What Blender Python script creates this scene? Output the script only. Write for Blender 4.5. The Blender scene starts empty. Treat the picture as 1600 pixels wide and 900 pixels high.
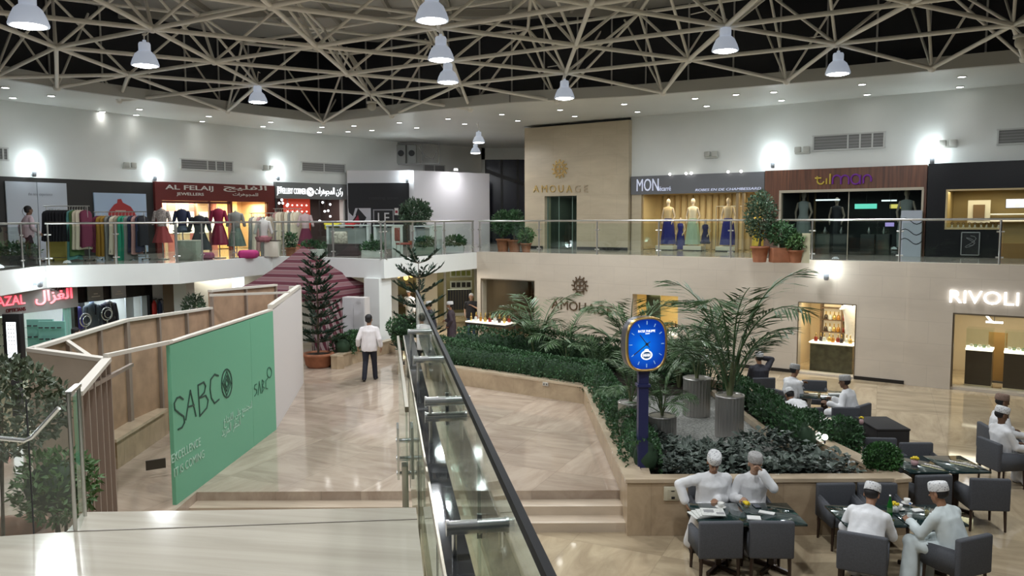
import bpy, bmesh, math, random
from mathutils import Vector, Matrix, noise as mnoise
random.seed(7)
SC = bpy.context.scene
COL = SC.collection
# ------------------------------------------------------------ camera
FPX, ZC = 1240.0, 4.6
PITCH, ROLL = math.atan(106.5/FPX), math.radians(.25)
_f = Vector((0, math.cos(PITCH), -math.sin(PITCH)))
_u0 = Vector((0, math.sin(PITCH), math.cos(PITCH)))
_r = math.cos(ROLL)*Vector((1, 0, 0)) - math.sin(ROLL)*_u0
_u = math.sin(ROLL)*Vector((1, 0, 0)) + math.cos(ROLL)*_u0
cam = bpy.data.cameras.new('camera')
cam.sensor_width = 36.0
cam.lens = 36.0*FPX/1600.0
cam.clip_start, cam.clip_end = 0.05, 300
cam_o = bpy.data.objects.new('camera', cam)
COL.objects.link(cam_o)
_m = Matrix((_r, _u, -_f)).transposed().to_4x4()
_m.translation = (0, 0, ZC)
cam_o.matrix_world = _m
SC.camera = cam_o
# ------------------------------------------------------------ world, exposure
wd = bpy.data.worlds.new('night'); SC.world = wd; wd.use_nodes = True
wd.node_tree.nodes['Background'].inputs[0].default_value = (.55, .6, .75, 1)
wd.node_tree.nodes['Background'].inputs[1].default_value = .02
SC.view_settings.view_transform = 'Standard'
SC.view_settings.look = 'None'
SC.view_settings.gamma = 1
SC.view_settings.use_curve_mapping = False
SC.view_settings.exposure = 0.12
PENDANT_W, UPLIGHT_W, DOWN_W, SHOP_W = 190.0, 3.6, 9.0, 1.0

# pixel of the 1600 x 900 frame -> ray, used to survey where things stand
def ray(x, y): return _f + (x-800)/FPX*_r - (y-450)/FPX*_u
def G(x, y, z=0.0):
    d = ray(x, y); t = (z-ZC)/d.z
    return Vector((0, 0, ZC)) + d*t
def AT(x, y, dist):
    d = ray(x, y)
    return Vector((0, 0, ZC)) + d*(dist/d.y)
def ON(x, y, p, q):
    d = ray(x, y); n = Vector((-(q[1]-p[1]), q[0]-p[0]))
    t = (n.x*p[0]+n.y*p[1])/(n.x*d.x+n.y*d.y)
    return Vector((0, 0, ZC)) + d*t

# ------------------------------------------------------------ materials
MATS = {}
def mat(name, col, rough=.6, metal=0.0, spec=.5, emit=None, es=0.0, trans=0.0, coat=0.0, ior=1.45, var=0.0, vs=8.0, bump=0.0, bs=40.0):
    if name in MATS: return MATS[name]
    m = bpy.data.materials.new(name); m.use_nodes = True
    nt = m.node_tree; b = nt.nodes['Principled BSDF']
    b.inputs['Base Color'].default_value = (*col, 1)
    b.inputs['Roughness'].default_value = rough
    b.inputs['Metallic'].default_value = metal
    b.inputs['Specular IOR Level'].default_value = spec
    b.inputs['IOR'].default_value = ior
    b.inputs['Transmission Weight'].default_value = trans
    b.inputs['Coat Weight'].default_value = coat
    if emit:
        b.inputs['Emission Color'].default_value = (*emit, 1)
        b.inputs['Emission Strength'].default_value = es
    tc = None
    if var or bump:
        tc = nt.nodes.new('ShaderNodeTexCoord')
    if var:
        nz = nt.nodes.new('ShaderNodeTexNoise'); nz.inputs['Scale'].default_value = vs; nz.inputs['Detail'].default_value = 4
        nt.links.new(tc.outputs['Object'], nz.inputs['Vector'])
        mr = nt.nodes.new('ShaderNodeMapRange'); mr.inputs[1].default_value = .3; mr.inputs[2].default_value = .7
        mr.inputs[3].default_value = 1-var; mr.inputs[4].default_value = 1+var
        nt.links.new(nz.outputs['Fac'], mr.inputs[0])
        mx = nt.nodes.new('ShaderNodeMix'); mx.data_type = 'RGBA'; mx.blend_type = 'MULTIPLY'; mx.inputs[0].default_value = 1
        mx.inputs[6].default_value = (*col, 1)
        nt.links.new(mr.outputs[0], mx.inputs[7]); nt.links.new(mx.outputs[2], b.inputs['Base Color'])
    if bump:
        n2 = nt.nodes.new('ShaderNodeTexNoise'); n2.inputs['Scale'].default_value = bs; n2.inputs['Detail'].default_value = 3
        nt.links.new(tc.outputs['Object'], n2.inputs['Vector'])
        bp = nt.nodes.new('ShaderNodeBump'); bp.inputs['Strength'].default_value = bump; bp.inputs['Distance'].default_value = .02
        nt.links.new(n2.outputs['Fac'], bp.inputs['Height']); nt.links.new(bp.outputs['Normal'], b.inputs['Normal'])
    MATS[name] = m
    return m

def emis(name, col, s):
    if name in MATS: return MATS[name]
    m = mat(name, (.8, .8, .8), .5, emit=col, es=s)
    return m

def glass(name, tint=(.86, .93, .9), refl=.08, grey=0.0):
    """thin architectural glass: transparent with a fresnel mirror layer"""
    if name in MATS: return MATS[name]
    m = bpy.data.materials.new(name); m.use_nodes = True
    nt = m.node_tree; nt.nodes.clear()
    o = nt.nodes.new('ShaderNodeOutputMaterial')
    t = nt.nodes.new('ShaderNodeBsdfTransparent'); t.inputs[0].default_value = (*tint, 1)
    g = nt.nodes.new('ShaderNodeBsdfGlossy'); g.inputs['Roughness'].default_value = .02; g.inputs[0].default_value = (.95, 1, .98, 1)
    lw = nt.nodes.new('ShaderNodeLayerWeight'); lw.inputs[0].default_value = .35
    mr = nt.nodes.new('ShaderNodeMapRange'); mr.inputs[3].default_value = refl; mr.inputs[4].default_value = .75
    nt.links.new(lw.outputs['Facing'], mr.inputs[0])
    pw = nt.nodes.new('ShaderNodeMath'); pw.operation = 'POWER'; pw.inputs[1].default_value = 2.2
    nt.links.new(lw.outputs['Facing'], pw.inputs[0]); nt.links.new(pw.outputs[0], mr.inputs[0])
    mx = nt.nodes.new('ShaderNodeMixShader')
    nt.links.new(mr.outputs[0], mx.inputs[0]); nt.links.new(t.outputs[0], mx.inputs[1]); nt.links.new(g.outputs[0], mx.inputs[2])
    nt.links.new(mx.outputs[0], o.inputs[0])
    MATS[name] = m
    return m

def stone(name, c1, c2, rough=.15, tile=None, rot=0.0, vein=(1.2, 6.0), joint=None, coat=0.0, grain=.5):
    """veined polished limestone; tile = (w,h) draws joints and alternating slab tones; rot turns the lay"""
    if name in MATS: return MATS[name]
    m = bpy.data.materials.new(name); m.use_nodes = True
    nt = m.node_tree; b = nt.nodes['Principled BSDF']; L = nt.links.new
    b.inputs['Roughness'].default_value = rough; b.inputs['Coat Weight'].default_value = coat; b.inputs['Coat Roughness'].default_value = .05
    tc = nt.nodes.new('ShaderNodeTexCoord')
    mp = nt.nodes.new('ShaderNodeMapping'); mp.inputs['Rotation'].default_value = (0, 0, rot)
    L(tc.outputs['Object'], mp.inputs[0])
    vec = mp.outputs[0]
    fac = None
    if tile:
        ck = nt.nodes.new('ShaderNodeTexChecker'); ck.inputs['Scale'].default_value = 1.0/tile[0]
        ck.inputs[1].default_value = (1, 1, 1, 1); ck.inputs[2].default_value = (0, 0, 0, 1)
        L(vec, ck.inputs[0])
        m2 = nt.nodes.new('ShaderNodeMapping'); m2.inputs['Rotation'].default_value = (0, 0, math.pi/2)
        L(vec, m2.inputs[0])
        mv = nt.nodes.new('ShaderNodeMix'); mv.data_type = 'VECTOR'
        L(ck.outputs['Fac'], mv.inputs[0]); L(vec, mv.inputs[4]); L(m2.outputs[0], mv.inputs[5])
        vec2 = mv.outputs[1]
    else:
        vec2 = vec
    ms = nt.nodes.new('ShaderNodeMapping'); ms.inputs['Scale'].default_value = (vein[0], vein[1], 1.5)
    L(vec2, ms.inputs[0])
    nz = nt.nodes.new('ShaderNodeTexNoise'); nz.inputs['Scale'].default_value = 1.0; nz.inputs['Detail'].default_value = 7; nz.inputs['Roughness'].default_value = .62
    nz.inputs['Distortion'].default_value = .6
    L(ms.outputs[0], nz.inputs[0])
    rp = nt.nodes.new('ShaderNodeValToRGB')
    rp.color_ramp.elements[0].position = .33; rp.color_ramp.elements[0].color = (*c2, 1)
    rp.color_ramp.elements[1].position = .64; rp.color_ramp.elements[1].color = (*c1, 1)
    L(nz.outputs['Fac'], rp.inputs[0])
    colr = rp.outputs[0]
    if tile:
        mx = nt.nodes.new('ShaderNodeMix'); mx.data_type = 'RGBA'; mx.blend_type = 'MULTIPLY'; mx.inputs[0].default_value = 1
        mr = nt.nodes.new('ShaderNodeMapRange'); mr.inputs[3].default_value = .93; mr.inputs[4].default_value = 1.04
        L(ck.outputs['Fac'], mr.inputs[0]); L(colr, mx.inputs[6]); L(mr.outputs[0], mx.inputs[7]); colr = mx.outputs[2]
    if joint:
        br = nt.nodes.new('ShaderNodeTexBrick'); br.inputs['Scale'].default_value = 1.0
        br.inputs['Brick Width'].default_value = joint[0]; br.inputs['Row Height'].default_value = joint[1]; br.inputs['Mortar Size'].default_value = joint[2]
        br.inputs['Color1'].default_value = (1, 1, 1, 1); br.inputs['Color2'].default_value = (.98, .98, .98, 1); br.inputs['Mortar'].default_value = (.86, .86, .86, 1)
        if len(joint) > 3:   # vertical wall: brick in the (along, z) plane
            cb = nt.nodes.new('ShaderNodeCombineXYZ'); sp = nt.nodes.new('ShaderNodeSeparateXYZ'); L(vec, sp.inputs[0])
            L(sp.outputs[0], cb.inputs[0]); L(sp.outputs[2], cb.inputs[1]); L(cb.outputs[0], br.inputs[0])
        else:
            br.offset = 0.0; L(vec, br.inputs[0])
        mx2 = nt.nodes.new('ShaderNodeMix'); mx2.data_type = 'RGBA'; mx2.blend_type = 'MULTIPLY'; mx2.inputs[0].default_value = 1
        L(colr, mx2.inputs[6]); L(br.outputs['Color'], mx2.inputs[7]); colr = mx2.outputs[2]
    L(colr, b.inputs['Base Color'])
    MATS[name] = m
    return m

WHITE = mat('white_paint', (.79, .81, .79), .6, var=.03, vs=.7)
CEILW = mat('ceiling_paint', (.70, .71, .68), .45, var=.03, vs=.6)
STEEL = mat('brushed_steel', (.62, .62, .60), .28, 1.0)
CHROME = mat('polished_chrome', (.90, .90, .88), .24, .8)
BLACK = mat('black_panel', (.012, .012, .014), .35)
DKGREY = mat('dark_grey', (.05, .05, .055), .5)
TRUSS = mat('cream_truss_paint', (.86, .84, .78), .45)
LIME_W = stone('limestone_wall', (.56, .49, .405), (.50, .435, .36), .42, None, math.radians(35), (.5, .5), (1.2, .6, .006, 1))
LIME_P = stone('limestone_pier', (.60, .51, .37), (.50, .42, .30), .42, None, math.radians(35), (.5, .5), (1.2, .8, .006, 1))
FLOOR = stone('polished_floor', (.485, .395, .31), (.34, .26, .20), .07, (2.4, 2.4), math.radians(25), (.9, 3.2), (1.2, 1.2, .008))
FLOOR_R = stone('polished_floor_warm', (.52, .42, .28), (.35, .27, .175), .06, (2.6, 2.6), math.radians(25), (.8, 3.0), (1.3, 1.3, .008))
FLOOR_U = stone('upper_floor', (.42, .40, .36), (.30, .28, .25), .14, (3, 3), math.radians(-35), (.4, 2), (1.2, 1.2, .01))
STEPST = stone('step_stone', (.60, .50, .385), (.45, .36, .27), .28, None, math.radians(9), (.3, 3.5))
LANDST = stone('landing_stone', (.51, .465, .39), (.42, .38, .31), .10, None, math.radians(9), (.5, 9))
PLANTST = stone('planter_stone', (.50, .38, .25), (.33, .24, .155), .3, None, math.radians(20), (1.5, 3), (.9, 2.0, .006, 1))
CAPST = stone('planter_cap_stone', (.56, .45, .32), (.42, .33, .23), .22, None, 0.3, (1, 3))
GLASS = glass('balustrade_glass', (.80, .88, .85), .05)
GLASS_N = glass('near_glass', (.83, .88, .85), .10)
SHOPGL = glass('shop_glass', (.90, .94, .92), .03)
SOIL = mat('soil', (.03, .022, .015), .9, var=.3, vs=20)
TERRA = mat('terracotta', (.34, .13, .065), .7, var=.15, vs=6)
BARK = mat('bark', (.10, .075, .05), .8, var=.25, vs=20)
def leafmat(name, c, rough=.45):
    m = mat(name, c, rough, var=.45, vs=3.0)
    return m
LEAF_D = leafmat('leaf_dark', (.042, .105, .040))
LEAF_F = leafmat('leaf_ficus', (.055, .10, .055))
LEAF_P = leafmat('leaf_palm', (.075, .135, .055), .4)
LEAF_G = leafmat('leaf_groundcover', (.10, .125, .105), .35)
LEAF_B = leafmat('leaf_bush', (.11, .14, .085), .45)
LEAF_L = leafmat('leaf_light', (.09, .17, .06), .45)
LEAF_N = leafmat('leaf_norfolk', (.022, .05, .028), .5)
GOLD = mat('gold_metal', (.72, .50, .20), .28, 1.0)
WOODD = mat('dark_wood', (.035, .018, .012), .35)
CLOTHG = mat('charcoal_upholstery', (.075, .078, .088), .85, var=.12, vs=60, bump=.15, bs=300)
SKIN = mat('skin_brown', (.30, .155, .09), .5)
SKIN_L = mat('skin_tan', (.42, .245, .16), .5)
SKIN_D = mat('skin_dark', (.16, .085, .05), .5)
HAIR = mat('hair_black', (.012, .010, .010), .6)
HAIRG = mat('hair_grey', (.45, .45, .45), .7)
EYE = mat('eye_dark', (.015, .012, .012), .3)
ROBE = mat('white_robe', (.74, .74, .75), .75, bump=.5, bs=9)
ROBE2 = mat('pale_robe', (.60, .66, .66), .75, bump=.25, bs=9)

# ------------------------------------------------------------ mesh builder
class MB:
    def __init__(s): s.v = []; s.f = []; s.mi = []; s.sm = []; s.cur = 0; s.smooth = False
    def add(s, vs, fs, smooth=None):
        o = len(s.v); s.v += [tuple(p) for p in vs]
        for f in fs:
            s.f.append([i+o for i in f]); s.mi.append(s.cur); s.sm.append(s.smooth if smooth is None else smooth)
        return s
    def quad(s, *p): return s.add(p, [list(range(len(p)))])
    def box(s, c, size, rz=0.0, m=None):
        hx, hy, hz = size[0]/2, size[1]/2, size[2]/2
        vs = [Vector((x*hx, y*hy, z*hz)) for z in (-1, 1) for y in (-1, 1) for x in (-1, 1)]
        M = m if m is not None else Matrix.Translation(c) @ Matrix.Rotation(rz, 4, 'Z')
        return s.add([M @ v for v in vs], [(0, 2, 3, 1), (4, 5, 7, 6), (0, 1, 5, 4), (2, 6, 7, 3), (0, 4, 6, 2), (1, 3, 7, 5)], False)
    def bar(s, p, q, w, h, up=(0, 0, 1)):
        """rectangular bar from p to q"""
        p, q = Vector(p), Vector(q); d = q-p; L = d.length; d.normalize()
        upv = Vector(up)
        if abs(d.dot(upv)) > .99: upv = Vector((0, 1, 0))
        x = d.cross(upv).normalized(); z = x.cross(d)
        M = Matrix((x, d, z)).transposed().to_4x4(); M.translation = (p+q)/2
        return s.box(None, (w, L, h), m=M)
    def rbox(s, c, size, r=.02, rz=0.0, seg=3):
        """rounded box"""
        bm = bmesh.new(); bmesh.ops.create_cube(bm, size=1)
        bmesh.ops.scale(bm, vec=size, verts=bm.verts)
        bmesh.ops.bevel(bm, geom=list(bm.edges), offset=min(r, min(size)*.49), segments=seg, affect='EDGES', profile=.5)
        M = Matrix.Translation(c) @ Matrix.Rotation(rz, 4, 'Z')
        bm.verts.index_update()
        s.add([M @ v.co for v in bm.verts], [[v.index for v in f.verts] for f in bm.faces], True)
        bm.free(); return s
    def cyl(s, p, q, r0, r1=None, n=12, caps=True, smooth=True):
        r1 = r0 if r1 is None else r1
        p, q = Vector(p), Vector(q); d = (q-p)
        if d.length < 1e-6: return s
        d.normalize(); a = Vector((1, 0, 0)) if abs(d.x) < .8 else Vector((0, 1, 0))
        x = d.cross(a).normalized(); y = d.cross(x)
        vs = []
        for c, r in ((p, r0), (q, r1)):
            for i in range(n):
                t = 2*math.pi*i/n; vs.append(c + x*(r*math.cos(t)) + y*(r*math.sin(t)))
        fs = [(i, (i+1) % n, n+(i+1) % n, n+i) for i in range(n)]
        s.add(vs, fs, smooth)
        if caps: s.add(vs[:n], [list(range(n))[::-1]], False); s.add(vs[n:], [list(range(n))], False)
        return s
    def tube(s, path, r, n=8, caps=True):
        pts = [Vector(p) for p in path]; rs = r if isinstance(r, (list, tuple)) else [r]*len(pts)
        vs = []; fs = []; prev = None
        for k, p in enumerate(pts):
            d = (pts[min(k+1, len(pts)-1)]-pts[max(k-1, 0)]).normalized()
            if prev is None:
                a = Vector((0, 0, 1)) if abs(d.z) < .9 else Vector((1, 0, 0))
                x = d.cross(a).normalized()
            else:
                x = (prev - d*prev.dot(d)).normalized()
            prev = x; y = d.cross(x)
            for i in range(n):
                t = 2*math.pi*i/n; vs.append(p + x*(rs[k]*math.cos(t)) + y*(rs[k]*math.sin(t)))
        for k in range(len(pts)-1):
            for i in range(n): fs.append((k*n+i, k*n+(i+1) % n, (k+1)*n+(i+1) % n, (k+1)*n+i))
        s.add(vs, fs, True)
        if caps: s.add(vs[:n], [list(range(n))[::-1]], False); s.add(vs[-n:], [list(range(n))], False)
        return s
    def lathe(s, prof, c=(0, 0, 0), n=20, smooth=True, sx=1.0, sy=1.0):
        c = Vector(c); vs = []; fs = []
        for r, z in prof:
            for i in range(n):
                t = 2*math.pi*i/n; vs.append(c+Vector((r*math.cos(t)*sx, r*math.sin(t)*sy, z)))
        for k in range(len(prof)-1):
            for i in range(n): fs.append((k*n+i, k*n+(i+1) % n, (k+1)*n+(i+1) % n, (k+1)*n+i))
        s.add(vs, fs, smooth)
        if prof[0][0] > 1e-4: s.add(vs[:n], [list(range(n))[::-1]], False)
        if prof[-1][0] > 1e-4: s.add(vs[-n:], [list(range(n))], False)
        return s
    def ell(s, c, r, n=12, m=8, M=None):
        c = Vector(c); rx, ry, rz = (r, r, r) if not isinstance(r, (tuple, list, Vector)) else r
        vs = [Vector((0, 0, -rz))]; fs = []
        for k in range(1, m):
            ph = -math.pi/2+math.pi*k/m
            for i in range(n):
                t = 2*math.pi*i/n; vs.append(Vector((rx*math.cos(ph)*math.cos(t), ry*math.cos(ph)*math.sin(t), rz*math.sin(ph))))
        vs.append(Vector((0, 0, rz)))
        for i in range(n): fs.append((0, 1+(i+1) % n, 1+i))
        for k in range(m-2):
            for i in range(n): a = 1+k*n; fs.append((a+i, a+(i+1) % n, a+n+(i+1) % n, a+n+i))
        a = 1+(m-2)*n; t = len(vs)-1
        for i in range(n): fs.append((a+i, a+(i+1) % n, t))
        if M is not None: vs = [M @ v for v in vs]
        return s.add([v+c for v in vs], fs, True)
    def caps(s, p, q, r0, r1, n=12):
        """tapered capsule as closed shell"""
        p, q = Vector(p), Vector(q)
        s.cyl(p, q, r0, r1, n, True); s.ell(p, r0, n, 8); s.ell(q, r1, n, 8); return s
    def prism(s, poly, z0, z1):
        n = len(poly); ar = sum(poly[i][0]*poly[(i+1) % n][1]-poly[(i+1) % n][0]*poly[i][1] for i in range(n))
        if ar < 0: poly = poly[::-1]
        vs = [(p[0], p[1], z0) for p in poly]+[(p[0], p[1], z1) for p in poly]
        fs = [list(range(n))[::-1], list(range(n, 2*n))]+[(i, (i+1) % n, n+(i+1) % n, n+i) for i in range(n)]
        return s.add(vs, fs, False)
    def loft(s, secs, n=16, caps=True, smooth=True):
        """secs: list of (center, rx, ry, xaxis, yaxis)"""
        vs = []; fs = []
        for c, rx, ry, xa, ya in secs:
            c, xa, ya = Vector(c), Vector(xa), Vector(ya)
            for i in range(n):
                t = 2*math.pi*i/n; vs.append(c+xa*(rx*math.cos(t))+ya*(ry*math.sin(t)))
        for k in range(len(secs)-1):
            for i in range(n): fs.append((k*n+i, k*n+(i+1) % n, (k+1)*n+(i+1) % n, (k+1)*n+i))
        s.add(vs, fs, smooth)
        if caps: s.add(vs[:n], [list(range(n))[::-1]], False); s.add(vs[-n:], [list(range(n))], False)
        return s
    def leaf(s, c, d, nrm, L, w):
        """one folded leaf"""
        c, d = Vector(c), Vector(d).normalized(); x = d.cross(Vector(nrm))
        if x.length < 1e-4: x = d.orthogonal()
        x.normalize(); up = x.cross(d)
        return s.add([c, c+d*(L*.5)+x*(w/2)+up*(w*.15), c+d*L, c+d*(L*.5)-x*(w/2)+up*(w*.15), c+d*(L*.5)], [(0, 4, 1), (1, 4, 2), (2, 4, 3), (3, 4, 0)], False)
    def build(s, name, mats, parent=None, W=False, link=True):
        me = bpy.data.meshes.new(name)
        vs = s.v
        if W and parent is not None:
            inv = parent.matrix_basis.inverted(); p = parent.parent
            while p is not None: inv = inv @ p.matrix_basis.inverted(); p = p.parent
            vs = [tuple(inv @ Vector(v)) for v in vs]
        me.from_pydata(vs, [], s.f)
        if not isinstance(mats, (list, tuple)): mats = [mats]
        for m in mats: me.materials.append(m)
        me.polygons.foreach_set('material_index', s.mi)
        me.polygons.foreach_set('use_smooth', s.sm)
        me.update()
        o = bpy.data.objects.new(name, me)
        if parent is not None: o.parent = parent
        if link: COL.objects.link(o)
        return o

def tag(o, label=None, cat=None, group=None, kind=None):
    if label: o['label'] = label
    if cat: o['category'] = cat
    if group: o['group'] = group
    if kind: o['kind'] = kind
    return o
def thing(name, label, cat, loc=(0, 0, 0), rz=0.0, group=None):
    o = bpy.data.objects.new(name, None); o.empty_display_size = .1
    o.matrix_basis = Matrix.Translation(loc) @ Matrix.Rotation(rz, 4, 'Z')
    COL.objects.link(o)
    return tag(o, label, cat, group)
def struct(name, mb, mats, parent=None):
    o = mb.build(name, mats, parent, W=parent is not None)
    if parent is None: o['kind'] = 'structure'
    return o
def kids(o): return KID.get(o.name) or [c for c in bpy.data.objects if c.parent == o]
KID = {}
def dup(root, loc=None, rz=0.0, label=None, group=None, scale=None):
    if root.name not in KID: KID[root.name] = [c for c in bpy.data.objects if c.parent == root]
    r = root.copy(); COL.objects.link(r)
    if loc is not None: r.matrix_basis = Matrix.Translation(loc) @ Matrix.Rotation(rz, 4, 'Z') @ (Matrix.Diagonal((*scale, 1)) if scale else Matrix.Identity(4))
    if label: r['label'] = label
    if group: r['group'] = group
    for ch in KID[root.name]:
        if ch.name not in KID: KID[ch.name] = [c for c in bpy.data.objects if c.parent == ch]
        c = ch.copy(); c.parent = r; COL.objects.link(c)
        for g in KID[ch.name]:
            d = g.copy(); d.parent = c; COL.objects.link(d)
    return r
def light(kind, loc, power, col=(1, 1, 1), size=.3, rot=None, spot=None, blend=.5, sy=None):
    l = bpy.data.lights.new('lamp_light', kind); l.energy = power; l.color = col
    if kind == 'AREA':
        l.shape = 'DISK' if sy is None else 'RECTANGLE'; l.size = size
        if sy: l.size_y = sy
    else: l.shadow_soft_size = size
    if kind == 'SPOT': l.spot_size = spot; l.spot_blend = blend
    o = bpy.data.objects.new('lamp_light', l); o.location = loc
    if rot: o.rotation_euler = rot
    COL.objects.link(o); return o
# --- lettering
_AR = {'ا': 'ﺍﺎ', 'ل': 'ﻝﻞﻟﻠ', 'ف': 'ﻑﻒﻓﻔ', 'ي': 'ﻱﻲﻳﻴ', 'ج': 'ﺝﺞﺟﺠ', 'م': 'ﻡﻢﻣﻤ', 'و': 'ﻭﻮ', 'ه': 'ﻩﻪﻫﻬ', 'ر': 'ﺭﺮ', 'ت': 'ﺕﺖﺗﺘ', 'ك': 'ﻙﻚﻛﻜ', 'ن': 'ﻥﻦﻧﻨ', 'غ': 'ﻍﻎﻏﻐ', 'ز': 'ﺯﺰ', 'ظ': 'ﻅﻆﻇﻈ', 'ع': 'ﻉﻊﻋﻌ', 'ص': 'ﺹﺺﺻﺼ', 'ب': 'ﺏﺐﺑﺒ', 'ق': 'ﻕﻖﻗﻘ', 'ى': 'ﻯﻰ', 'د': 'ﺩﺪ', 'ح': 'ﺡﺢﺣﺤ', 'س': 'ﺱﺲﺳﺴ', 'ط': 'ﻁﻂﻃﻄ', 'خ': 'ﺥﺦﺧﺨ', 'ش': 'ﺵﺶﺷﺸ'}
def arabic(s):
    out = []
    for w in s.split(' '):
        g = []
        for i, ch in enumerate(w):
            f = _AR.get(ch, ch)
            pj = i > 0 and len(_AR.get(w[i-1], 'x')) == 4
            nj = i < len(w)-1 and len(f) == 4
            k = (1 if pj else 0)+(2 if nj else 0)
            g.append({0: f[0], 1: f[1] if len(f) > 1 else f, 2: f[2] if len(f) > 2 else f[0], 3: f[3] if len(f) > 3 else f[-1]}[k])
        out.append(''.join(reversed(g)))
    return ' '.join(reversed(out))
def text_mesh(body, size, align='CENTER', extr=.01, sx=1.0, shear=0.0, offset=0.0):
    c = bpy.data.curves.new('lettering', 'FONT'); c.body = body; c.size = size; c.extrude = extr
    c.align_x = align; c.align_y = 'CENTER'; c.resolution_u = 3; c.shear = shear; c.offset = offset
    o = bpy.data.objects.new('lettering', c); COL.objects.link(o)
    dg = bpy.context.evaluated_depsgraph_get()
    me = bpy.data.meshes.new_from_object(o.evaluated_get(dg))
    bpy.data.objects.remove(o); bpy.data.curves.remove(c)
    if sx != 1.0:
        for v in me.vertices: v.co.x *= sx
    return me
def letters(body, size, m, pos, xdir, parent=None, up=(0, 0, 1), name='lettering', width=None, height=None, **kw):
    """text facing xdir x up, centred on pos, optionally stretched to a width / height"""
    me = text_mesh(body, size, **kw)
    if len(me.vertices) and (width or height):
        xs = [v.co.x for v in me.vertices]; ys = [v.co.y for v in me.vertices]
        cx, cy = (max(xs)+min(xs))/2, (max(ys)+min(ys))/2
        fx = width/max(1e-6, max(xs)-min(xs)) if width else 1
        fy = height/max(1e-6, max(ys)-min(ys)) if height else fx
        if not width: fx = fy
        for v in me.vertices: v.co.x = (v.co.x-cx)*fx; v.co.y = (v.co.y-cy)*fy
    x = Vector(xdir).normalized(); u = Vector(up); n = x.cross(u).normalized(); u = n.cross(x)
    M = Matrix((x, u, n)).transposed().to_4x4(); M.translation = pos
    if parent is not None:
        inv = parent.matrix_basis.inverted(); p = parent.parent
        while p is not None: inv = inv @ p.matrix_basis.inverted(); p = p.parent
        M = inv @ M
    me.transform(M)
    me.materials.clear(); me.materials.append(m)
    o = bpy.data.objects.new(name, me); COL.objects.link(o)
    if parent is not None: o.parent = parent
    return o
# ============================================================ STRUCTURE
ZU, ZS, ZCL, ZPL = 3.35, 2.75, 8.65, .42      # upper floor, soffit of slab, ceiling, platform
def Rw(x, off=0.0):
    return (x+off*.5735, 25.15-.7*(x-6)+off*.8192)   # lower right wall line, off = metres behind it
P0, P1, P2, P3, P4, P5 = (-12.86, 19.9), (-13.1, 22.3), (-9.85, 23.47), (-8.42, 27.84), (-4.07, 25.23), (-1.34, 30.29)
LW = [(-19.5, 22.4), (-16.9, 26.8), (-14.6, 30.7), (-11.2, 35.3), (-7.9, 39.15)]     # upper left shop wall
QB = (-4.72, 38.6)
U0, U1 = (0.0, 35.47), (30.0, 14.47)                                                   # upper right shop wall
def lerp2(a, b, t): return (a[0]+(b[0]-a[0])*t, a[1]+(b[1]-a[1])*t)
def onpoly(px, poly):
    d = ray(px, 343); 
    for a, b in zip(poly[:-1], poly[1:]):
        n = (-(b[1]-a[1]), b[0]-a[0]); t = (n[0]*a[0]+n[1]*a[1])/(n[0]*d.x+n[1]*d.y); p = (d.x*t, d.y*t)
        L2 = (b[0]-a[0])**2+(b[1]-a[1])**2; k = ((p[0]-a[0])*(b[0]-a[0])+(p[1]-a[1])*(b[1]-a[1]))/L2
        if -1e-6 <= k <= 1+1e-6: return p
    return p
def zat(px, py, p):      # height of pixel row py where the plan point p stands
    d = ray(px, py); return ZC + d.z*(p[1]/d.y)
def wallseg(mb, a, b, z0, z1, th=.2, side=1, holes=()):
    """wall from a to b (plan), thickness th away from the side the camera sees; holes = (s0,s1,za,zb)"""
    a, b = Vector((*a, 0)), Vector((*b, 0)); d = b-a; L = d.length; d.normalize(); n = Vector((-d.y, d.x, 0))*side
    xs = sorted({0.0, L, *[h[0] for h in holes], *[h[1] for h in holes]}); xs = [x for x in xs if 0 <= x <= L]
    for x0, x1 in zip(xs[:-1], xs[1:]):
        if x1-x0 < 1e-4: continue
        cuts = sorted([(h[2], h[3]) for h in holes if h[0] <= x0+1e-5 and h[1] >= x1-1e-5]); z = z0; segs = []
        for za, zb in cuts:
            if za > z+1e-4: segs.append((z, za))
            z = max(z, zb)
        if z < z1-1e-4: segs.append((z, z1))
        for q0, q1 in segs:
            c = a+d*((x0+x1)/2)+n*(th/2); M = Matrix((d, n, Vector((0, 0, 1)))).transposed().to_4x4()
            M.translation = (c.x, c.y, (q0+q1)/2); mb.box(None, (x1-x0, th, q1-q0), m=M)
    return mb

# ---- floors
m = MB(); m.prism([(-32, -4), (32, -4), (32, 52), (-32, 52)], -.3, 0); struct('floor', m, FLOOR_R)
PLAT = [(1.7, 11.98), (1.66, 17.75), (-1.62, 20.1), (-2.9, 21.0), (-3.2, 27.5), (-5.2, 27.5), (-9.0, 23.2), (-9.4, 8.0), (-4.9, 8.0), (-4.9, 11.98)]
m = MB(); m.prism(PLAT, 0, ZPL); struct('floor_platform', m, FLOOR)
m = MB(); m.box((-1.62, 11.83, .14), (6.6, .31, .28)); m.box((-1.62, 11.52, .07), (6.6, .31, .14)); struct('floor_steps', m, STEPST)
def _bk(p, k=.06): d = Vector((p[0], p[1]-14)).normalized(); return (p[0]+d.x*k, p[1]+d.y*k)
SLAB = [_bk(p) for p in ((-13.0, 4), P0, P1, P2, P3, P4, P5, Rw(23))]+[(34, 14), (34, 52), (-34, 52), (-34, 4)]
m = MB(); m.prism(SLAB, ZS+.02, ZU); struct('floor_upper', m, FLOOR_U)
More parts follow.
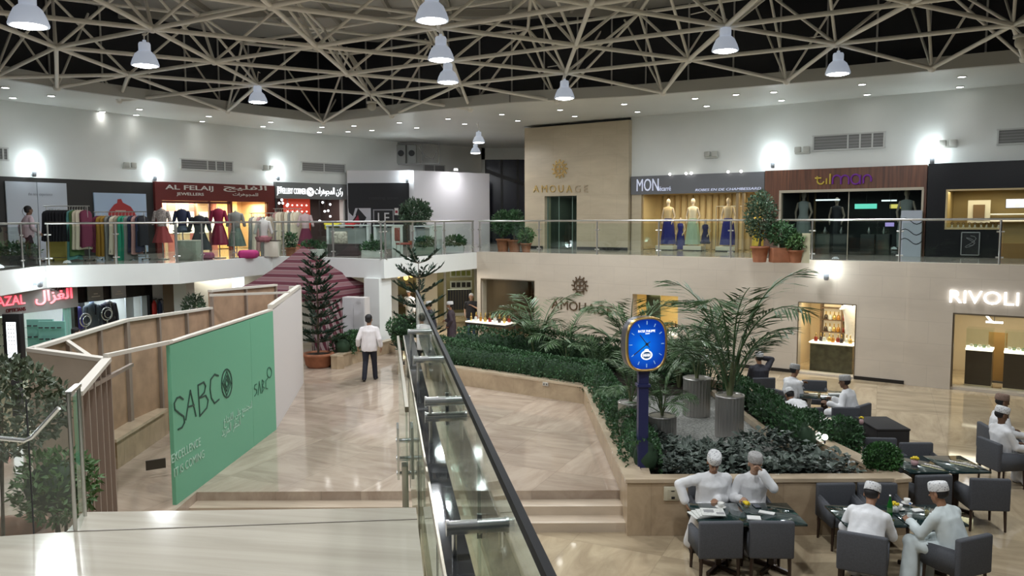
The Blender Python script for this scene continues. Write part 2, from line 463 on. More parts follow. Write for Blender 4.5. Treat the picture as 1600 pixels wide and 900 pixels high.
# ---- white edge of the left gallery
m = MB(); EDG = [(-13.0, 4), P0, P1, P2, P3, P4, P5]
for a, b in zip(EDG[:-1], EDG[1:]): wallseg(m, a, b, ZS, ZU+.02, .12, 1)
struct('trim_1', m, WHITE)
# ---- lower right limestone wall with shop openings
rA, rB = P5, Rw(23)
_d = (Vector(rB)-Vector(rA)).normalized()
def Rs(px): p = ON(px, 500, rA, rB); return (Vector((p.x, p.y))-Vector(rA)).dot(_d)
def Rz(px, py): return ON(px, py, rA, rB).z
def Rp(s, off=0.0, z=0.0): return Vector((rA[0]+_d.x*s-_d.y*off, rA[1]+_d.y*s+_d.x*off, z))   # off behind the wall
H1 = (Rs(752), Rs(835), 0.0, Rz(790, 437)); H2 = (Rs(988), Rs(1059), Rz(1020, 524), Rz(1020, 461))
H3 = (Rs(1247), Rs(1337), .06, Rz(1290, 474)); H4 = (Rs(1489), Rs(1720), .08, Rz(1540, 491))
m = MB(); wallseg(m, rA, rB, 0, ZU+.04, .35, 1, [H1, H2, H3, H4]); struct('wall_right', m, LIME_W)
m = MB()
for s0, s1 in ((H1[1], H3[0]), (H3[1], Rs(1416))):
    a, b = Rp(s0, -.02), Rp(s1, -.02); wallseg(m, a[:2], b[:2], 0, .1, .02, 1)
struct('baseboard_right', m, mat('dark_base', (.018, .016, .015), .3))
m = MB(); a, b = Rp(Rs(1420), -.07), Rp(Rs(1489), -.07); wallseg(m, a[:2], b[:2], 0, ZU+.04, .08, 1)
a, b = Rp(Rs(1489), -.07), Rp(H4[1], -.07); wallseg(m, a[:2], b[:2], H4[3], ZU+.04, .08, 1); struct('trim_2', m, LIME_W)
# rooms behind the openings
def room(name, h, depth, mw, mf, zt=None):
    m = MB(); zt = zt or h[3]+.25
    a, b, c, e = Rp(h[0]-.3, .36), Rp(h[1]+.3, .36), Rp(h[1]+.3, depth), Rp(h[0]-.3, depth)
    m.quad(e+Vector((0, 0, 0)), c, c+Vector((0, 0, zt)), e+Vector((0, 0, zt)))
    m.quad(a, e, e+Vector((0, 0, zt)), a+Vector((0, 0, zt))); m.quad(c, b, b+Vector((0, 0, zt)), c+Vector((0, 0, zt)))
    struct('wall_'+name, m, mw)
    m = MB(); u = Vector((0, 0, zt)); m.quad(a+u, b+u, c+u, e+u); struct('ceiling_'+name, m, CEILW)
    m = MB(); u = Vector((0, 0, .012)); m.quad(a+u, b+u, c+u, e+u); struct('floor_'+name, m, mf)
CREAM = mat('shop_cream', (.72, .58, .38), .5); DKSHOP = mat('shop_brown', (.10, .07, .05), .5)
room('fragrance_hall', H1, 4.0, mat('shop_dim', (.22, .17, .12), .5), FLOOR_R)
room('niche', H2, 1.8, mat('shop_gold', (.75, .60, .30), .5), CREAM)
room('perfume_shop', H3, 2.6, CREAM, FLOOR_R)
room('watch_shop', H4, 3.2, mat('shop_cream_pale', (.66, .56, .40), .5), FLOOR_R)
# frames and panes of the lower right shop windows
for k, (h, fr) in enumerate(((H1, .03), (H3, .03), (H4, .09))):
    m = MB()
    for s in (h[0], h[1]):
        p = Rp(s, .0); m.cyl(p+Vector((0, 0, h[2])), p+Vector((0, 0, h[3])), fr*.6, n=4)
    m.bar(Rp(h[0], 0, h[3]), Rp(h[1], 0, h[3]), fr, fr)
    w = struct('window_%d' % (k+1), m, mat('bronze_frame', (.23, .19, .14), .35, .6))
    g = MB(); g.quad(Rp(h[0], .12, h[2]), Rp(h[1], .12, h[2]), Rp(h[1], .12, h[3]), Rp(h[0], .12, h[3])); g.build('pane', SHOPGL, w)

# ---- upper right wall, pier and ceiling
_ud = (Vector(U1)-Vector(U0)).normalized()
def Us(px): p = ON(px, 330, U0, U1); return (Vector((p.x, p.y))-Vector(U0)).dot(_ud)
def Up(s, off=0.0, z=0.0): return Vector((U0[0]+_ud.x*s-_ud.y*off, U0[1]+_ud.y*s+_ud.x*off, z))
def Uz(px, py): return ON(px, py, U0, U1).z
ZSR = 6.28
m = MB(); wallseg(m, Up(Us(985))[:2], U1, ZSR, ZCL, .3, 1); struct('wall_upper_right', m, WHITE)
PA, PB = Vector((0.57, 34.75)), Vector((4.66, 31.88))
m = MB(); wallseg(m, PA, PB, ZU, ZCL-.12, .5, 1, [((ON(851, 350, PA, PB).to_2d()-PA).length, (ON(901, 350, PA, PB).to_2d()-PA).length, ZU, ON(880, 306, PA, PB).z)])
wallseg(m, PA, (2.6, 44.5), ZU, ZCL-.1, .5, -1); struct('wall_pier', m, LIME_P)
m = MB(); a = PA+Vector((-.01, -.02)); wallseg(m, PA+Vector((-.006, -.012)), PA+(PB-PA)*.19, ZU, ZU+.12, .015, 1); wallseg(m, PA+(PB-PA)*.53, PB, ZU, ZU+.12, .015, 1)
for v in range(len(m.v)): m.v[v] = (m.v[v][0]-.02, m.v[v][1]-.03, m.v[v][2])
struct('baseboard_pier', m, mat('dark_base', (.018, .016, .015), .3))
SOF = [G(1700, 90, ZCL).to_2d(), G(1600, 99, ZCL).to_2d(), G(1200, 134, ZCL).to_2d(), G(1000, 150, ZCL).to_2d(), G(800, 160.5, ZCL).to_2d(), G(660, 174, ZCL).to_2d(), G(505, 192, ZCL).to_2d(), G(400, 180, ZCL).to_2d(), G(250, 160, ZCL).to_2d(), G(100, 140, ZCL).to_2d(), G(0, 123, ZCL).to_2d(), Vector((-15.0, 14)), Vector((-14.0, -2)), Vector((20, -2)), Vector((21, 15))]
SOF = SOF[::-1]        # anticlockwise
_cen = Vector((0, 18))
OUT = [ _cen + (p-_cen).normalized()*48 for p in SOF]
m = MB(); n = len(SOF)
for i in range(n):
    j = (i+1) % n; m.quad((*SOF[i], ZCL), (*OUT[i], ZCL), (*OUT[j], ZCL), (*SOF[j], ZCL))
struct('ceiling', m, CEILW)
m = MB()
for i in range(n):
    j = (i+1) % n; wallseg(m, SOF[i], SOF[j], ZCL-.01, 9.0, .18, -1)
struct('trim_3', m, mat('upstand_paint', (.50, .50, .47), .5))
# clerestory of dark glass with slim mullions above the opening, dark roof glazing and pale deck over the truss
SOFO = [p+(p-_cen).normalized()*.7 for p in SOF]
NIGHT = mat('night_glass', (.035, .037, .045), .35, spec=.4)
m = MB()
for i in range(n):
    j = (i+1) % n; m.quad((*SOFO[i], 8.9), (*SOFO[j], 8.9), (*SOFO[j], 11.9), (*SOFO[i], 11.9))
w = struct('window_1_clerestory', m, NIGHT)
m = MB()
for i in range(n):
    j = (i+1) % n; a, b = SOFO[i], SOFO[j]; L = (b-a).length; k = max(1, int(L/1.15))
    for q in range(k):
        p = a+(b-a)*(q/k)-(a-_cen).normalized()*.05; m.box((p.x, p.y, 10.4), (.05, .05, 3.0), math.atan2((b-a).y, (b-a).x))
m.build('mullion', mat('mullion_grey', (.6, .6, .6), .5), w)
m = MB(); m.prism([tuple(p) for p in SOFO], 11.9, 12.1); struct('ceiling_night_glazing', m, NIGHT)
DECK = [G(x, y, 11.6).to_2d() for x, y in ((100, 22), (300, 56), (500, 60), (680, 72), (840, 84), (905, 56), (1000, 32), (1150, 0))]+[Vector((3.5, 5)), Vector((-14, 5))]
m = MB(); m.prism([tuple(p) for p in DECK], 11.6, 11.75); struct('ceiling_deck', m, mat('deck_panel', (.50, .50, .49), .6))
m = MB()
for k in range(9):
    x = -12+k*2.0; m.bar((x, 6, 11.5), (x, 30-abs(k-4)*.9, 11.5), .10, .2)
for y in (12, 17, 22, 27): m.bar((-13, y, 11.42), (3.8, y, 11.42), .12, .22)
struct('ceiling_purlins', m, mat('purlin_grey', (.40, .39, .36), .5))

# ---- upper left wall, block, back wall
m = MB()
for a, b in zip(LW[:-1], LW[1:]): wallseg(m, a, b, 6.12, ZCL, .3, 1)
struct('wall_upper_left', m, WHITE)
m = MB(); BK = [(-8.2, 38.8), (-5.3, 42.0), (-1.7, 45.3), (3.5, 45.3)]
for a, b in zip(BK[:2], BK[1:3]): wallseg(m, a, b, ZU, ZCL, .3, 1)
wallseg(m, BK[2], BK[3], 8.0, ZCL, .3, 1)
wallseg(m, (-1.75, 45.3), (-1.5, 45.3), ZU, ZCL, .3, 1)
struct('wall_back', m, WHITE)
m = MB(); wallseg(m, (-1.5, 45.45), (3.6, 45.45), ZU, 8.0, .05, 1); w = struct('window_2', m, mat('night_blue', (.012, .014, .035), .2))
m = MB()
for x in (-1.5, -.55, .35, 1.3): m.box((x, 45.40, 5.7), (.14, .08, 4.7))
m.bar((-1.5, 45.4, 7.4), (3.5, 45.4, 5.6), .1, .2); m.build('mullion', BLACK, w)
# block with the black front
ZB = 7.0
m = MB(); wallseg(m, (-7.95, 38.65), QB, ZU, ZB, .2, 1); wallseg(m, QB, (-1.15, 41.6), ZU, ZB, .2, 1); m.prism([(-7.95, 38.8), (-4.72, 38.75), (-1.2, 41.7), (-1.8, 45), (-5.3, 41.8)], ZB-.15, ZB-.02)
struct('wall_block', m, mat('block_white', (.66, .65, .68), .55))
# lower left: white wall beneath the gallery, column, opening to the rear shops
m = MB()
wallseg(m, (-14.2, 26.0), (-9.8, 29.0), 0, ZS+.02, .2, 1); wallseg(m, (-9.8, 29.0), (-4.5, 31.2), 0, ZS+.02, .2, 1); wallseg(m, (-17, 16), (-14.2, 26), 0, ZS+.02, .2, 1)
struct('wall_lower_left', m, WHITE)
m = MB(); m.box((-4.35, 25.62, ZS/2), (.62, .62, ZS), math.radians(-30)); struct('column_1', m, WHITE)
# ============================================================ SPACE FRAME
HEX = 3.4
nodes = {}
def inside(p, poly, off=0.0):
    c = False; k = len(poly)
    for i in range(k):
        a, b = poly[i], poly[(i+1) % k]
        if (a[1] > p[1]) != (b[1] > p[1]) and p[0] < (b[0]-a[0])*(p[1]-a[1])/(b[1]-a[1])+a[0]: c = not c
    return c
def distp(p, poly):
    d = 1e9
    for a, b in zip(poly, poly[1:]+poly[:1]):
        v = b-a; t = max(0, min(1, (p-a).dot(v)/v.length_squared)); d = min(d, (a+v*t-p).length)
    return d
bot = []
for i in range(-5, 6):
    for k in range(-5, 7):
        p = Vector((1.7+HEX*i, 17.3+3.93*k+(1.965 if i % 2 else 0)))
        if inside(p, SOF) and distp(p, SOF) > 1.3 and p.y > 1.5: bot.append(Vector((p.x, p.y, 9.15)))
edge = [Vector((0, 0, ZC))+(G(x, y, 8.74)-Vector((0, 0, ZC)))*.972 for x, y in ((1456, 107), (1229, 127), (1036, 145), (870, 158), (735, 171), (612, 181), (505, 191), (355, 174), (186, 157), (89, 137), (-10, 121), (1600, 92))]
allb = bot+edge
top = []
for p in bot:
    q = Vector((p.x-1.13, p.y+1.965, 10.95))
    if inside(q.to_2d(), SOF): top.append(q)
chords, webs = [], []
for i, a in enumerate(allb):
    for j in range(i+1, len(allb)):
        b = allb[j]; d = (a.to_2d()-b.to_2d()).length
        lim = 4.15 if (i < len(bot) and j < len(bot)) else 0
        if d < lim and not (i >= len(bot) and j >= len(bot)): chords.append((a, b, .058))
for i, a in enumerate(top):
    for b in top[i+1:]:
        if (a-b).length < 4.1: chords.append((a, b, .052))
    for b in allb:
        if (a.to_2d()-b.to_2d()).length < (2.5 if b.z > 9 else 3.4): webs.append((a, b, .042))
for b in edge:
    for a in sorted(bot, key=lambda a: (a.to_2d()-b.to_2d()).length)[:2]: chords.append((a, b, .055))
for b in edge:     # struts rising from the rim
    c = (b.to_2d()-_cen).normalized()
    for sgn in (-1, 1):
        q = b+Vector((-c.y*sgn*1.6+c.x*.55, c.x*sgn*1.6+c.y*.55, 2.6)); webs.append((b, q, .036))
sf = thing('space_frame', 'cream painted tubular space frame spanning the whole atrium under the night roof', 'roof truss', (0, 18, 9.15))
def mid(t): return ((t[0]+t[1])/2 - Vector((0, 0, ZC))).length
for name, lst in (('chord_tube', chords), ('web_tube', webs)):
    lst = [t for t in lst if min(t[0].y, t[1].y) > 8 or max(t[0].y, t[1].y) > 11]
    lst.sort(key=lambda t: mid(t)+(60 if abs((t[0].x+t[1].x)/2) > .72*(t[0].y+t[1].y)/2 else 0))
    vis, rest = lst[:98], lst[98:]
    for a, b, r in vis:
        q = MB(); q.cyl(a, b, r, n=8, caps=False); q.build(name, TRUSS, sf, W=True)
    if rest:
        q = MB()
        for a, b, r in rest: q.cyl(a, b, r, n=8, caps=False)
        o = q.build(name, TRUSS, sf, W=True); o['kind'] = 'stuff'
for p in allb:
    q = MB(); q.ell(p, .11, 10, 7); q.build('node', TRUSS, sf, W=True)
q = MB()
for p in top: q.ell(p, .09, 8, 6)
o = q.build('node', TRUSS, sf, W=True); o['kind'] = 'stuff'

# ------------------------------------------------------------ pendant lamps
LAMPE = emis('lamp_glow', (.93, .97, 1.0), 26)
LAMPW = mat('lamp_bell_white', (.72, .76, .82), .4, emit=(.70, .80, 1.0), es=.28)
pl = thing('pendant_lamp', 'white bell pendant lamp', 'pendant lamp', (0, 0, 0), 0, 'bell pendant lamps')
q = MB(); q.lathe([(.31, 0), (.315, .03), (.28, .14), (.22, .27), (.15, .335), (.13, .34)], n=24); q.build('shade', LAMPW, pl)
q = MB(); q.lathe([(.13, .34), (.135, .36), (.135, .50), (.12, .54), (.04, .56), (.04, .60)], n=16); q.build('ballast_housing', LAMPW, pl)
q = MB(); q.lathe([(.0, .0), (.29, .005)], n=24); q.lathe([(.005, -.04), (.16, -.03), (.29, .005)], n=24); q.build('diffuser', LAMPE, pl)
q = MB(); q.tube([(0, 0, .6), (0, 0, .72)], .02); q.lathe([(.03, .70), (.05, .72), (.03, .75)], n=10); q.build('hook', TRUSS, pl)
LAMPS = [(45, 41, 13.6, 'big bell pendant lamp in the upper left corner of the picture'),
         (227, 103, 19.25, 'bell pendant lamp second from the left under the space frame'),
         (403, 160, 27.1, 'small far bell pendant lamp above the red jewellers sign'),
         (675, 33, 15.3, 'topmost and biggest of three bell pendant lamps hanging in a line'),
         (689, 94, 19.25, 'middle one of three bell pendant lamps hanging in a line'),
         (700, 129, 23.2, 'lowest one of three bell pendant lamps hanging in a line'),
         (882, 154, 25.1, 'bell pendant lamp in front of the top of the limestone pier'),
         (1133, 80, 19.25, 'bell pendant lamp above the grey boutique sign band'),
         (1309, 116, 21.2, 'rightmost bell pendant lamp, above the wooden shop front')]
first = True
def lamp_at(p, label, h=None):
    global first
    if first: o = pl; o.matrix_basis = Matrix.Translation(p); o['label'] = label; first = False
    else: o = dup(pl, p, 0, label)
    return o
for px, py, Y, lb in LAMPS:
    p = AT(px, py, Y); lamp_at(p, lb)
    light('AREA', p-Vector((0, 0, .07)), PENDANT_W, (.93, .97, 1.0), .5)
    nd = min(allb, key=lambda b: (b.to_2d()-p.to_2d()).length)
    q = MB(); q.tube([p+Vector((0, 0, .70)), Vector((p.x*.6+nd.x*.4, p.y*.6+nd.y*.4, max(p.z+.75, 9.0))), nd], .015, 6)
    q.build('suspension_cable', TRUSS, [o for o in bpy.data.objects if o.get('label') == lb][0], W=True)
for x, y in ((-5, 9.5), (1.7, 7.5), (8.5, 11.5), (8.5, 4.0), (-9, 4.5), (-1.6, 3.2)):           # unseen lamps added for light, continuing the row over the viewer's head
    p = Vector((x, y, 8.4)); o = lamp_at(p, 'unseen bell pendant lamp overhead, added to light the near part of the atrium'); light('AREA', p-Vector((0, 0, .07)), PENDANT_W, (.93, .97, 1.0), .5)
for px, py, Y, s, lb in ((748, 223, 33.5, .82, 'upper of two small pendant lamps beyond the rim, left of the pier'), (743, 239.5, 38.5, .8, 'lower of two small pendant lamps beyond the rim, left of the pier')):
    p = AT(px, py, Y); o = dup(pl, p, 0, lb, scale=(s, s, s)); light('AREA', p-Vector((0, 0, .06)), 60, (.97, .97, 1), .4)
    q = MB(); q.cyl((0, 0, .72), (0, 0, (ZCL-p.z)/s), .02, n=6); q.build('stem', TRUSS, o)
# ------------------------------------------------------------ recessed downlights
DL = [(975, 162), (1086, 153), (1150, 147), (1209, 143), (1221, 156), (1347, 131), (1355, 147), (1503, 119), (1500, 135), (996, 174), (1104, 165), (875, 171), (898, 181), (809, 188), (784, 178),
      (700, 185), (726, 193), (651, 199), (624, 191), (581, 203), (553, 196), (544, 205), (503, 198), (499, 206), (423, 190), (411, 197), (326, 181), (316, 189), (218, 170), (213, 179), (160, 174), (80, 149), (20, 152), (8, 136)]
DLE = emis('downlight_glow', (1, .99, .95), 18)
d0 = thing('downlight', 'small recessed ceiling downlight in the white rim ceiling', 'downlight', (0, 0, 0), 0, 'recessed downlights in the rim ceiling')
q = MB(); q.lathe([(.13, .0), (.13, -.02), (.10, -.025), (.10, -.005)], n=14); q.build('rim', CEILW, d0)
q = MB(); q.lathe([(.0, -.022), (.10, -.02)], n=14); q.build('lens', DLE, d0)
for i, (x, y) in enumerate(DL):
    p = G(x, y, ZCL); p.z -= .004
    if i == 0: d0.matrix_basis = Matrix.Translation(p)
    else: dup(d0, p)
    light('SPOT', p-Vector((0, 0, .06)), DOWN_W*(7 if i in (11, 12) else 1), (1, .96, .9), .08, spot=math.radians(95), blend=.8)
# globe loudspeakers hanging from truss nodes
for px, py, Y, lb in ((581, 166, 28.6, 'round white loudspeaker hanging from a truss node above the jewellery signs'), (1597, 66, 18.9, 'round white loudspeaker hanging from a truss node at the right picture edge')):
    p = AT(px, py, Y); t = thing('globe_speaker', lb, 'loudspeaker', p)
    q = MB(); q.ell((0, 0, 0), .16, 16, 10); q.build('globe', mat('speaker_cream', (.55, .53, .47), .5), t)
    q = MB(); q.lathe([(.19, .10), (.19, .16), (.05, .18)], n=16); nd = min(allb, key=lambda b: (b-p).length); q.cyl((0, 0, .16), nd-p, .025, n=6); q.build('bracket', TRUSS, t)
# ------------------------------------------------------------ wall uplights
UPE = emis('uplight_glow', (.86, .97, 1.0), 30)
u0 = thing('wall_uplight', 'wall uplight', 'wall light', (0, 0, 0), 0, 'bright white wall uplights')
q = MB(); q.lathe([(.05, -.30), (.07, -.27), (.08, -.12), (.06, -.10)], n=12); q.bar((0, 0, -.2), (0, .16, -.2), .05, .08); q.build('bracket', mat('uplight_grey', (.30, .32, .35), .4), u0)
q = MB(); q.lathe([(.06, -.10), (.17, .02), (.19, .10), (.15, .12), (.0, .13)], n=14); q.build('bowl', UPE, u0)
def wallpt(px, py, a, b, off):
    p = ON(px, py, a, b); d = Vector((b[0]-a[0], b[1]-a[1])).normalized(); n = Vector((d.y, -d.x))
    return p+Vector((n.x, n.y, 0))*off, math.atan2(d.y, d.x)
UPS = [(48, 263, LW[1], LW[2], 'wall uplight highest at the far left above the white shop panel'), (237, 271, LW[1], LW[2], 'wall uplight at the left end of the red jewellers fascia'), (431, 272, LW[3], LW[4], 'wall uplight between the red and the grey jewellery signs'),
       (637, 276, (-7.95, 38.65), QB, 'wall uplight at the corner of the white block with the black front'),
       (1210, 250, U0, U1, 'wall uplight between the grey boutique band and the wooden shop front'), (1458, 242, U0, U1, 'wall uplight at the right end of the wooden shop front'),
       (50, 432, P0, P1, 'wall uplight on the gallery edge above the red opticians sign'), (1294, 421, rA, rB, 'wall uplight low on the limestone wall above the perfume window')]
for i, (px, py, a, b, lb) in enumerate(UPS):
    p, rz = wallpt(px, py, a, b, .19)
    if i == 0: u0.matrix_basis = Matrix.Translation(p) @ Matrix.Rotation(rz, 4, 'Z'); u0['label'] = lb
    else: dup(u0, p, rz, lb)
    d = Vector((b[0]-a[0], b[1]-a[1])).normalized(); n = Vector((d.y, -d.x, 0))
    light('POINT', p+n*.35+Vector((0, 0, .22)), UPLIGHT_W*(.8 if px in (637,) else 1), (.85, .96, 1), .12)
# ------------------------------------------------------------ grilles and small wall fittings
VENTD = mat('vent_grey', (.22, .22, .22), .5)
def vent(px0, px1, py0, py1, a, b, lb, split=(.62, .2, .18)):
    p0, _ = wallpt(px0, py1, a, b, .015); p1, rz = wallpt(px1, py0, a, b, .015); z0 = ON(px0, py1, a, b).z; z1 = ON(px0, py0, a, b).z
    p0.z = z0; W = (p1.to_2d()-p0.to_2d()).length; t = thing('air_grille', lb, 'air vent', p0, rz, 'grey air grilles high on the walls')
    H = z1-z0; q = MB(); q.box((W/2, .0, H/2), (W, .03, H)); q.build('grille_back', VENTD, t)
    q = MB(); x = 0; q.box((W/2, -.02, 0), (W+.08, .05, .05)); q.box((W/2, -.02, H), (W+.08, .05, .05)); q.box((0, -.02, H/2), (.05, .05, H))
    for sfr in split: x += W*sfr; q.box((x, -.02, H/2), (.05, .05, H))
    q.build('frame', mat('vent_white', (.6, .61, .6), .5), t)
    q = MB(); k = int(H/.09)
    for i in range(1, k): q.box((W/2, -.016, H*i/k), (W, .02, .025))
    q.build('slat', mat('vent_slat', (.33, .33, .33), .5), t)
vent(1271, 1382, 213, 236, U0, U1, 'grey air grille above the wooden shop front', (.5, .17, .17, .16))
vent(1559, 1650, 203, 226, U0, U1, 'grey air grille cut by the right picture edge')
vent(282, 362, 248, 264, LW[2], LW[3], 'grey air grille above the red jewellers sign', (.5, .17, .17, .16))
vent(471, 538, 253, 267, LW[3], LW[4], 'grey air grille above the grey jewellery sign', (.5, .5))
vent(-30, 10, 229, 248, LW[0], LW[1], 'grey air grille cut by the left picture edge')
vent(662, 694, 257, 268, BK[1], BK[2], 'grey air grille low behind the top of the white block', (.5, .5))
for px, py, a, b, lb in ((1113, 241, U0, U1, 'small white emergency light box on the wall above the boutique band'), (1255, 234, U0, U1, 'small white light box left of the grille above the wooden shop front'), (1482, 224, U0, U1, 'small white light box between the right hand grille and uplight'), (200, 258, LW[1], LW[2], 'small white light box left of the red jewellers uplight'), (417, 262, LW[3], LW[4], 'small white light box beside the uplight of the jewellery signs')):
    p, rz = wallpt(px, py, a, b, .14); t = thing('light_box', lb, 'light box', p, rz, 'small white boxes on the upper walls')
    q = MB(); q.rbox((-.15, 0, 0), (.22, .1, .2), .03); q.rbox((.15, 0, 0), (.22, .1, .2), .03); q.build('lamp_head', mat('box_cream', (.5, .5, .46), .5), t)
    q = MB(); q.box((0, .05, -.12), (.5, .12, .06)); q.build('bracket', mat('box_cream', (.5, .5, .46), .5), t)
# air conditioning units on a steel rack behind the block
t = thing('air_conditioning_rack', 'pale air conditioning units on a steel frame high above the white block', 'air conditioner', AT(638, 252, 41.5))
q = MB()
for x in (-1.1, -.35, .2): q.box((x, 0, .35), (.45, .35, .95))
q.build('unit', mat('ac_white', (.42, .43, .42), .5), t)
for x in (-1.1, -.35, .2): q = MB(); q.cyl((x, -.18, .4), (x, -.2, .4), .16, n=16); q.build('fan_grille', DKGREY, t)
q = MB()
for z in (-.15, .9): q.bar((-1.6, -.1, z), (1.6, -.1, z), .06, .06)
for x in (-1.6, -.7, .7, 1.6): q.bar((x, -.1, -.15), (x, -.1, .9), .05, .05)
q.tube([(.6, -.15, .7), (.9, -.2, .2), (1.3, -.15, .1), (1.5, -.15, .6)], .03); q.tube([(-1.5, -.2, .6), (-1.9, -.2, .1), (-2.6, -.2, .2), (-3.0, 0, .5)], .03)
q.build('frame', mat('rack_steel', (.35, .35, .35), .4, .5), t)
# ============================================================ NEAR LANDING AND GLASS BALUSTRADE
TH = math.atan(.161)
Fv = Vector((-math.sin(TH), math.cos(TH), 0)); Rv = Vector((math.cos(TH), math.sin(TH), 0))
def LP(r, f, z): return Rv*r+Fv*f+Vector((0, 0, z))      # right, forward of the viewer's feet
ZL = ZC-1.5
# landing: front edge, notch at the left
e1 = G(650, 793, ZL); e2 = G(130, 800, ZL); e3 = G(104, 831, ZL); e4 = G(-60, 842, ZL)
rr = e1.dot(Rv)
poly = [tuple(e1[:2]), tuple(e2[:2]), tuple(e3[:2]), tuple(e4[:2]), tuple(LP(-6, -1.5, 0)[:2]), tuple(LP(rr, -1.5, 0)[:2])]
m = MB(); m.prism(poly, ZL-.22, ZL); struct('floor_landing', m, LANDST)
m = MB(); j = G(104, 830.5, ZL+.002); k = G(652, 795+16, ZL+.002); m.bar(j, k, .007, .003); struct('trim_5', m, mat('joint_line', (.25, .22, .18), .5))
# stair flight falling away beneath the edge
m = MB(); fe = (e1.dot(Fv)+e2.dot(Fv))/2; r0, r1 = e2.dot(Rv)+.0, rr-.02
for i in range(18):
    zt = ZL-.17*(i+1)
    if zt <= ZPL+.02: break
    c = LP((r0+r1)/2, fe+.29*i+.145, zt-.15); m.box(c, (r1-r0, .29, .3), TH)
struct('floor_stair', m, STEPST)
m = MB(); m.box(LP((r0+r1)/2, fe-.6, ZL-1.6), (r1-r0-.3, .3, 3.0), TH); struct('column_2', m, STEPST)
# low upstand with polished dark coping along the right side
DARKM = stone('coping_black_marble', (.035, .036, .038), (.012, .012, .014), .05, None, .4, (2, 9))
t = thing('upstand', 'low glass lined upstand with polished black coping beside the landing', 'parapet', LP(.2, 3.0, ZL))
zc = ZC-1.0
def slab(mb, r0, r1, f0, f1, z0, z1): mb.box(LP((r0+r1)/2, (f0+f1)/2, (z0+z1)/2), (r1-r0, f1-f0, z1-z0), TH)
q = MB(); slab(q, .158, .238, -.4, 6.95, zc-.03, zc); q.build('coping', DARKM, t, W=True)
q = MB(); slab(q, .160, .172, -.4, 6.9, ZC-1.95, zc-.03); q.build('glass_lining', GLASS_N, t, W=True)
q = MB()
for f in (2.6, 4.1, 5.7): slab(q, .157, .159, f, f+.012, ZC-1.95, zc-.03)
q.build('joint', DKGREY, t, W=True)
q = MB(); slab(q, .150, .158, -.4, 6.9, zc-.035, zc+.004); q.build('edge_strip', mat('bronze_strip', (.30, .26, .19), .3, .7), t, W=True)
# glass balustrade held off the upstand
t = thing('glass_balustrade', 'near glass balustrade with flat dark handrail running away from the viewer', 'balustrade', LP(.28, 3.0, ZL))
zh = ZC-.6; XG = .268
js = [-.2, 1.05, 2.3, 3.52, 4.85, 6.1, 6.8]
for a, b in zip(js[:-1], js[1:]):
    q = MB(); slab(q, XG-.006, XG+.006, a+.006, b-.006, ZC-1.75, zh-.01); q.build('glass_pane', GLASS_N, t, W=True)
q = MB(); slab(q, XG-.008, XG+.009, -.6, 6.8, zh-.02, zh+.004); q.build('handrail', mat('handrail_black', (.006, .006, .007), .6, spec=.15), t, W=True)
for f, z, r0, r1 in ((2.3, ZC-.916, .172, .372), (3.52, ZC-.883, .172, .372), (3.52, ZC-.812, .172, .372), (4.85, ZC-.853, .172, .372), (6.1, ZC-.856, .172, .372)):
    q = MB()
    q.cyl(LP(r0, f, z), LP(r1, f, z), .021, n=18); q.cyl(LP(r0-.004, f, z), LP(r0+.004, f, z), .025, n=18); q.cyl(LP(XG-.004, f, z), LP(XG+.004, f, z), .026, n=18)
    q.build('standoff_rod', CHROME, t, W=True)
    q = MB(); q.cyl(LP(r0+.02, f, z), LP(r0+.02, f, zc-.005), .008, n=10); q.build('standoff_post', CHROME, t, W=True)
    q = MB(); q.box(LP(XG, f, z), (.014, .01, .075), TH); q.build('clamp_plate', STEEL, t, W=True)
# lower stair glass with polished clamps at its left
t = thing('stair_balustrade', 'edge-on stair glass with polished square clamps left of the black coping', 'balustrade', LP(.10, 6.0, ZPL))
q = MB(); slab(q, .105, .117, 4.55, 7.05, ZC-2.0, ZC-1.05); q.build('glass_pane', GLASS_N, t, W=True)
q = MB(); slab(q, .098, .118, 4.32, 7.05, ZC-1.05, ZC-1.02); q.build('top_strip', mat('bronze_strip', (.30, .26, .19), .3, .7), t, W=True)
for z in (1.44, 1.56, 1.66):
    q = MB(); q.cyl(LP(.06, 5.15, ZC-z), LP(.17, 5.15, ZC-z), .016, n=14); q.cyl(LP(.055, 5.15, ZC-z), LP(.064, 5.15, ZC-z), .024, n=14); q.build('clamp_rod', CHROME, t, W=True)
q = MB(); slab(q, .06, .075, 5.08, 5.24, ZC-1.68, ZC-1.34); slab(q, .150, .165, 5.08, 5.24, ZC-1.68, ZC-1.34); q.build('clamp_plate', CHROME, t, W=True)
q = MB(); slab(q, .09, .13, 5.1, 5.2, ZPL+.2, ZC-1.6); q.build('post', STEEL, t, W=True)
# glass guard at the left front of the landing
t = thing('glass_guard', 'frameless glass guard at the left front of the landing before the bush', 'balustrade', G(50, 834, ZL))
gz = ZL+.66
def gp(px, py): return G(px, py, ZL)
q = MB(); a, b = gp(-60, 843), gp(52, 834); u = Vector((0, 0, .66)); q.quad(a, b, b+u, a+u); q.build('glass_pane', GLASS_N, t, W=True)
q = MB(); a, b = gp(54, 834), gp(118, 829)
q.quad(a, b, b+u, a+u); q.build('glass_pane', GLASS_N, t, W=True)
c = gp(133, 806); q = MB(); q.quad(b+Vector((.02, 0, 0)), c, c+u, b+u+Vector((.02, 0, 0))); q.build('glass_pane', GLASS_N, t, W=True)
q = MB()
for p in (gp(53, 834), gp(-60, 843)): q.cyl(p, p+u, .0035, n=6)
q.build('joint', DKGREY, t, W=True)
q = MB(); q.cyl(b, b+u*1.03, .010, n=8); q.cyl(c, c+u*1.03, .010, n=8); q.bar(b+u*1.03, c+u*1.03, .03, .015); q.build('corner_profile', STEEL, t, W=True)
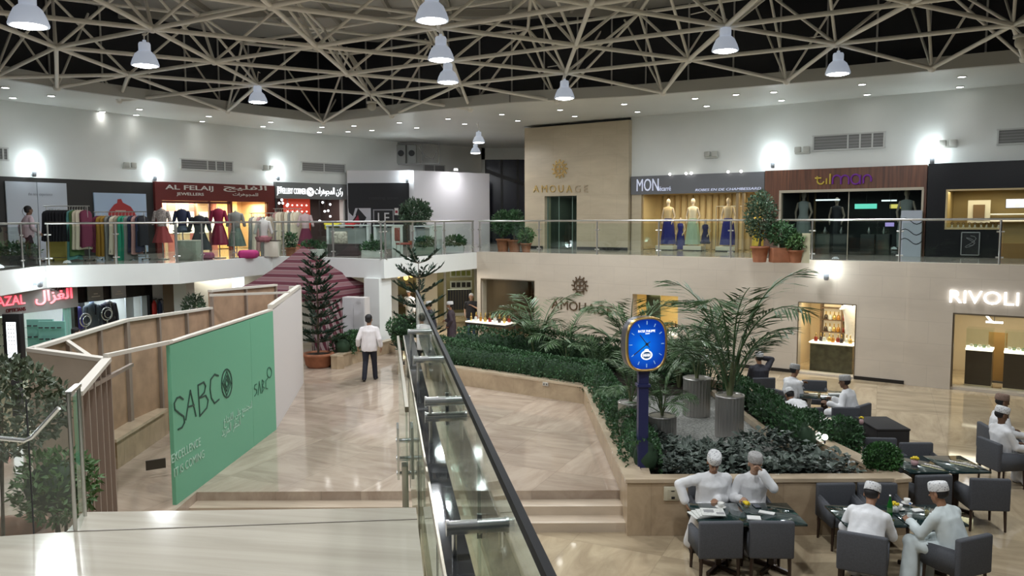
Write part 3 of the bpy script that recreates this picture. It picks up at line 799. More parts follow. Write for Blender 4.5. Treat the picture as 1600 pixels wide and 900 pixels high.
q = MB(); q.tube([gp(-70, 842)+Vector((0, -.02, .52)), gp(55, 834)+Vector((0, -.04, .47)), gp(64, 833)+Vector((0, -.03, .48)), b+Vector((-.02, -.05, .62))], .011, 10); q.build('bent_tube', CHROME, t, W=True)  # bent reflective tube across the guard
# ============================================================ BUILDING HOARDING
GREEN = mat('hoarding_green', (.15, .41, .26), .5)
HWHITE = mat('hoarding_white', (.62, .58, .56), .55)
HBEIGE = mat('hoarding_board', (.45, .37, .29), .6, var=.06, vs=2)
HBROWN = mat('hoarding_plywood', (.36, .23, .145), .6, var=.18, vs=3)
HSTUD = mat('hoarding_stud', (.26, .20, .16), .5)
HTOP = mat('hoarding_top_timber', (.60, .55, .48), .5)
INK = mat('hoarding_ink', (.02, .06, .045), .5)
PALEINK = mat('hoarding_pale_letter', (.42, .62, .50), .5)
zt, zb = 2.80, ZPL
def plan(px, py, z): p = G(px, py, z); return Vector((p.x, p.y))
S0 = plan(276, 789, zb); S1 = plan(432, 671, zb); S2 = plan(474, 599, zb)
# the line of panels facing the viewer's walkway
gp_ = thing('green_hoarding', 'green hoarding panel with dark outline logo and pale lettering', 'hoarding', (*S0, zb))
def panel(t, name, a, b, z0, z1a, z1b, m, th=.06, side=1):
    d = (b-a).normalized(); n = Vector((-d.y, d.x))*side*th
    q = MB(); A, B = a, b; C, D = b+n, a+n
    vs = [(*A, z0), (*B, z0), (*C, z0), (*D, z0), (*A, z1a), (*B, z1b), (*C, z1b), (*D, z1a)]
    q.add(vs, [(3, 2, 1, 0), (4, 5, 6, 7), (0, 1, 5, 4), (1, 2, 6, 5), (2, 3, 7, 6), (3, 0, 4, 7)]); return q.build(name, m, t, W=True)
Sm = ON(394, 600, S0, S1).to_2d()
panel(gp_, 'green_board', S0, Sm-(Sm-S0).normalized()*.006, zb, zt, zt, GREEN)
panel(gp_, 'green_board', Sm, S1, zb, zt, zt+.02, GREEN)
panel(gp_, 'top_timber', S0, S1, zt+.022, zt+.05, zt+.06, HTOP, .10)
d = (S1-S0).normalized(); d3 = Vector((d.x, d.y, 0)); nout = Vector((d.y, -d.x, 0))
def onS(px, py): p = ON(px, py, S0, S1); return p+nout*.006
def stroke(t, pts, m, w=.028, name='logo'):
    q = MB()
    for a, b in zip(pts[:-1], pts[1:]): q.bar(a+(a-b).normalized()*w*.3, b+(b-a).normalized()*w*.3, w, .006, up=nout) if (a-b).length > 1e-4 else None
    return q
# SABCO outline lettering
q = MB()
def poly_s(pts, w=.026):
    P = [onS(*p) for p in pts]
    for a, b in zip(P[:-1], P[1:]):
        e = (b-a).normalized(); q.bar(a-e*w*.3, b+e*w*.3, .006, w, up=e.cross(nout))
poly_s([(286, 624), (281, 620), (276, 622), (272, 630), (273, 640), (280, 646), (287, 651), (288, 660), (284, 668), (278, 671)])
poly_s([(290, 656), (297, 610), (306, 650)]); poly_s([(293, 636), (303, 633)])
poly_s([(312, 650), (309, 602), (318, 597), (321, 603), (319, 613), (311, 622), (321, 618), (325, 625), (323, 637), (312, 650)])
poly_s([(341, 587), (335, 585), (329, 593), (328, 608), (330, 622), (335, 630), (342, 624)])
def ring(cx, cy, rx, ry, n=20): return [(cx+rx*math.cos(2*math.pi*i/n), cy+ry*math.sin(2*math.pi*i/n)) for i in range(n+1)]
q.build('logo_lettering', INK, gp_, W=True); q = MB()
poly_s(ring(354, 599, 8, 22))
for s_ in (1.0, .66, .36): poly_s([(354, 599-19*s_), (354+6.5*s_, 599), (354, 599+19*s_), (354-6.5*s_, 599), (354, 599-19*s_)], .016)
q.build('logo_emblem', INK, gp_, W=True)
q = MB()
sx = lambda k: (397+ k[0]*29, 600-k[0]*15 + k[1]*20)
for ch in ([(.13, .1), (.03, .1), (.0, .35), (.13, .55), (.13, .8), (.02, .95)], [(.2, 1), (.27, 0), (.36, 1)], [(.42, 1), (.42, 0), (.52, .2), (.44, .5), (.54, .7), (.42, 1)], [(.72, .1), (.62, .2), (.62, .8), (.72, .9)]): poly_s([sx(p) for p in ch], .018)
poly_s(ring(420.5, 582, 3.5, 8, 12), .02)
q.build('small_logo_lettering', mat('hoarding_ink_faint', (.035, .13, .085), .5), gp_, W=True)
for s_, px, py, w_ in ((arabic('لنجتمع على الابداع'), 372, 647, 1.25), (arabic('انتظر المزيد'), 361, 668, .80)):
    letters(s_, .22, PALEINK, onS(px, py), d3, gp_, width=w_, height=.20, extr=.003, name='pale_lettering')
for s_, px, py, w_ in (('EXCELLENCE', 291, 703, .95), ('IT IS COMING', 296, 723, 1.0)):
    letters(s_, .16, PALEINK, onS(px, py), d3, gp_, width=w_, height=.13, extr=.003, name='pale_lettering')
t = thing('white_hoarding', 'plain white hoarding panel continuing beyond the green panel towards the potted pine', 'hoarding', (*S1, zb))
panel(t, 'white_board', S1, S2, zb, zt+.02, 2.92, HWHITE); panel(t, 'top_timber', S1, S2, zt+.062, 2.94, 2.97, HTOP, .10)
e = (S2-S1).normalized(); panel(t, 'end_board', S2, S2+e*.03+Vector((-.35*e.y*-1*0, 0))+Vector((.0, .05)), zb, 2.93, 2.93, HTOP, .30)
# enclosure of plywood panels behind
A_, B_, C_ = AT(45, 548, 11.0).to_2d(), AT(165, 565, 10.15).to_2d(), AT(118, 622, 8.1).to_2d()
D_, E_, F_ = AT(195, 500, 14.25).to_2d(), AT(328, 484, 17.5).to_2d(), AT(430, 449, 20.3).to_2d()
def framed(name, lb, pts, zs, gaps, flip=1, m=HBROWN, groupname=None, inner=True):
    t = thing(name, lb, 'hoarding', (*pts[0], zb))
    for i, (a, b) in enumerate(zip(pts[:-1], pts[1:])):
        panel(t, 'plywood_board', a, b, zb, zs[i], zs[i+1], m, .03, flip)
        L = (b-a).length; k = max(1, round(L/gaps)); dd = (b-a).normalized(); nn = Vector((-dd.y, dd.x))*-flip*.03
        for j in range(k+1):
            p = a+dd*min(max(L*j/k, .03), L-.03)+nn; z = zs[i]+(zs[i+1]-zs[i])*j/k
            q = MB(); q.box((p.x, p.y, (zb+z)/2), (.06, .06, z-zb), math.atan2(dd.y, dd.x)); q.build('stud', HSTUD, t, W=True)
        q = MB(); a3 = Vector((*(a+nn*.5), zs[i]+.02)); b3 = Vector((*(b+nn*.5), zs[i+1]+.02)); q.bar(a3, b3, .11, .05); q.build('top_timber', HTOP, t, W=True)
    return t
framed('plywood_hoarding', 'low rear run of brown plywood hoarding before the suit shop window', [A_, D_, E_], [2.80, 2.80, 2.66], 1.0)
framed('plywood_hoarding', 'taller rear run of brown plywood hoarding near the striped tent', [E_, F_], [3.04, 2.94], 1.3)
framed('plywood_hoarding', 'beige faced hoarding end closing the enclosure behind the left bush', [A_, B_], [2.80, 2.80], 1.9, -1, HBEIGE)
framed('plywood_hoarding', 'nearest plywood hoarding leg slanting towards the viewer with open studs', [B_, C_], [2.80, 2.80], .42, -1, HBROWN)
t = thing('timber_brace', 'long pale timber brace from the plywood corner to the green panel top', 'timber', (*B_, 2.8)); q = MB(); q.bar((*B_, 2.87), (*(S0+Vector((-.03, .1))), 2.84), .07, .05); q.build('batten', HTOP, t, W=True)
t = thing('timber_brace', 'slanting timber brace across the corner above the beige hoarding end', 'timber', (*(A_*.6+B_*.4), 2.84)); q = MB(); q.bar(AT(100, 530, 12.2), AT(152, 566, 10.3), .06, .05); q.build('batten', HTOP, t, W=True)
t = thing('timber_brace', 'sloping grey brace fixed to the nearest plywood leg', 'timber', (*C_, 2.4)); q = MB(); q.bar(AT(134, 608, 8.6), AT(206, 570, 12.0), .05, .05); q.build('batten', HSTUD, t, W=True)
t = thing('timber_brace', 'timber brace from the tall plywood run to the white panel end', 'timber', (*E_, 2.9)); q = MB(); q.bar((*(E_*.99), 2.98), (*(S1*.45+S2*.55), 2.96), .05, .05); q.build('batten', HTOP, t, W=True)
# stone kerb with a wall grille seen inside the enclosure
t = thing('stone_kerb', 'low brown stone wall with pale cap inside the plywood enclosure', 'low wall', G(225, 700, zb))
a, b, c = G(190, 690, .85), G(258, 640, .85), G(272, 727, .85)
q = MB(); wallseg(q, G(182, 685, .95)[:2], G(262, 636, .95)[:2], zb, .92, .3, 1); q.build('wall_body', PLANTST, t, W=True)
q = MB(); wallseg(q, G(182, 686, .98)[:2], G(262, 637, .98)[:2], .92, .97, .34, 1); q.build('cap', CAPST, t, W=True)
q = MB(); p = G(243, 737, .5); q.box((p.x, p.y+.02, .62), (.30, .03, .16), .55); q.build('grille', mat('grille_brown', (.06, .045, .035), .5), t, W=True)
# ============================================================ GARDEN
def rnd(a, b): return random.uniform(a, b)
def rdir(up=0.0):
    while True:
        v = Vector((rnd(-1, 1), rnd(-1, 1), rnd(-1, 1)))
        if .05 < v.length < 1: v.normalize(); v.z += up; return v.normalized()
def foliage(mb, c, r, n, L, w, shell=.55, up=.25):
    """n leaves over an ellipsoid of radii r round c"""
    c = Vector(c)
    for _ in range(n):
        d = rdir(); k = shell+(1-shell)*random.random()**.6
        p = c+Vector((d.x*r[0], d.y*r[1], d.z*r[2]))*k
        o = (d*.7+rdir(up)).normalized()
        mb.leaf(p, o, rdir(.6), L*rnd(.7, 1.25), w*rnd(.7, 1.25))
def pot(mb, r, h, z=0.0, rim=.02):
    mb.lathe([(r*.72, z), (r*.80, z+h*.3), (r*.95, z+h*.86), (r+rim, z+h*.87), (r+rim, z+h), (r*.88, z+h), (r*.84, z+h*.86)], n=22)
def frond(length, droop, nleaf, lw, wid):
    """pinnate frond along +Y leaving the origin, arching"""
    q = MB(); pts = []
    for i in range(13):
        t = i/12; a = math.radians(68)-droop*t*t
        if i == 0: p = Vector((0, 0, 0))
        else: p = pts[-1]+Vector((0, math.cos(a), math.sin(a)))*(length/12)
        pts.append(p)
    q.tube(pts, [.012*(1-.8*i/12)+.002 for i in range(13)], 5)
    for k in range(nleaf):
        t = .22+.78*k/(nleaf-1); f = t*12; i = min(11, int(f)); p = pts[i].lerp(pts[i+1], f-i); d = (pts[i+1]-pts[i]).normalized()
        L = wid*math.sin(math.pi*min(1, (t-.12)/.95))**.7*rnd(.9, 1.1)+.05
        for sgn in (-1, 1):
            o = (Vector((sgn, 0, 0))*.8+d*.75+Vector((0, 0, rnd(-.35, .05)))).normalized()
            x = o.cross(Vector((0, 0, 1))).normalized(); e = p+o*L*.55+Vector((0, 0, -.02)); tip = p+o*L+Vector((0, 0, -.10*L-.02))
            q.add([p, e+x*lw/2, tip, e-x*lw/2], [(0, 1, 2, 3)], False)
    return q
FR = [frond(1.5, 1.15, 27, .029, .46).build('frond', LEAF_P, link=False).data, frond(1.25, 1.45, 24, .028, .40).build('frond', LEAF_P, link=False).data, frond(.95, 1.0, 20, .027, .32).build('frond', LEAF_P, link=False).data]
for me in FR: me.name = 'frond'
def palm(root, z0, n, s, seed, lean=1.0, stems=3, tilt=.9):
    random.seed(seed)
    for k in range(stems):
        a = 2*math.pi*k/stems+rnd(0, 1); q = MB(); h = rnd(.35, .6)*s
        q.tube([(0, 0, z0), (.05*math.cos(a)*s, .05*math.sin(a)*s, z0+h*.5), (.10*math.cos(a)*s, .10*math.sin(a)*s, z0+h)], [.03*s, .025*s, .02*s], 7); q.build('stem', mat('palm_stem', (.13, .15, .07), .5), root)
    for k in range(n):
        a = 2*math.pi*k*.382+rnd(-.3, .3); o = bpy.data.objects.new('frond', FR[k % 3] if k < n*.75 else FR[2]); COL.objects.link(o); o.parent = root
        t = rnd(-.35, .62)*tilt if k > 2 else rnd(-.4, -.1)
        o.matrix_basis = Matrix.Translation((.08*math.cos(a)*s, .08*math.sin(a)*s, z0+rnd(.15, .5)*s)) @ Matrix.Rotation(a-math.pi/2, 4, 'Z') @ Matrix.Rotation(-t, 4, 'X') @ Matrix.Scale(s*rnd(.8, 1.15), 4)
# ---- raised planter walls
PZ = .85
def ring_wall(t, name, pts, z0, z1, th, m, close=False, side=1):
    q = MB()
    for a, b in zip(pts[:-1], pts[1:]): wallseg(q, a, b, z0, z1, th, side)
    return q.build(name, m, t, W=True)
t = thing('raised_planter', 'large raised stone planter between the steps and the cafe tables', 'planter', (3.5, 14, 0))
a0, a1, a2, a3, a4 = (1.66, 11.22), (1.62, 17.75), (-1.62, 20.12), (-2.85, 21.0), (-2.4, 23.2)
b0, b1, b2, b3, b4 = (5.74, 11.22), (5.40, 13.1), (5.26, 18.0), (3.2, 20.8), (.4, 23.1)
ring_wall(t, 'front_wall', [b0, a0], 0, PZ-.05, .25, PLANTST, side=-1)
ring_wall(t, 'terrace_wall', [a0, a1, a2, a3, a4], 0, PZ-.05, .25, PLANTST, side=-1)
ring_wall(t, 'cafe_wall', [b0, b1, b2, b3, b4, a4], 0, PZ-.05, .25, PLANTST, side=1)
ring_wall(t, 'cap', [(b0[0]+.03, b0[1]-.03), (a0[0]-.03, a0[1]-.03)], PZ-.05, PZ+.003, .24, CAPST, side=-1)
ring_wall(t, 'cap', [(a0[0]-.03, a0[1]-.03), (a1[0]-.03, a1[1]), a2, a3, a4], PZ-.05, PZ, .30, CAPST, side=-1)
ring_wall(t, 'cap', [(b0[0]+.03, b0[1]-.03), (b1[0]+.03, b1[1]), b2, b3, b4, a4], PZ-.05, PZ, .26, CAPST, side=1)
q = MB(); q.prism([(1.7, 11.3), (5.68, 11.3), (5.34, 13.1), (5.2, 18), (3.2, 20.7), (.4, 23), (-2.3, 23.1), (-2.8, 21.05), (-1.6, 20.2), (1.68, 17.8)], .1, .66); q.build('soil', SOIL, t, W=True)
q = MB(); wallseg(q, G(1006, 746, PZ)[:2], (2.36, 17.4), .5, PZ-.02, .12, -1); q.build('inner_kerb', CAPST, t, W=True)
q = MB(); wallseg(q, (4.72, 12.7), (4.55, 17.5), .5, PZ-.06, .12, 1); q.build('inner_kerb', CAPST, t, W=True)
q = MB(); q.prism([(2.5, 12.9), (4.68, 12.9), (4.5, 17.4), (2.5, 17.4)], .6, .685)
q.build('gravel_bed', mat('grey_gravel', (.22, .22, .20), .7, var=.6, vs=26, bump=.6, bs=60), t, W=True)
# socket plate on the planter front
t = thing('socket_box', 'cream service socket box on the planter front beside the seated men', 'socket', (0, 0, 0)); p = G(1049, 771, .6); t.matrix_basis = Matrix.Translation((p.x*11.21/p.y, 11.215, zat(1049, 771, (p.x*11.21/p.y, 11.21))))
q = MB(); q.rbox((0, -.012, 0), (.225, .03, .21), .01); q.build('plate', mat('socket_cream', (.52, .48, .36), .45), t)
q = MB(); q.rbox((.015, -.03, -.005), (.15, .012, .16), .008); q.build('lid', mat('socket_cream2', (.46, .42, .31), .45), t); q = MB(); q.box((.02, -.037, -.055), (.05, .006, .035)); q.box((.015, -.037, .045), (.05, .006, .012)); q.build('socket_hole', BLACK, t)
# retaining wall switch plate
t = thing('wall_socket', 'pale socket plate low on the terrace wall under the hedge', 'socket', (0, 0, 0)); p = ON(853, 600, a1, a2); t.matrix_basis = Matrix.Translation((p.x-.01, p.y-.016, p.z)) @ Matrix.Rotation(-.63, 4, 'Z')
q = MB(); q.rbox((0, 0, 0), (.16, .02, .09), .006); q.build('plate', mat('socket_grey', (.5, .46, .4), .4), t); q = MB(); q.box((-.035, -.012, 0), (.03, .006, .03)); q.box((.035, -.012, 0), (.03, .006, .03)); q.build('socket_hole', DKGREY, t)
# ---- clipped hedge along the terrace
def hedge(name, lb, pts, w, z0, z1, n, L=.055, lw=.035, m=LEAF_D, grp=None):
    t = thing(name, lb, 'hedge', (*pts[0], z0), 0, grp); core = MB(); q = MB(); segs = list(zip(pts[:-1], pts[1:])); Ls = [(Vector(b)-Vector(a)).length for a, b in segs]; T = sum(Ls)
    for (a, b), l in zip(segs, Ls):
        a, b = Vector(a), Vector(b); d = (b-a).normalized(); k = max(2, int(l/.33))
        for i in range(k):
            p = a+d*(l*(i+.5)/k); core.ell((p.x+rnd(-.05, .05), p.y+rnd(-.05, .05), (z0+z1)/2-.05), (w*.40*rnd(.85, 1.05), w*.40*rnd(.85, 1.05), (z1-z0)*.44*rnd(.85, 1.05)), 9, 6)
        for _ in range(int(n*l/T)):
            u = random.random(); p = a+d*(l*u); nx = Vector((-d.y, d.x)); ang = rnd(-.25, math.pi+.25); bump_ = 1+.12*math.sin(p.x*5+p.y*7)+rnd(-.08, .06)
            o = nx*math.cos(ang)*w*.5*bump_; z = z0+max(.03, (.35+.65*math.sin(ang)*bump_))*(z1-z0) if math.sin(ang) > 0 else z0+rnd(.05, .4)*(z1-z0)
            dr = Vector((o.x, o.y, math.sin(ang)*.5)).normalized(); q.leaf((p.x+o.x, p.y+o.y, z), (dr+rdir(.2)*.9), rdir(.5), L*rnd(.7, 1.3), lw*rnd(.8, 1.2))
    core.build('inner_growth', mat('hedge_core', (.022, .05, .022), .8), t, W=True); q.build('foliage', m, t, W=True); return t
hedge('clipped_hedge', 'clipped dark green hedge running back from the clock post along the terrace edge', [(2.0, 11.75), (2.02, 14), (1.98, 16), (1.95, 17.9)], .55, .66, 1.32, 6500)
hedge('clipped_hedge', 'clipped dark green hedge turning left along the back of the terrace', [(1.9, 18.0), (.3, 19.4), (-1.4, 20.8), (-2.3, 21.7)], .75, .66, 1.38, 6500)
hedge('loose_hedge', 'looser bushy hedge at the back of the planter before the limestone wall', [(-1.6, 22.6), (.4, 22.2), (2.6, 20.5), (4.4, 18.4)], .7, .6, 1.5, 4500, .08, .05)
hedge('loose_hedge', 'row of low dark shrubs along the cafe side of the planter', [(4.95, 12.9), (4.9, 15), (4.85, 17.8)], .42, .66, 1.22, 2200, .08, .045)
# ---- leafy ground cover at the front
t = thing('ground_cover', 'dense grey green leafy ground cover filling the front bed behind the seated men', 'plant bed', (3.6, 12, .66)); q = MB()
random.seed(3)
for _ in range(3600):
    x, y = rnd(2.25, 5.35), rnd(11.5, 13.2)
    if x > 5.35-(y-11.3)*.42+rnd(-.1, .1) or x < 2.3: continue
    h = .16+.14*math.sin(x*3.1+1)*math.sin(y*4)+rnd(-.1, .12); L = rnd(.09, .16)
    q.leaf((x, y, .68+max(.03, h)), Vector((rnd(-1, 1), rnd(-1, 1)-.3, rnd(-.1, .6))), Vector((rnd(-.4, .4), rnd(-.4, .4), 1)), L, L*.72)
q.build('foliage', LEAF_G, t, W=True); t['kind'] = 'stuff'
# ---- round bush on the cap and bushy shrubs on the cafe side
def bush(name, lb, c, r, n, L, w, m, grp=None, cat='shrub', base=None, core=True):
    c = Vector(c); t = thing(name, lb, cat, (c.x, c.y, base if base is not None else c.z-r[2]), 0, grp)
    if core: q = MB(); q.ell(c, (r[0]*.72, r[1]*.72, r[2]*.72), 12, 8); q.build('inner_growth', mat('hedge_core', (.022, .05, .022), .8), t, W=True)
    q = MB(); foliage(q, c, r, n, L, w, .72); q.build('foliage', m, t, W=True)
    q = MB(); zb_ = base if base is not None else c.z-r[2]
    for k in range(3): q.tube([(c.x+rnd(-.04, .04), c.y+rnd(-.04, .04), zb_), (c.x+rnd(-.1, .1), c.y+rnd(-.1, .1), c.z)], .015, 5)
    q.build('stem', BARK, t, W=True); return t
LEAF_BALL = leafmat('leaf_ball', (.04, .115, .03))
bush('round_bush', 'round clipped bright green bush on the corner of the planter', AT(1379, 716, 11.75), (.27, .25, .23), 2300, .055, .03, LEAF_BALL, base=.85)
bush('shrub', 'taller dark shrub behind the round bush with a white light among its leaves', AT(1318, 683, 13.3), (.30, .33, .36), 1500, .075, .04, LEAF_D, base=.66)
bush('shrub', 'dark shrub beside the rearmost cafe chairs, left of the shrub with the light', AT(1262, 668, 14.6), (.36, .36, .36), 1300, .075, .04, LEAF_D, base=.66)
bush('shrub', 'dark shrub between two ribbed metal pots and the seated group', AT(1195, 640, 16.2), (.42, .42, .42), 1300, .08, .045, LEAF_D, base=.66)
# floodlight and small garden spotlights
t = thing('garden_spotlight', 'white garden spotlight standing in the planter by the dark shrubs', 'spotlight', AT(1289, 683, 13.0)-Vector((0, 0, .25)))
q = MB(); q.cyl((0, 0, -.1), (0, 0, .2), .015); q.build('stake', DKGREY, t); q = MB(); q.ell((0, 0, .25), .05, 12, 8); q.build('lamp_globe', emis('garden_glow', (1, 1, .95), 4), t)
t = thing('garden_spotlight', 'white globe spotlight beside the clock post', 'spotlight', AT(1018, 690, 12.6)-Vector((0, 0, .3)))
q = MB(); q.cyl((0, 0, -.15), (0, 0, .25), .015); q.build('stake', DKGREY, t); q = MB(); q.ell((0, 0, .28), .07, 12, 8); q.build('lamp_globe', mat('globe_grey', (.5, .52, .52), .3), t)
# ---- ribbed metal pots with palms
RIB = mat('ribbed_metal', (.42, .40, .38), .35, .75)
def ribpot(lb, c, r, h, n, s, seed, tilt=.9, stems=3):
    t = thing('potted_palm', lb, 'potted palm', c, 0, 'palms in ribbed metal pots'); q = MB(); k = 52; pr = []
    for i in range(k): a = 2*math.pi*i/k; rr_ = r*(1.0 if i % 2 else .965); pr.append((rr_*math.cos(a), rr_*math.sin(a)))
    q.prism(pr, 0, h*.98); q.lathe([(r*1.02, h*.96), (r*1.02, h), (r*.9, h), (r*.88, h*.9)], n=40); q.build('ribbed_pot', RIB, t)
    q = MB(); q.lathe([(0, h*.93), (r*.9, h*.92)], n=24); q.build('soil', SOIL, t); palm(t, h*.9, n, s, seed, stems=stems, tilt=tilt); return t
def at_z(px, py, z): return G(px, py, z)
ribpot('tall palm in the rightmost ribbed metal pot, fronds reaching over the limestone wall', at_z(1139, 681, .69), .255, .76, 15, 1.42, 11, .62)
ribpot('bushy palm in the ribbed metal pot behind the blue clock', at_z(1088, 648, .69), .27, .76, 14, 1.0, 5)
ribpot('small palm in the short ribbed metal pot right beside the clock post', at_z(1034, 694, .69), .25, .52, 16, .62, 8, 1.0)
ribpot('shrubby palm in a ribbed pot half hidden by the clock post', at_z(985, 690, .69), .22, .72, 14, .6, 9, 1.1)
def bedpalm(lb, px, py, Y, s, n, seed, tilt=.62, z0=.6):
    p = AT(px, py, Y); t = thing('garden_palm', lb, 'palm', (p.x, p.y, z0), 0, 'feathery palms in the garden bed'); palm(t, 0, n, s, seed, stems=4, tilt=tilt); return t
bedpalm('feathery palm whose fronds rise behind the top of the clock', 985, 560, 19.8, 1.5, 12, 21)
bedpalm('feathery palm left of the clock under the limestone wall lettering', 885, 560, 21.0, 1.0, 12, 22)
bedpalm('feathery palm at the left end before the lit perfume counter', 838, 560, 21.8, 1.45, 12, 23, .75)
bedpalm('feathery palm between the clock and the tall potted palm', 1062, 560, 18.4, 1.3, 13, 24)
bedpalm('low feathery palm in the hedge left of the clock', 935, 575, 19.2, .9, 13, 25)
bedpalm('low feathery palm filling the gap right of the clock', 1105, 590, 17.4, .95, 14, 27)
# ---- street clock
CB = mat('clock_navy', (.018, .022, .085), .4)
t = thing('street_clock', 'blue lit street clock with gold rim on a navy post at the planter corner', 'clock', (*G(1003, 746, .66)[:2], .66), math.radians(3))
bz = t.location.z; cz = zat(1008, 536, (t.matrix_basis.translation.x, t.matrix_basis.translation.y))-.66
def squircle(rx, ry, n=48, e=2.9):
    out = []
    for i in range(n):
        a = 2*math.pi*i/n; c_, s_ = math.cos(a), math.sin(a); out.append((rx*abs(c_)**(2/e)*(1 if c_ >= 0 else -1), ry*abs(s_)**(2/e)*(1 if s_ >= 0 else -1)))
    return out
def shell(mb, secs):
    vs = []; fs = []; n = 48
    for y, sc in secs:
        for x, z in squircle(.325*sc, .405*sc): vs.append((x, y, cz+z))
    for k in range(len(secs)-1):
        for i in range(n): fs.append((k*n+i, k*n+(i+1) % n, (k+1)*n+(i+1) % n, (k+1)*n+i))
    mb.add(vs, fs, True); mb.add(vs[:n], [list(range(n))], False); mb.add(vs[-n:], [list(range(n))[::-1]], False)
head = thing('clock_head', None, None) ; bpy.data.objects.remove(head)
HR = Matrix.Rotation(math.radians(13), 4, 'Z')
def hb(mb, name, m, par=t):
    mb.v = [tuple(HR @ Vector(v)) for v in mb.v]; return mb.build(name, m, par)
q = MB(); shell(q, [(-.10, .93), (-.11, .98), (-.08, 1.0), (.08, 1.0), (.11, .97), (.11, .9)]); hs = hb(q, 'clock_case', mat('clock_case_grey', (.10, .10, .115), .35, .5))
q = MB()
vs = []; fs = []; n = 48
for y, sc in ((-.09, 1.02), (-.13, 1.02), (-.145, .985), (-.135, .93), (-.11, .925)):
    for x, z in squircle(.325*sc, .405*sc): vs.append((x, y, cz+z))
for k in range(4):
    for i in range(n): fs.append((k*n+i, k*n+(i+1) % n, (k+1)*n+(i+1) % n, (k+1)*n+i))
q.add(vs, fs, True); hb(q, 'gold_rim', GOLD)
# dial: backlit blue, brightest in the middle
dm = bpy.data.materials.new('clock_dial_blue'); dm.use_nodes = True; nt = dm.node_tree; b_ = nt.nodes['Principled BSDF']
tc = nt.nodes.new('ShaderNodeTexCoord'); vm = nt.nodes.new('ShaderNodeVectorMath'); vm.operation = 'DISTANCE'; nt.links.new(tc.outputs['Object'], vm.inputs[0]); vm.inputs[1].default_value = (-.03, -.11, cz-.02)
rp = nt.nodes.new('ShaderNodeValToRGB'); rp.color_ramp.elements[0].color = (.0, .26, .85, 1); rp.color_ramp.elements[1].color = (.0, .022, .26, 1); rp.color_ramp.elements[1].position = .36; e_ = rp.color_ramp.elements.new(.14); e_.color = (.0, .11, .62, 1)
nt.links.new(vm.outputs['Value'], rp.inputs[0]); nt.links.new(rp.outputs[0], b_.inputs['Emission Color']); b_.inputs['Emission Strength'].default_value = .9; b_.inputs['Base Color'].default_value = (0, .03, .2, 1); b_.inputs['Roughness'].default_value = .3
q = MB(); sq = squircle(.325*.94, .405*.94); q.add([(x, -.115, cz+z) for x, z in sq], [list(range(48))], False); dial = hb(q, 'dial', dm)
MK = mat('clock_marker', (.35, .55, .72), .3, emit=(.3, .55, .8), es=.35)
for k in range(12):
    a = math.radians(30*k); rx, rz = .325*.94, .405*.94; L0, L1 = .78, .92; s_, c_ = math.sin(a), math.cos(a); q = MB()
    q.bar((rx*L0*s_, -.12, cz+rz*L0*c_), (rx*L1*s_, -.12, cz+rz*L1*c_), .008, .016 if k % 3 else .022, up=(0, 1, 0)); hb(q, 'hour_marker', MK, dial)
HD = mat('clock_hand', (.10, .085, .08), .4, .5)
q = MB(); q.bar((.0, -.125, cz), (-.215, -.125, cz-.155), .006, .022, up=(0, 1, 0)); q.bar((0, -.125, cz), (.05, -.125, cz+.035), .006, .022, up=(0, 1, 0)); hb(q, 'minute_hand', HD, dial)
q = MB(); q.bar((.0, -.128, cz), (-.115, -.128, cz+.145), .006, .028, up=(0, 1, 0)); q.bar((0, -.128, cz), (.04, -.128, cz-.05), .006, .028, up=(0, 1, 0)); q.cyl((0, -.12, cz), (0, -.136, cz), .022, n=12); hb(q, 'hour_hand', HD, dial)
WL = emis('clock_letter_white', (1, 1, 1), 1.1)
for s_, w_, h_, z_ in (('PATEK PHILIPPE', .275, .035, .20), ('GENEVE', .07, .015, .16)):
    o = letters(s_, .05, WL, (0, 0, 0), (1, 0, 0), t, width=w_, height=h_, extr=.002); o.data.transform(o.data and (HR @ Matrix.Translation((.005, -.122, cz+z_)) @ t.matrix_basis.to_3x3().to_4x4().copy() @ Matrix.Translation(t.matrix_basis.inverted() @ Vector((0, 0, 0)))).inverted().inverted() if False else Matrix.Identity(4))
    cen = sum((v.co for v in o.data.vertices), Vector())/len(o.data.vertices); o.data.transform(Matrix.Translation(-cen)); o.data.transform(HR @ Matrix.Translation((.005, -.122, cz+z_)) @ Matrix.Rotation(math.radians(3), 4, 'Z'))
q = MB()
def disc(cx, cz_, rx, rz, y): q.add([(cx+rx*math.cos(2*math.pi*i/24), y, cz+cz_+rz*math.sin(2*math.pi*i/24)) for i in range(24)], [list(range(24))], False)
disc(0, -.165, .095, .072, -.121); disc(0, -.092, .035, .02, -.121); EM = hb(q, 'emblem', WL)
q = MB(); disc(0, -.165, .075, .052, -.123); hb(q, 'emblem_inner', mat('emblem_blue', (.02, .12, .3), .4))
letters('1839', .05, WL, (0, 0, 0), (1, 0, 0), None, width=.11, height=.04, extr=.001) if False else None
q = MB()
for k in range(5): q.box((-.05+.025*k, -.125, cz-.165), (.008, .003, .05)); 
q.box((0, -.125, cz-.165), (.13, .003, .007)); hb(q, 'emblem_bars', WL)
q = MB(); q.prism([(-.075, -.065), (.075, -.065), (.075, .065), (-.075, .065)], .03, cz-.40); q.build('post', CB, t)
q = MB(); q.prism([(-.10, -.09), (.10, -.09), (.10, .09), (-.10, .09)], cz-.66, cz-.62); q.prism([(-.085, -.075), (.085, -.075), (.085, .075), (-.085, .075)], cz-.46, cz-.38); q.build('collar', CB, t)
q = MB(); q.rbox((0, 0, .02), (.26, .24, .04), .01); q.build('base_plate', CB, t)
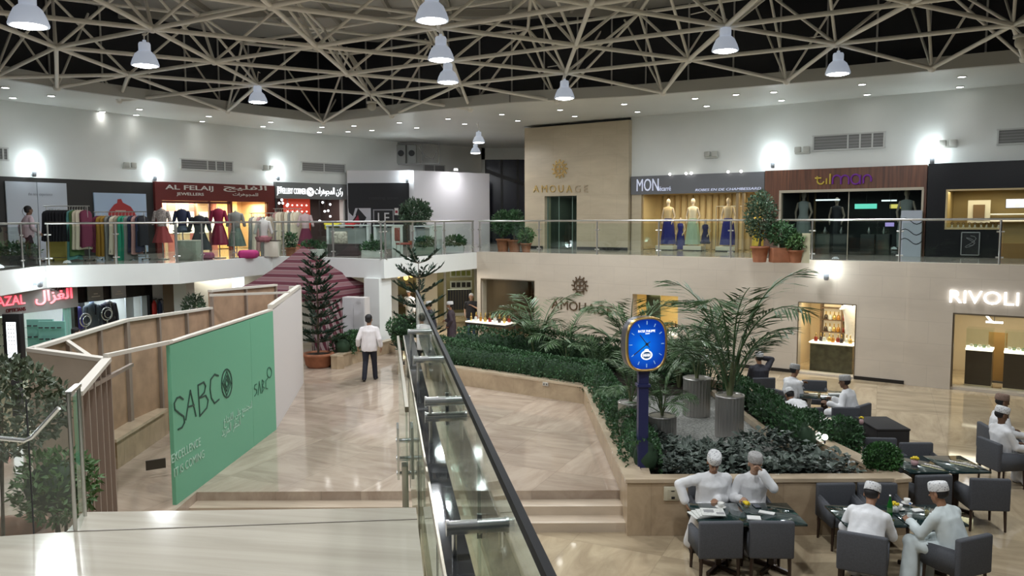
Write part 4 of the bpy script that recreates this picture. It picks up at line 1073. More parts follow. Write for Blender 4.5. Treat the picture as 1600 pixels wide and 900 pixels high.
# ---- left planter, pines, terracotta pot
t = thing('stone_planter', 'low beige stone planter at the far end of the walkway before the striped tent', 'planter', (*G(560, 566, ZPL)[:2], ZPL))
pa, pb, pc_, pd = G(487, 583, ZPL).to_2d(), G(527, 577, ZPL).to_2d(), G(592, 556, ZPL).to_2d(), G(618, 549, ZPL).to_2d()
ring_wall(t, 'front_wall', [pb, pc_, pd], ZPL, ZPL+.36, .2, PLANTST); ring_wall(t, 'front_wall', [pb+Vector((-.45, .8)), pb], ZPL, ZPL+.36, .2, PLANTST)
ring_wall(t, 'cap', [pb+Vector((.02, -.03)), pc_+Vector((.02, -.03)), pd], ZPL+.36, ZPL+.40, .24, CAPST)
q = MB(); q.prism([tuple(pb+Vector((-.1, .2))), tuple(pc_+Vector((-.1, .2))), tuple(pd+Vector((-.1, .2))), tuple(pd+Vector((-.7, .5))), tuple(pc_+Vector((-.7, .5))), tuple(pb+Vector((-.6, .6)))], ZPL, ZPL+.3); q.build('soil', SOIL, t, W=True)
hedge('low_hedge', 'low dark leafy hedge in the stone planter left of the walking man', [tuple(pb+Vector((.0, .5))), tuple(pc_.lerp(pb, .1)+Vector((-.2, .4)))], .6, ZPL+.3, ZPL+.85, 2600, .08, .05)
bush('shrub', 'small dark shrub at the end of the stone planter behind the pine', AT(628, 525, 24.6), (.3, .3, .35), 700, .1, .05, LEAF_D, base=ZPL+.2)
def pine(lb, base, h, whorls, r0, r1, potted, seed, bare=.0):
    random.seed(seed); t = thing('norfolk_pine', lb, 'pine tree', base, 0, 'norfolk pines by the walkway'); z0 = 0
    if potted:
        q = MB(); q.lathe([(.30, 0), (.37, .08), (.41, .32), (.45, .33), (.45, .40), (.40, .41), (.36, .36)], n=24); q.build('terracotta_pot', TERRA, t); q = MB(); q.lathe([(0, .37), (.36, .36)], n=20); q.build('soil', SOIL, t); z0 = .38
    q = MB(); q.tube([(0, 0, z0), (.02, 0, z0+(h-z0)*.5), (0, 0, h)], [.035, .028, .008], 7); q.build('trunk', BARK, t)
    for k in range(whorls):
        u = bare+(1-bare)*k/(whorls-1); z = z0+(h-z0)*(.12+.86*u); r = r0+(r1-r0)*u; q = MB(); nb = 6 if u < .9 else 5; a0_ = rnd(0, 1)
        for j in range(nb):
            a = a0_+2*math.pi*j/nb+rnd(-.15, .15); pts = [Vector((math.cos(a)*r*s_, math.sin(a)*r*s_, z+r*(.12*s_+.35*s_*s_*(.3+u)))) for s_ in (0, .25, .5, .75, 1)]
            q.cur = 0; q.tube(pts, [.012, .010, .008, .006, .003], 5); q.cur = 1
            for s_ in range(int(40*r/.6)+10):
                f = rnd(.15, 1)*3.99; i = int(f); p = pts[i].lerp(pts[i+1], f-i); d = (pts[i+1]-pts[i]).normalized(); sd = Vector((-d.y, d.x, 0)).normalized()*random.choice((-1, 1)); o = (sd*rnd(.5, 1)+d*.8+Vector((0, 0, rnd(.0, .5)))).normalized(); L = rnd(.10, .22)*min(1, r/.5+.3)
                for w_ in range(2): q.leaf(p, o, rdir(.8), L, .035)
        q.build('branch_whorl', [BARK, LEAF_N], t)
    return t
pine('dark pine in a terracotta pot before the striped tent', (*G(498, 573, ZPL)[:2], ZPL), zat(490, 404, G(498, 573, ZPL))-ZPL, 11, .85, .30, True, 4)
bp_ = AT(655, 500, 21.8); pine('slender pine with bare tiers rising behind the glass balustrade', (bp_.x, bp_.y, .6), zat(652, 408, bp_)-.6, 7, .72, .62, False, 6)
t = thing('stone_kerb', 'low stone planter holding the slender pine behind the balustrade', 'planter', (bp_.x, bp_.y, ZPL)); q = MB(); q.box((bp_.x, bp_.y, .5), (1.1, 1.0, .34)); q.build('wall_body', PLANTST, t, W=True)
q = MB(); q.box((bp_.x, bp_.y, .66), (.9, .8, .06)); q.build('soil', SOIL, t, W=True)
bush('shrub', 'green shrub at the foot of the slender pine', AT(628, 512, 21.6), (.4, .3, .32), 700, .1, .05, LEAF_D, base=.66)
bush('bush', 'loose leafy bush behind the glass guard at the lower left', AT(-12, 640, 7.2), (.64, .6, .46), 1900, .085, .045, LEAF_B, base=1.6, cat='bush', core=False)
t = thing('bush_tub', 'round tub below the loose bush at the left', 'tub', (*AT(-12, 640, 7.2)[:2], ZPL)); q = MB(); pot(q, .42, 1.3); q.build('tub_body', mat('tub_brown', (.25, .13, .08), .6), t)
bush('bush', 'low green bush imitating the plant reflection in the glass guard below the loose bush', AT(88, 760, 7.0), (.35, .35, .32), 900, .08, .035, LEAF_L, base=ZPL+.9, cat='bush')  # modelled bush standing in for the plants mirrored in the glass
t = thing('bush_tub', 'tub added below the low bush that imitates a reflection in the glass guard', 'tub', (*AT(88, 760, 7.0)[:2], ZPL)); q = MB(); pot(q, .30, .95); q.build('tub_body', TERRA, t)  # added support for the bush that plays the reflection
# ============================================================ CAFE FURNITURE
TEAL = mat('table_top_dark_glass', (.012, .028, .028), .08, coat=.5)
def make_chair():
    t = thing('cafe_armchair', 'charcoal upholstered cafe armchair', 'armchair', (0, 0, 0), 0, 'charcoal cafe armchairs')
    q = MB(); q.rbox((0, .02, .395), (.44, .50, .13), .03); q.build('seat', CLOTHG, t)
    q = MB(); q.rbox((0, -.245, .565), (.56, .085, .48), .025); q.build('backrest', CLOTHG, t)
    for s in (-1, 1):
        q = MB(); bm = [(-.245, .33), (.27, .33), (.27, .60), (-.245, .66)]
        x0, x1 = s*.215, s*.285; lo, hi = min(x0, x1), max(x0, x1)
        vs = [(lo, y, z) for y, z in bm]+[(hi, y, z) for y, z in bm]
        b = bmesh.new(); V = [b.verts.new(v) for v in vs]
        for f in ((3, 2, 1, 0), (4, 5, 6, 7), (0, 1, 5, 4), (1, 2, 6, 5), (2, 3, 7, 6), (3, 0, 4, 7)): b.faces.new([V[i] for i in f])
        bmesh.ops.recalc_face_normals(b, faces=b.faces); bmesh.ops.bevel(b, geom=list(b.edges), offset=.02, segments=3, affect='EDGES'); b.verts.index_update()
        q.add([v.co.copy() for v in b.verts], [[v.index for v in f.verts] for f in b.faces], True); b.free(); q.build('armrest', CLOTHG, t)
    for sx in (-1, 1):
        for sy in (-1, 1):
            q = MB(); q.cyl((sx*.235, sy*.225, .335), (sx*.245, sy*.235, 0), .027, .018, 4, True, False); q.build('leg', WOODD, t)
    return t
chair0 = make_chair(); _cu = [False]
def chair(x, y, deg, lb, z=0):
    if not _cu[0]: _cu[0] = True; chair0.matrix_basis = Matrix.Translation((x, y, z)) @ Matrix.Rotation(math.radians(deg), 4, 'Z'); chair0['label'] = lb; return chair0
    return dup(chair0, (x, y, z), math.radians(deg), lb)
def make_table():
    t = thing('cafe_table', 'dark glass topped cafe table', 'table', (0, 0, 0), 0, 'dark cafe tables')
    q = MB(); q.rbox((0, 0, .735), (1, 1, .03), .006); q.build('tabletop', TEAL, t)
    q = MB(); q.box((0, 0, .38), (.10, .10, .68)); q.build('pedestal', WOODD, t)
    for k in range(4):
        a = math.pi/4+k*math.pi/2; q = MB(); q.bar((0, 0, .045), (.40*math.cos(a), .40*math.sin(a), .025), .06, .05); q.build('foot', WOODD, t)
    return t
table0 = make_table(); _tu = [False]
def table(x, y, sx, sy, lb, deg=0):
    M = Matrix.Translation((x, y, 0)) @ Matrix.Rotation(math.radians(deg), 4, 'Z') @ Matrix.Diagonal((sx, sy, 1, 1))
    if not _tu[0]: _tu[0] = True; o = table0
    else: o = dup(table0)
    o.matrix_basis = M; o['label'] = lb; return o
table(2.70, 10.12, .67, .77, 'dark table with the folded newspapers on it'); table(3.39, 10.12, .67, .77, 'dark table with white napkins in front of the man covering his mouth')
table(4.58, 10.05, .76, .72, 'dark table half hidden by the man leaning forward, left one of the bottle tables'); table(5.36, 10.05, .76, .72, 'dark table with cups and a folded napkin before the man in the tilted cap')
table(6.33, 12.2, .62, .85, 'dark empty table with a yellow flower vase beside the corner bush'); table(6.97, 12.2, .62, .85, 'shiny dark table mirroring ceiling lights')
table(6.85, 17.2, 1.0, .85, 'dark table in the rear group with a bottle and a napkin', -20); table(6.1, 15.0, .75, .7, 'dark table with white papers behind the shrub')
for x, y, d, lb in ((2.61, 9.95, 2, 'empty armchair with its back to the viewer in front of the newspaper table'), (3.27, 9.95, -2, 'empty armchair with its back to the viewer in front of the napkin table'),
        (2.80, 10.88, 180, 'armchair of the big man in white reading by the planter'), (3.36, 10.88, 180, 'armchair of the man covering his mouth'),
        (4.66, 10.90, 182, 'empty armchair backing onto the planter, left of two behind the bottle table'), (5.24, 10.90, 178, 'empty armchair backing onto the planter, right of two behind the bottle table'),
        (4.33, 9.50, -28, 'armchair under the man leaning over the table with his back to the viewer'), (5.42, 9.42, 22, 'armchair under the man in the pale green robe'),
        (6.22, 11.72, 4, 'empty armchair beside the planter corner, back to the viewer'), (7.0, 11.55, -6, 'empty armchair at the light-mirroring table, back to the viewer'),
        (6.85, 12.95, 180, 'empty armchair behind the light-mirroring table'), (6.35, 13.25, 175, 'dark armchair half hidden behind the round bush'),
        (6.18, 17.45, -62, 'armchair under the man in white reaching to the rear table'), (5.95, 15.95, 8, 'armchair under the man bending far forward'), (7.02, 16.15, 40, 'armchair under the man turned away at the rear table'), (6.0, 19.0, 6, 'armchair of the man in the dark shirt by the wall'),
        (7.05, 18.2, 165, 'empty armchair on the far side of the rear table'), (6.0, 14.35, 5, 'low dark armchair just behind the shrub with the light'), (6.72, 15.5, 178, 'empty armchair in the row behind the covered table'),
        (8.42, 13.35, -84, 'armchair of the man in the white cap at the right picture edge'), (8.95, 14.3, -98, 'armchair of the rear man at the right picture edge')):
    chair(x, y, d, lb)
t = thing('covered_table', 'square table under a black cloth behind the round bush', 'table', (6.98, 14.72, 0))
BCL = mat('black_cloth', (.022, .02, .02), .8)
q = MB(); q.rbox((0, 0, .735), (.62, .95, .04), .015); q.rbox((0, 0, .50), (.60, .93, .48), .02); q.build('tablecloth', BCL, t)
for sx in (-1, 1):
    for sy in (-1, 1): q = MB(); q.cyl((sx*.24, sy*.38, 0), (sx*.24, sy*.38, .4), .025, n=6); q.build('leg', WOODD, t)

# ============================================================ THINGS ON THE TABLES
PAPER = mat('paper_white', (.70, .70, .68), .7); CERAM = mat('ceramic_white', (.75, .74, .70), .25); CLEARG = glass('drink_glass', (.85, .9, .9), .12)
TT = .751
def put(name, lb, cat, p, rz=0, grp=None): return thing(name, lb, cat, (p[0], p[1], p[2] if len(p) > 2 else TT), rz, grp)
def on(px, py, z=TT): p = G(px, py, z); return (p.x, p.y, z)
NEWS = mat('newsprint', (.56, .56, .53), .8, var=.18, vs=45)
for i in range(4):
    c = on(1100+i*3, 804, TT+.001); t = put('newspaper', ('lowest', 'second lowest', 'second highest', 'topmost')[i]+' folded newspaper in the pile on the left table', 'newspaper', (c[0]+.01*i, c[1]-.01*i, TT+.013*i), .25-.12*i, 'folded newspapers')
    q = MB(); q.rbox((0, 0, .0065), (.36-.02*i, .26, .012), .004); q.build('pages', NEWS, t)
    if i == 3:
        q = MB(); q.box((-.05, .02, .0135), (.13, .10, .001)); q.box((.09, -.05, .0135), (.10, .07, .001)); q.build('printed_picture', mat('print_grey', (.25, .25, .25), .8), t)
def cup(lb, p, grp='coffee cups and saucers'):
    t = put('coffee_cup', lb, 'cup', p, rnd(0, 3), grp); q = MB(); q.lathe([(.0, .004), (.05, .004), (.07, .012), (.072, .015), (.045, .009), (0, .008)], n=20); q.build('saucer', CERAM, t)
    q = MB(); q.lathe([(.025, .012), (.036, .03), (.042, .07), (.038, .07), (.032, .03), (0, .02)], n=18); t = q.build('bowl', CERAM, t)
    q = MB(); q.tube([(.040, 0, .06), (.062, 0, .055), (.062, 0, .035), (.038, 0, .03)], .005, 6); q.build('handle', CERAM, t)
cup('white coffee cup on a saucer before the man reading', on(1126, 793)); cup('white coffee cup on a saucer beside the green bottle', on(1417, 787)); cup('small white cup lying near the green bottle', on(1405, 796))
YEL = mat('yellow_petal', (.75, .55, .02), .5)
def vase(lb, p, s=1.0, m=CLEARG):
    t = put('flower_vase', lb, 'vase', p, 0, 'little vases of yellow flowers'); q = MB(); q.lathe([(.03*s, 0), (.045*s, .02), (.045*s, .075), (.035*s, .08)], n=14); q.build('glass_jar', m, t)
    q = MB()
    for k in range(12): d = rdir(.7); q.ell((d.x*.04*s, d.y*.04*s, .10+abs(d.z)*.03), .017*s, 7, 5)
    q.build('flowers', YEL, t); q = MB(); foliage(q, (0, 0, .08), (.04, .04, .03), 18, .03, .012); q.build('leaves', LEAF_L, t)
JARW = mat('jar_white', (.7, .72, .74), .4); JARP = mat('jar_pink', (.55, .35, .35), .4)
vase('vase of yellow flowers on the napkin table', on(1165, 800), 1.25); vase('white pot of yellow flowers beside the green bottle', on(1398, 800), 1.2, JARW); vase('vase of yellow flowers on the table beside the corner bush', on(1429, 727), 1.2, JARP); vase('pink glass with flowers on the covered table', on(1346, 662, .757), .9, JARP)
def napkin(lb, px, py, w, l, rz, n=2):
    t = put('folded_napkin', lb, 'napkin', on(px, py), rz, 'folded white napkins'); q = MB()
    q.rbox((0, 0, .004*n), (w, l, .008*n), .003); q.build('folded_paper', PAPER, t)
napkin('square folded white napkin nearest on the napkin table', 1178, 810, .17, .13, -.2); napkin('white folded slip behind the square napkin', 1198, 802, .20, .09, -.5); napkin('white napkin in front of the glass of juice', 1462, 806, .16, .13, -.2); napkin('white napkin behind the water bottle', 1433, 798, .14, .10, .2); napkin('white napkin on the rear table', 1306, 617, .30, .12, -.1, 4); napkin('white paper on the table behind the shrub', 1280, 655, .4, .3, .2, 1)
t = put('mobile_phone', 'dark phone lying on the napkin table', 'phone', on(1182, 791), .1); q = MB(); q.rbox((0, 0, .005), (.08, .15, .009), .004); q.build('phone_body', BLACK, t); q = MB(); q.box((0, 0, .0098), (.07, .13, .0006)); q.build('screen', mat('phone_screen', (.10, .11, .13), .1), t)
def bottle(lb, p, m, h=.27, r=.034, cap=None):
    t = put('bottle', lb, 'bottle', p); q = MB(); q.lathe([(r, 0), (r, h*.55), (r*.85, h*.65), (r*.4, h*.8), (r*.36, h*.97), (r*.42, h)], n=16); bo = q.build('bottle_body', m, t)
    q = MB(); q.lathe([(r*.45, h*.97), (r*.45, h*1.03), (0, h*1.03)], n=12); q.build('cap', cap or STEEL, t)
    q = MB(); q.lathe([(r*1.01, h*.2), (r*1.01, h*.42)], n=16); q.build('bottle_label', mat('label_green', (.10, .22, .08), .5) if cap is None else PAPER, bo)
bottle('green glass bottle on the table between the two men in front', on(1390, 806), mat('bottle_green', (.01, .16, .02), .08, trans=.3), .27)
bottle('clear water bottle standing in front of the cups', on(1421, 813), CLEARG, .22, .03, mat('cap_blue', (.1, .2, .5), .4)); bottle('clear water bottle on the rear table', on(1318, 621), CLEARG, .24, .035, mat('cap_blue', (.1, .2, .5), .4))
def tumbler(lb, p, m): 
    t = put('tumbler', lb, 'glass', p); q = MB(); q.lathe([(.026, 0), (.036, .13), (.033, .13), (.024, .01)], n=16); q.build('glass', CLEARG, t); q = MB(); q.lathe([(0, .008), (.023, .008), (.030, .09), (0, .09)], n=14); q.build('drink', m, t)
JUICE = mat('juice', (.50, .36, .13), .3)
tumbler('glass of juice before the man in the pale green robe', on(1448, 808), JUICE); tumbler('glass of dark tea before the reaching man', on(1280, 622), mat('tea', (.30, .17, .03), .3))
t = put('ashtray', 'small pale ashtray in front of the water bottle', 'ashtray', on(1424, 817)); q = MB(); q.lathe([(.05, 0), (.065, .025), (.055, .025), (.04, .008), (0, .008)], n=16); q.build('bowl', CERAM, t); q = MB(); q.cyl((.03, 0, .027), (.075, .01, .03), .004, n=6); q.build('cigarette', PAPER, t)

# ============================================================ PEOPLE
def remesh(mb, vox, smooth=4, f=.5):
    me = bpy.data.meshes.new('tmp'); me.from_pydata(mb.v, [], mb.f); me.update()
    o = bpy.data.objects.new('tmp', me); COL.objects.link(o)
    md = o.modifiers.new('r', 'REMESH'); md.mode = 'VOXEL'; md.voxel_size = vox; md.use_smooth_shade = True
    ms = o.modifiers.new('s', 'SMOOTH'); ms.iterations = smooth; ms.factor = f
    dg = bpy.context.evaluated_depsgraph_get(); out = bpy.data.meshes.new_from_object(o.evaluated_get(dg))
    bpy.data.objects.remove(o); bpy.data.meshes.remove(me)
    out.polygons.foreach_set('use_smooth', [True]*len(out.polygons)); return out
def meshobj(name, me, m, parent):
    me.name = name; me.materials.clear(); me.materials.append(m); o = bpy.data.objects.new(name, me); o.parent = parent; COL.objects.link(o); return o
def ik(S, T, l1, l2, pole):
    S, T = Vector(S), Vector(T); d = T-S; L = min(d.length, (l1+l2)*.995); d.normalize(); T = S+d*L
    a = (l1*l1-l2*l2+L*L)/(2*L); h = math.sqrt(max(0, l1*l1-a*a)); p = Vector(pole); p = (p-d*p.dot(d)).normalized()
    return S+d*a+p*h, T
capm = None
def cap_mat():
    m = mat('cap_embroidered', (.62, .62, .62), .8)
    nt = m.node_tree; b = nt.nodes['Principled BSDF']; tc = nt.nodes.new('ShaderNodeTexCoord'); v = nt.nodes.new('ShaderNodeTexVoronoi'); v.inputs['Scale'].default_value = 38
    nt.links.new(tc.outputs['Object'], v.inputs['Vector']); r = nt.nodes.new('ShaderNodeValToRGB'); r.color_ramp.elements[0].color = (.30, .30, .32, 1); r.color_ramp.elements[1].color = (.70, .70, .70, 1); r.color_ramp.elements[0].position = .22; r.color_ramp.elements[1].position = .42
    nt.links.new(v.outputs['Distance'], r.inputs[0]); nt.links.new(r.outputs[0], b.inputs['Base Color']); return m
CAPM = cap_mat()
CAPG = mat('cap_grey', (.36, .35, .34), .8, var=.3, vs=50); CAPB = mat('cap_brown', (.20, .13, .10), .8, var=.3, vs=50)
def hand_pts(mb, w, el, curl=.5, side=1, palmdir=None):
    """palm, four fingers and thumb beyond the wrist along the forearm"""
    d = (w-el).normalized(); n = Vector(palmdir) if palmdir else Vector((0, 0, -1)); n = (n-d*n.dot(d)); n = n.normalized() if n.length > 1e-3 else d.orthogonal().normalized(); x = d.cross(n).normalized()*side
    for k in range(4):
        b0 = w+x*(.030-.020*k)*1.0; mb.caps(w+x*(.018-.012*k), b0+d*.088, .014, .012, 8)
        L = (.068, .078, .072, .056)[k]; p1 = b0+d*.09; a = curl*.9; d1 = (d*math.cos(a)+n*math.sin(a)); p2 = p1+d1*L*.55; d2 = (d*math.cos(a*2)+n*math.sin(a*2)); p3 = p2+d2*L*.45
        mb.caps(p1, p2, .0105, .0095, 8); mb.caps(p2, p3, .0095, .008, 8)
    q0 = w+x*.028+d*.025; q1 = q0+(x*.7+d*.6+n*.3).normalized()*.045; q2 = q1+(x*.2+d*.9+n*.4).normalized()*.032; mb.caps(q0, q1, .013, .011, 8); mb.caps(q1, q2, .011, .009, 8)
def person(lb, loc, deg, sit=True, lean=8, leansid=0, hl=None, hr=None, pole_l=(-.35, -.45, -.8), pole_r=(.35, -.45, -.8), head=(0, 0), skin=SKIN, top='robe', topm=ROBE, botm=None, capmat=CAPM, hair=HAIR, legs=None, H=1.0, girth=1.0, beard=None, curl=.5, seat=.46, sleeve=1.0, cat='person', shoe=None):
    t = thing('person', lb, 'person', loc, math.radians(deg)); B = MB()
    hz = (seat+.095) if sit else .92*H; P = Vector((0, -.02 if sit else 0, hz))
    la, ls = math.radians(lean), math.radians(leansid); up = Vector((math.sin(ls), math.sin(la), math.cos(la)*math.cos(ls))).normalized(); X = Vector((1, 0, 0)); X = (X-up*X.dot(up)).normalized(); Yv = up.cross(X)
    mid_ = P+up*.25*H; C = P+up*.38*H; N = P+up*.515*H; up2 = (up+Vector((0, 0, .55))).normalized()
    yaw, pit = math.radians(head[0]), math.radians(head[1])
    Hc = N+up2*.168+Yv*.02
    HM = Matrix.Translation(Hc) @ Matrix.Rotation(yaw, 4, 'Z') @ Matrix.Rotation(-pit-(la*.35 if lean > 25 else 0), 4, 'X')
    HS = 1.12
    def hp(x, y, z): return HM @ (Vector((x, y, z))*HS)
    R3 = HM.to_3x3().to_4x4() @ Matrix.Scale(HS, 4); g = girth
    # torso
    B.loft([(P-up*.10, .13*g, .10*g, X, Yv), (P, .165*g, .125*g, X, Yv), (mid_, .145*g, .115*g, X, Yv), (C, .165*g, .115*g, X, Yv), (N-up*.07, .15*g, .09, X, Yv), (N, .07, .065, X, Yv)], 16)
    B.caps(N-up*.05, Hc-up2*.06, .058, .055, 10)
    # head: skull, face, jaw, nose, ears
    B.ell(hp(0, -.012, .03), (.074, .094, .090), 16, 12, R3); B.ell(hp(0, .018, -.035), (.060, .070, .082), 14, 10, R3); B.ell(hp(0, .045, -.085), (.036, .036, .030), 10, 8, R3)
    B.ell(hp(0, .098, -.022), (.013, .020, .014), 8, 6, R3); B.caps(hp(0, .083, .012), hp(0, .098, -.018), .009, .012, 8); B.ell(hp(0, .078, -.058), (.026, .014, .012), 8, 6, R3)
    for s in (-1, 1): B.ell(hp(s*.077, -.008, -.01), (.010, .020, .032), 8, 6, R3); B.ell(hp(s*.030, .078, .022), (.020, .010, .008), 8, 6, R3)
    # arms
    arms = []
    for s, hd, pole in ((-1, hl, pole_l), (1, hr, pole_r)):
        S = N-up*.085+X*(s*.178*(.5+.5*g)); hd = Vector(hd) if hd else (Vector((s*.20, .30, hz+.12)) if sit else S+Vector((s*.06, .06, -.52)))
        E, Wt = ik(S, hd, .285*H, .25*H, pole); B.caps(S, E, .042*g, .036, 10); B.caps(E, Wt, .038, .026, 10); hand_pts(B, Wt, E, curl, -s, (-s*.6, .3, -.5)); arms.append((s, S, E, Wt))
    # legs
    lg = []
    for s in (-1, 1):
        h = P+X*(s*.09)+Vector((0, 0, -.03))
        if legs: k, a = Vector(legs[0 if s < 0 else 1][0]), Vector(legs[0 if s < 0 else 1][1])
        elif sit: k, a = Vector((s*.13, .42, hz-.02)), Vector((s*.12, .40, .09))
        else: k, a = Vector((s*.10, .02, .49*H)), Vector((s*.10, -.02, .085))
        fw = Vector((s*.12, 1, 0)).normalized(); 
        B.caps(h, k, .085*g, .055, 12); B.caps(k, a, .055, .038, 12); B.ell(a+Vector((0, -.015, -.045)), (.036, .045, .04), 10, 8); B.caps(a+Vector((0, 0, -.05)), a+fw*.13+Vector((0, 0, -.06)), .038, .030, 10); B.caps(a+fw*.12+Vector((0, 0, -.06)), a+fw*.17+Vector((0, 0, -.066)), .032, .022, 10); lg.append((s, h, k, a, fw))
    bo = meshobj('body', remesh(B, .0085, 3), skin, t)
    # clothes
    Cl = MB(); e = .022
    tr = [(P-up*.14, (.165+e)*g, (.13+e)*g, X, Yv), (P, (.175+e)*g, (.135+e)*g, X, Yv), (mid_, (.160+e)*g, (.125+e)*g, X, Yv), (C, (.175+e)*g, (.122+e)*g, X, Yv), (N-up*.065, (.155+e)*g, (.088+e), X, Yv), (N+up*.012, .078, .075, X, Yv)]
    Cl.loft(tr, 20)
    for s, S, E, Wt in arms:
        Cl.caps(S-up*.010, E, .067*g, .059, 12); Cl.caps(N-up*.035, S-up*.01, .062, .062*g, 12); L = E.lerp(Wt, min(sleeve, .93))
        if sleeve > 0: Cl.caps(E, L, .062, .052 if top != 'robe' else .060, 12)
        else: pass
    if sleeve < 0:
        Cl = MB(); Cl.loft(tr, 20)
        for s, S, E, Wt in arms: Cl.caps(N-up*.035, S-up*.01, .062, .064*g, 12); Cl.caps(S, S.lerp(E, .72), .066*g, .062, 12)
    if top == 'robe':
        if sit:
            kc = sum((l[2] for l in lg), Vector())/2; ac = sum((l[3] for l in lg), Vector())/2
            for s, h, k, a, fw in lg: Cl.caps(h, k+Vector((0, .02, 0)), .118*g, .088, 14); Cl.caps(k, a+Vector((0, .0, .0)), .085, .098, 14)
            Cl.caps(P-up*.02, kc, .12*g, .075, 12); Cl.caps(kc+Vector((0, .02, -.04)), ac+Vector((0, .02, .03)), .07, .105, 12); Cl.caps(P+Vector((0, .1, .03)), kc.lerp(P, .35)+Vector((0, 0, .03)), .13*g, .10, 12)
        else:
            Cl.loft([(P+up*.02, .19*g, .15*g, X, Yv), (Vector((0, .0, .55*H)), .20*g, .16*g, (1, 0, 0), (0, 1, 0)), (Vector((0, 0, .13)), .23, .19, (1, 0, 0), (0, 1, 0))], 24)
    cm = remesh(Cl, .013, 5); sd = Vector((len(lb)*.7, loc[0], loc[1]))
    cn = [(v.co.copy(), v.normal.copy()) for v in cm.vertices]; fl = []
    for co, nn in cn:
        q_ = Vector((co.x*7, co.y*7, co.z*3.2))+sd; fl.extend(co+nn*(.006+.013*mnoise.noise(q_)+.008*mnoise.noise(q_*2.3)))
    cm.vertices.foreach_set('co', fl); cm.update()
    meshobj('robe' if top == 'robe' else 'shirt', cm, topm, t)
    if top != 'robe':
        Tr = MB(); Tr.ell(P, (.17*g, .13*g, .12), 14, 10); Tr.loft([(P-up*.10, .165*g, .13*g, X, Yv), (P+up*.06, .168*g, .132*g, X, Yv)], 18)
        for s, h, k, a, fw in lg: Tr.caps(h, k, .105*g, .075, 14); Tr.caps(k, a+Vector((0, 0, -.03)), .075, .062, 14)
        meshobj('trousers', remesh(Tr, .013, 4), botm, t)
        q = MB(); bz = P+up*.075; q.loft([(bz-up*.018, .200*g, .160*g, X, Yv), (bz+up*.018, .199*g, .159*g, X, Yv)], 24, False); q.build('belt', DKGREY, t) if False else None
    q = MB()
    for s, h, k, a, fw in lg:
        q.caps(a+Vector((0, -.045, -.062)), a+fw*.17+Vector((0, 0, -.066)), .030, .030, 12); q.box(a+fw*.06+Vector((0, 0, -.082)), (.075, .25, .012), math.atan2(-fw.x, fw.y)); q.caps(a+Vector((-.03, .0, -.03)), a+fw*.06+Vector((.03, 0, -.03)), .02, .02, 8)
    q.build('shoes', shoe or mat('shoe_black', (.015, .012, .011), .45), t)
    # headwear, hair, eyes
    if capmat:
        q = MB(); vs = []; fs = []; n = 26
        prof = [(.0865, .108, .035), (.089, .111, .040), (.0875, .108, .085), (.084, .102, .120), (.074, .090, .131), (.045, .055, .135), (0.001, .001, .136)]
        for rx, ry, z in prof:
            for i in range(n): a = 2*math.pi*i/n; vs.append(hp(rx*math.cos(a), -.012+ry*math.sin(a), z))
        for k in range(len(prof)-1):
            for i in range(n): fs.append((k*n+i, k*n+(i+1) % n, (k+1)*n+(i+1) % n, (k+1)*n+i))
        q.add(vs, fs, True); q.build('cap', capmat, t)
        q = MB(); q.ell(hp(0, -.030, .010), (.078, .082, .068), 14, 10, R3)
        if hair: q.build('hair', hair, t)
    elif hair:
        q = MB(); q.ell(hp(0, -.024, .045), (.083, .098, .086), 16, 12, R3); q.ell(hp(0, -.045, .0), (.078, .070, .075), 14, 10, R3); q.build('hair', hair, t)
    q = MB()
    for s in (-1, 1): q.ell(hp(s*.030, .084, .006), (.013, .006, .006), 8, 6, R3)
    q.build('eyes', EYE, bo)
    q = MB()
    for s in (-1, 1): q.caps(hp(s*.016, .090, .026), hp(s*.044, .080, .026), .005, .004, 6)
    q.build('eyebrows', HAIR, bo)
    if beard:
        q = MB(); q.ell(hp(0, .034, -.083), (.053, .050, .038), 12, 8, R3); q.ell(hp(0, .086, -.047), (.028, .012, .007), 8, 6, R3); q.build('beard', beard, t)
    return t
SHIRTW = mat('white_shirt', (.70, .66, .66), .75, bump=.2, bs=10); NAVY = mat('navy_trousers', (.012, .013, .022), .8); JEANS = mat('blue_jeans', (.045, .075, .13), .8, var=.2, vs=8); BLKT = mat('black_tee', (.014, .013, .015), .85); BROWNR = mat('brown_robe', (.055, .040, .050), .8); PINK = mat('pink_shirt', (.62, .47, .52), .75); DKSHIRT = mat('dark_shirt', (.035, .035, .045), .8); GREYP = mat('grey_trousers', (.07, .075, .09), .8)
person('big man in white robe and cap looking down at the newspaper table', (2.80, 10.90, 0), 180, lean=10, hl=(-.02, .26, .74), hr=(.40, .14, .68), pole_r=(1, -.2, 0), head=(-5, 30), girth=1.18, legs=[((-.10, .40, .54), (-.08, .36, .09)), ((.26, .30, .53), (.30, .10, .09))])
person('man in a white robe and pale cap covering his mouth with his hand', (3.36, 10.90, 0), 180, lean=14, hl=(-.05, .305, 1.145), hr=(.24, .30, .77), pole_l=(-.7, .1, -1), head=(0, 8), skin=SKIN_L, girth=1.05, capmat=CAPG, curl=.9)
person('man in a white robe leaning over the bottle table with his back to the viewer', (4.33, 9.50, 0), -28, lean=36, leansid=5, hl=(-.18, .50, .78), hr=(.22, .50, .78), head=(-12, 16), girth=1.12, capmat=CAPM)
person('man in a pale green robe and tilted cap seated sideways at the near right table', (5.42, 9.42, 0), 22, lean=20, leansid=-6, hl=(-.22, .48, .76), hr=(.12, .42, .66), head=(14, 14), topm=ROBE2, legs=[((-.30, .38, .55), (-.42, .30, .09)), ((.02, .42, .54), (-.06, .36, .09))])
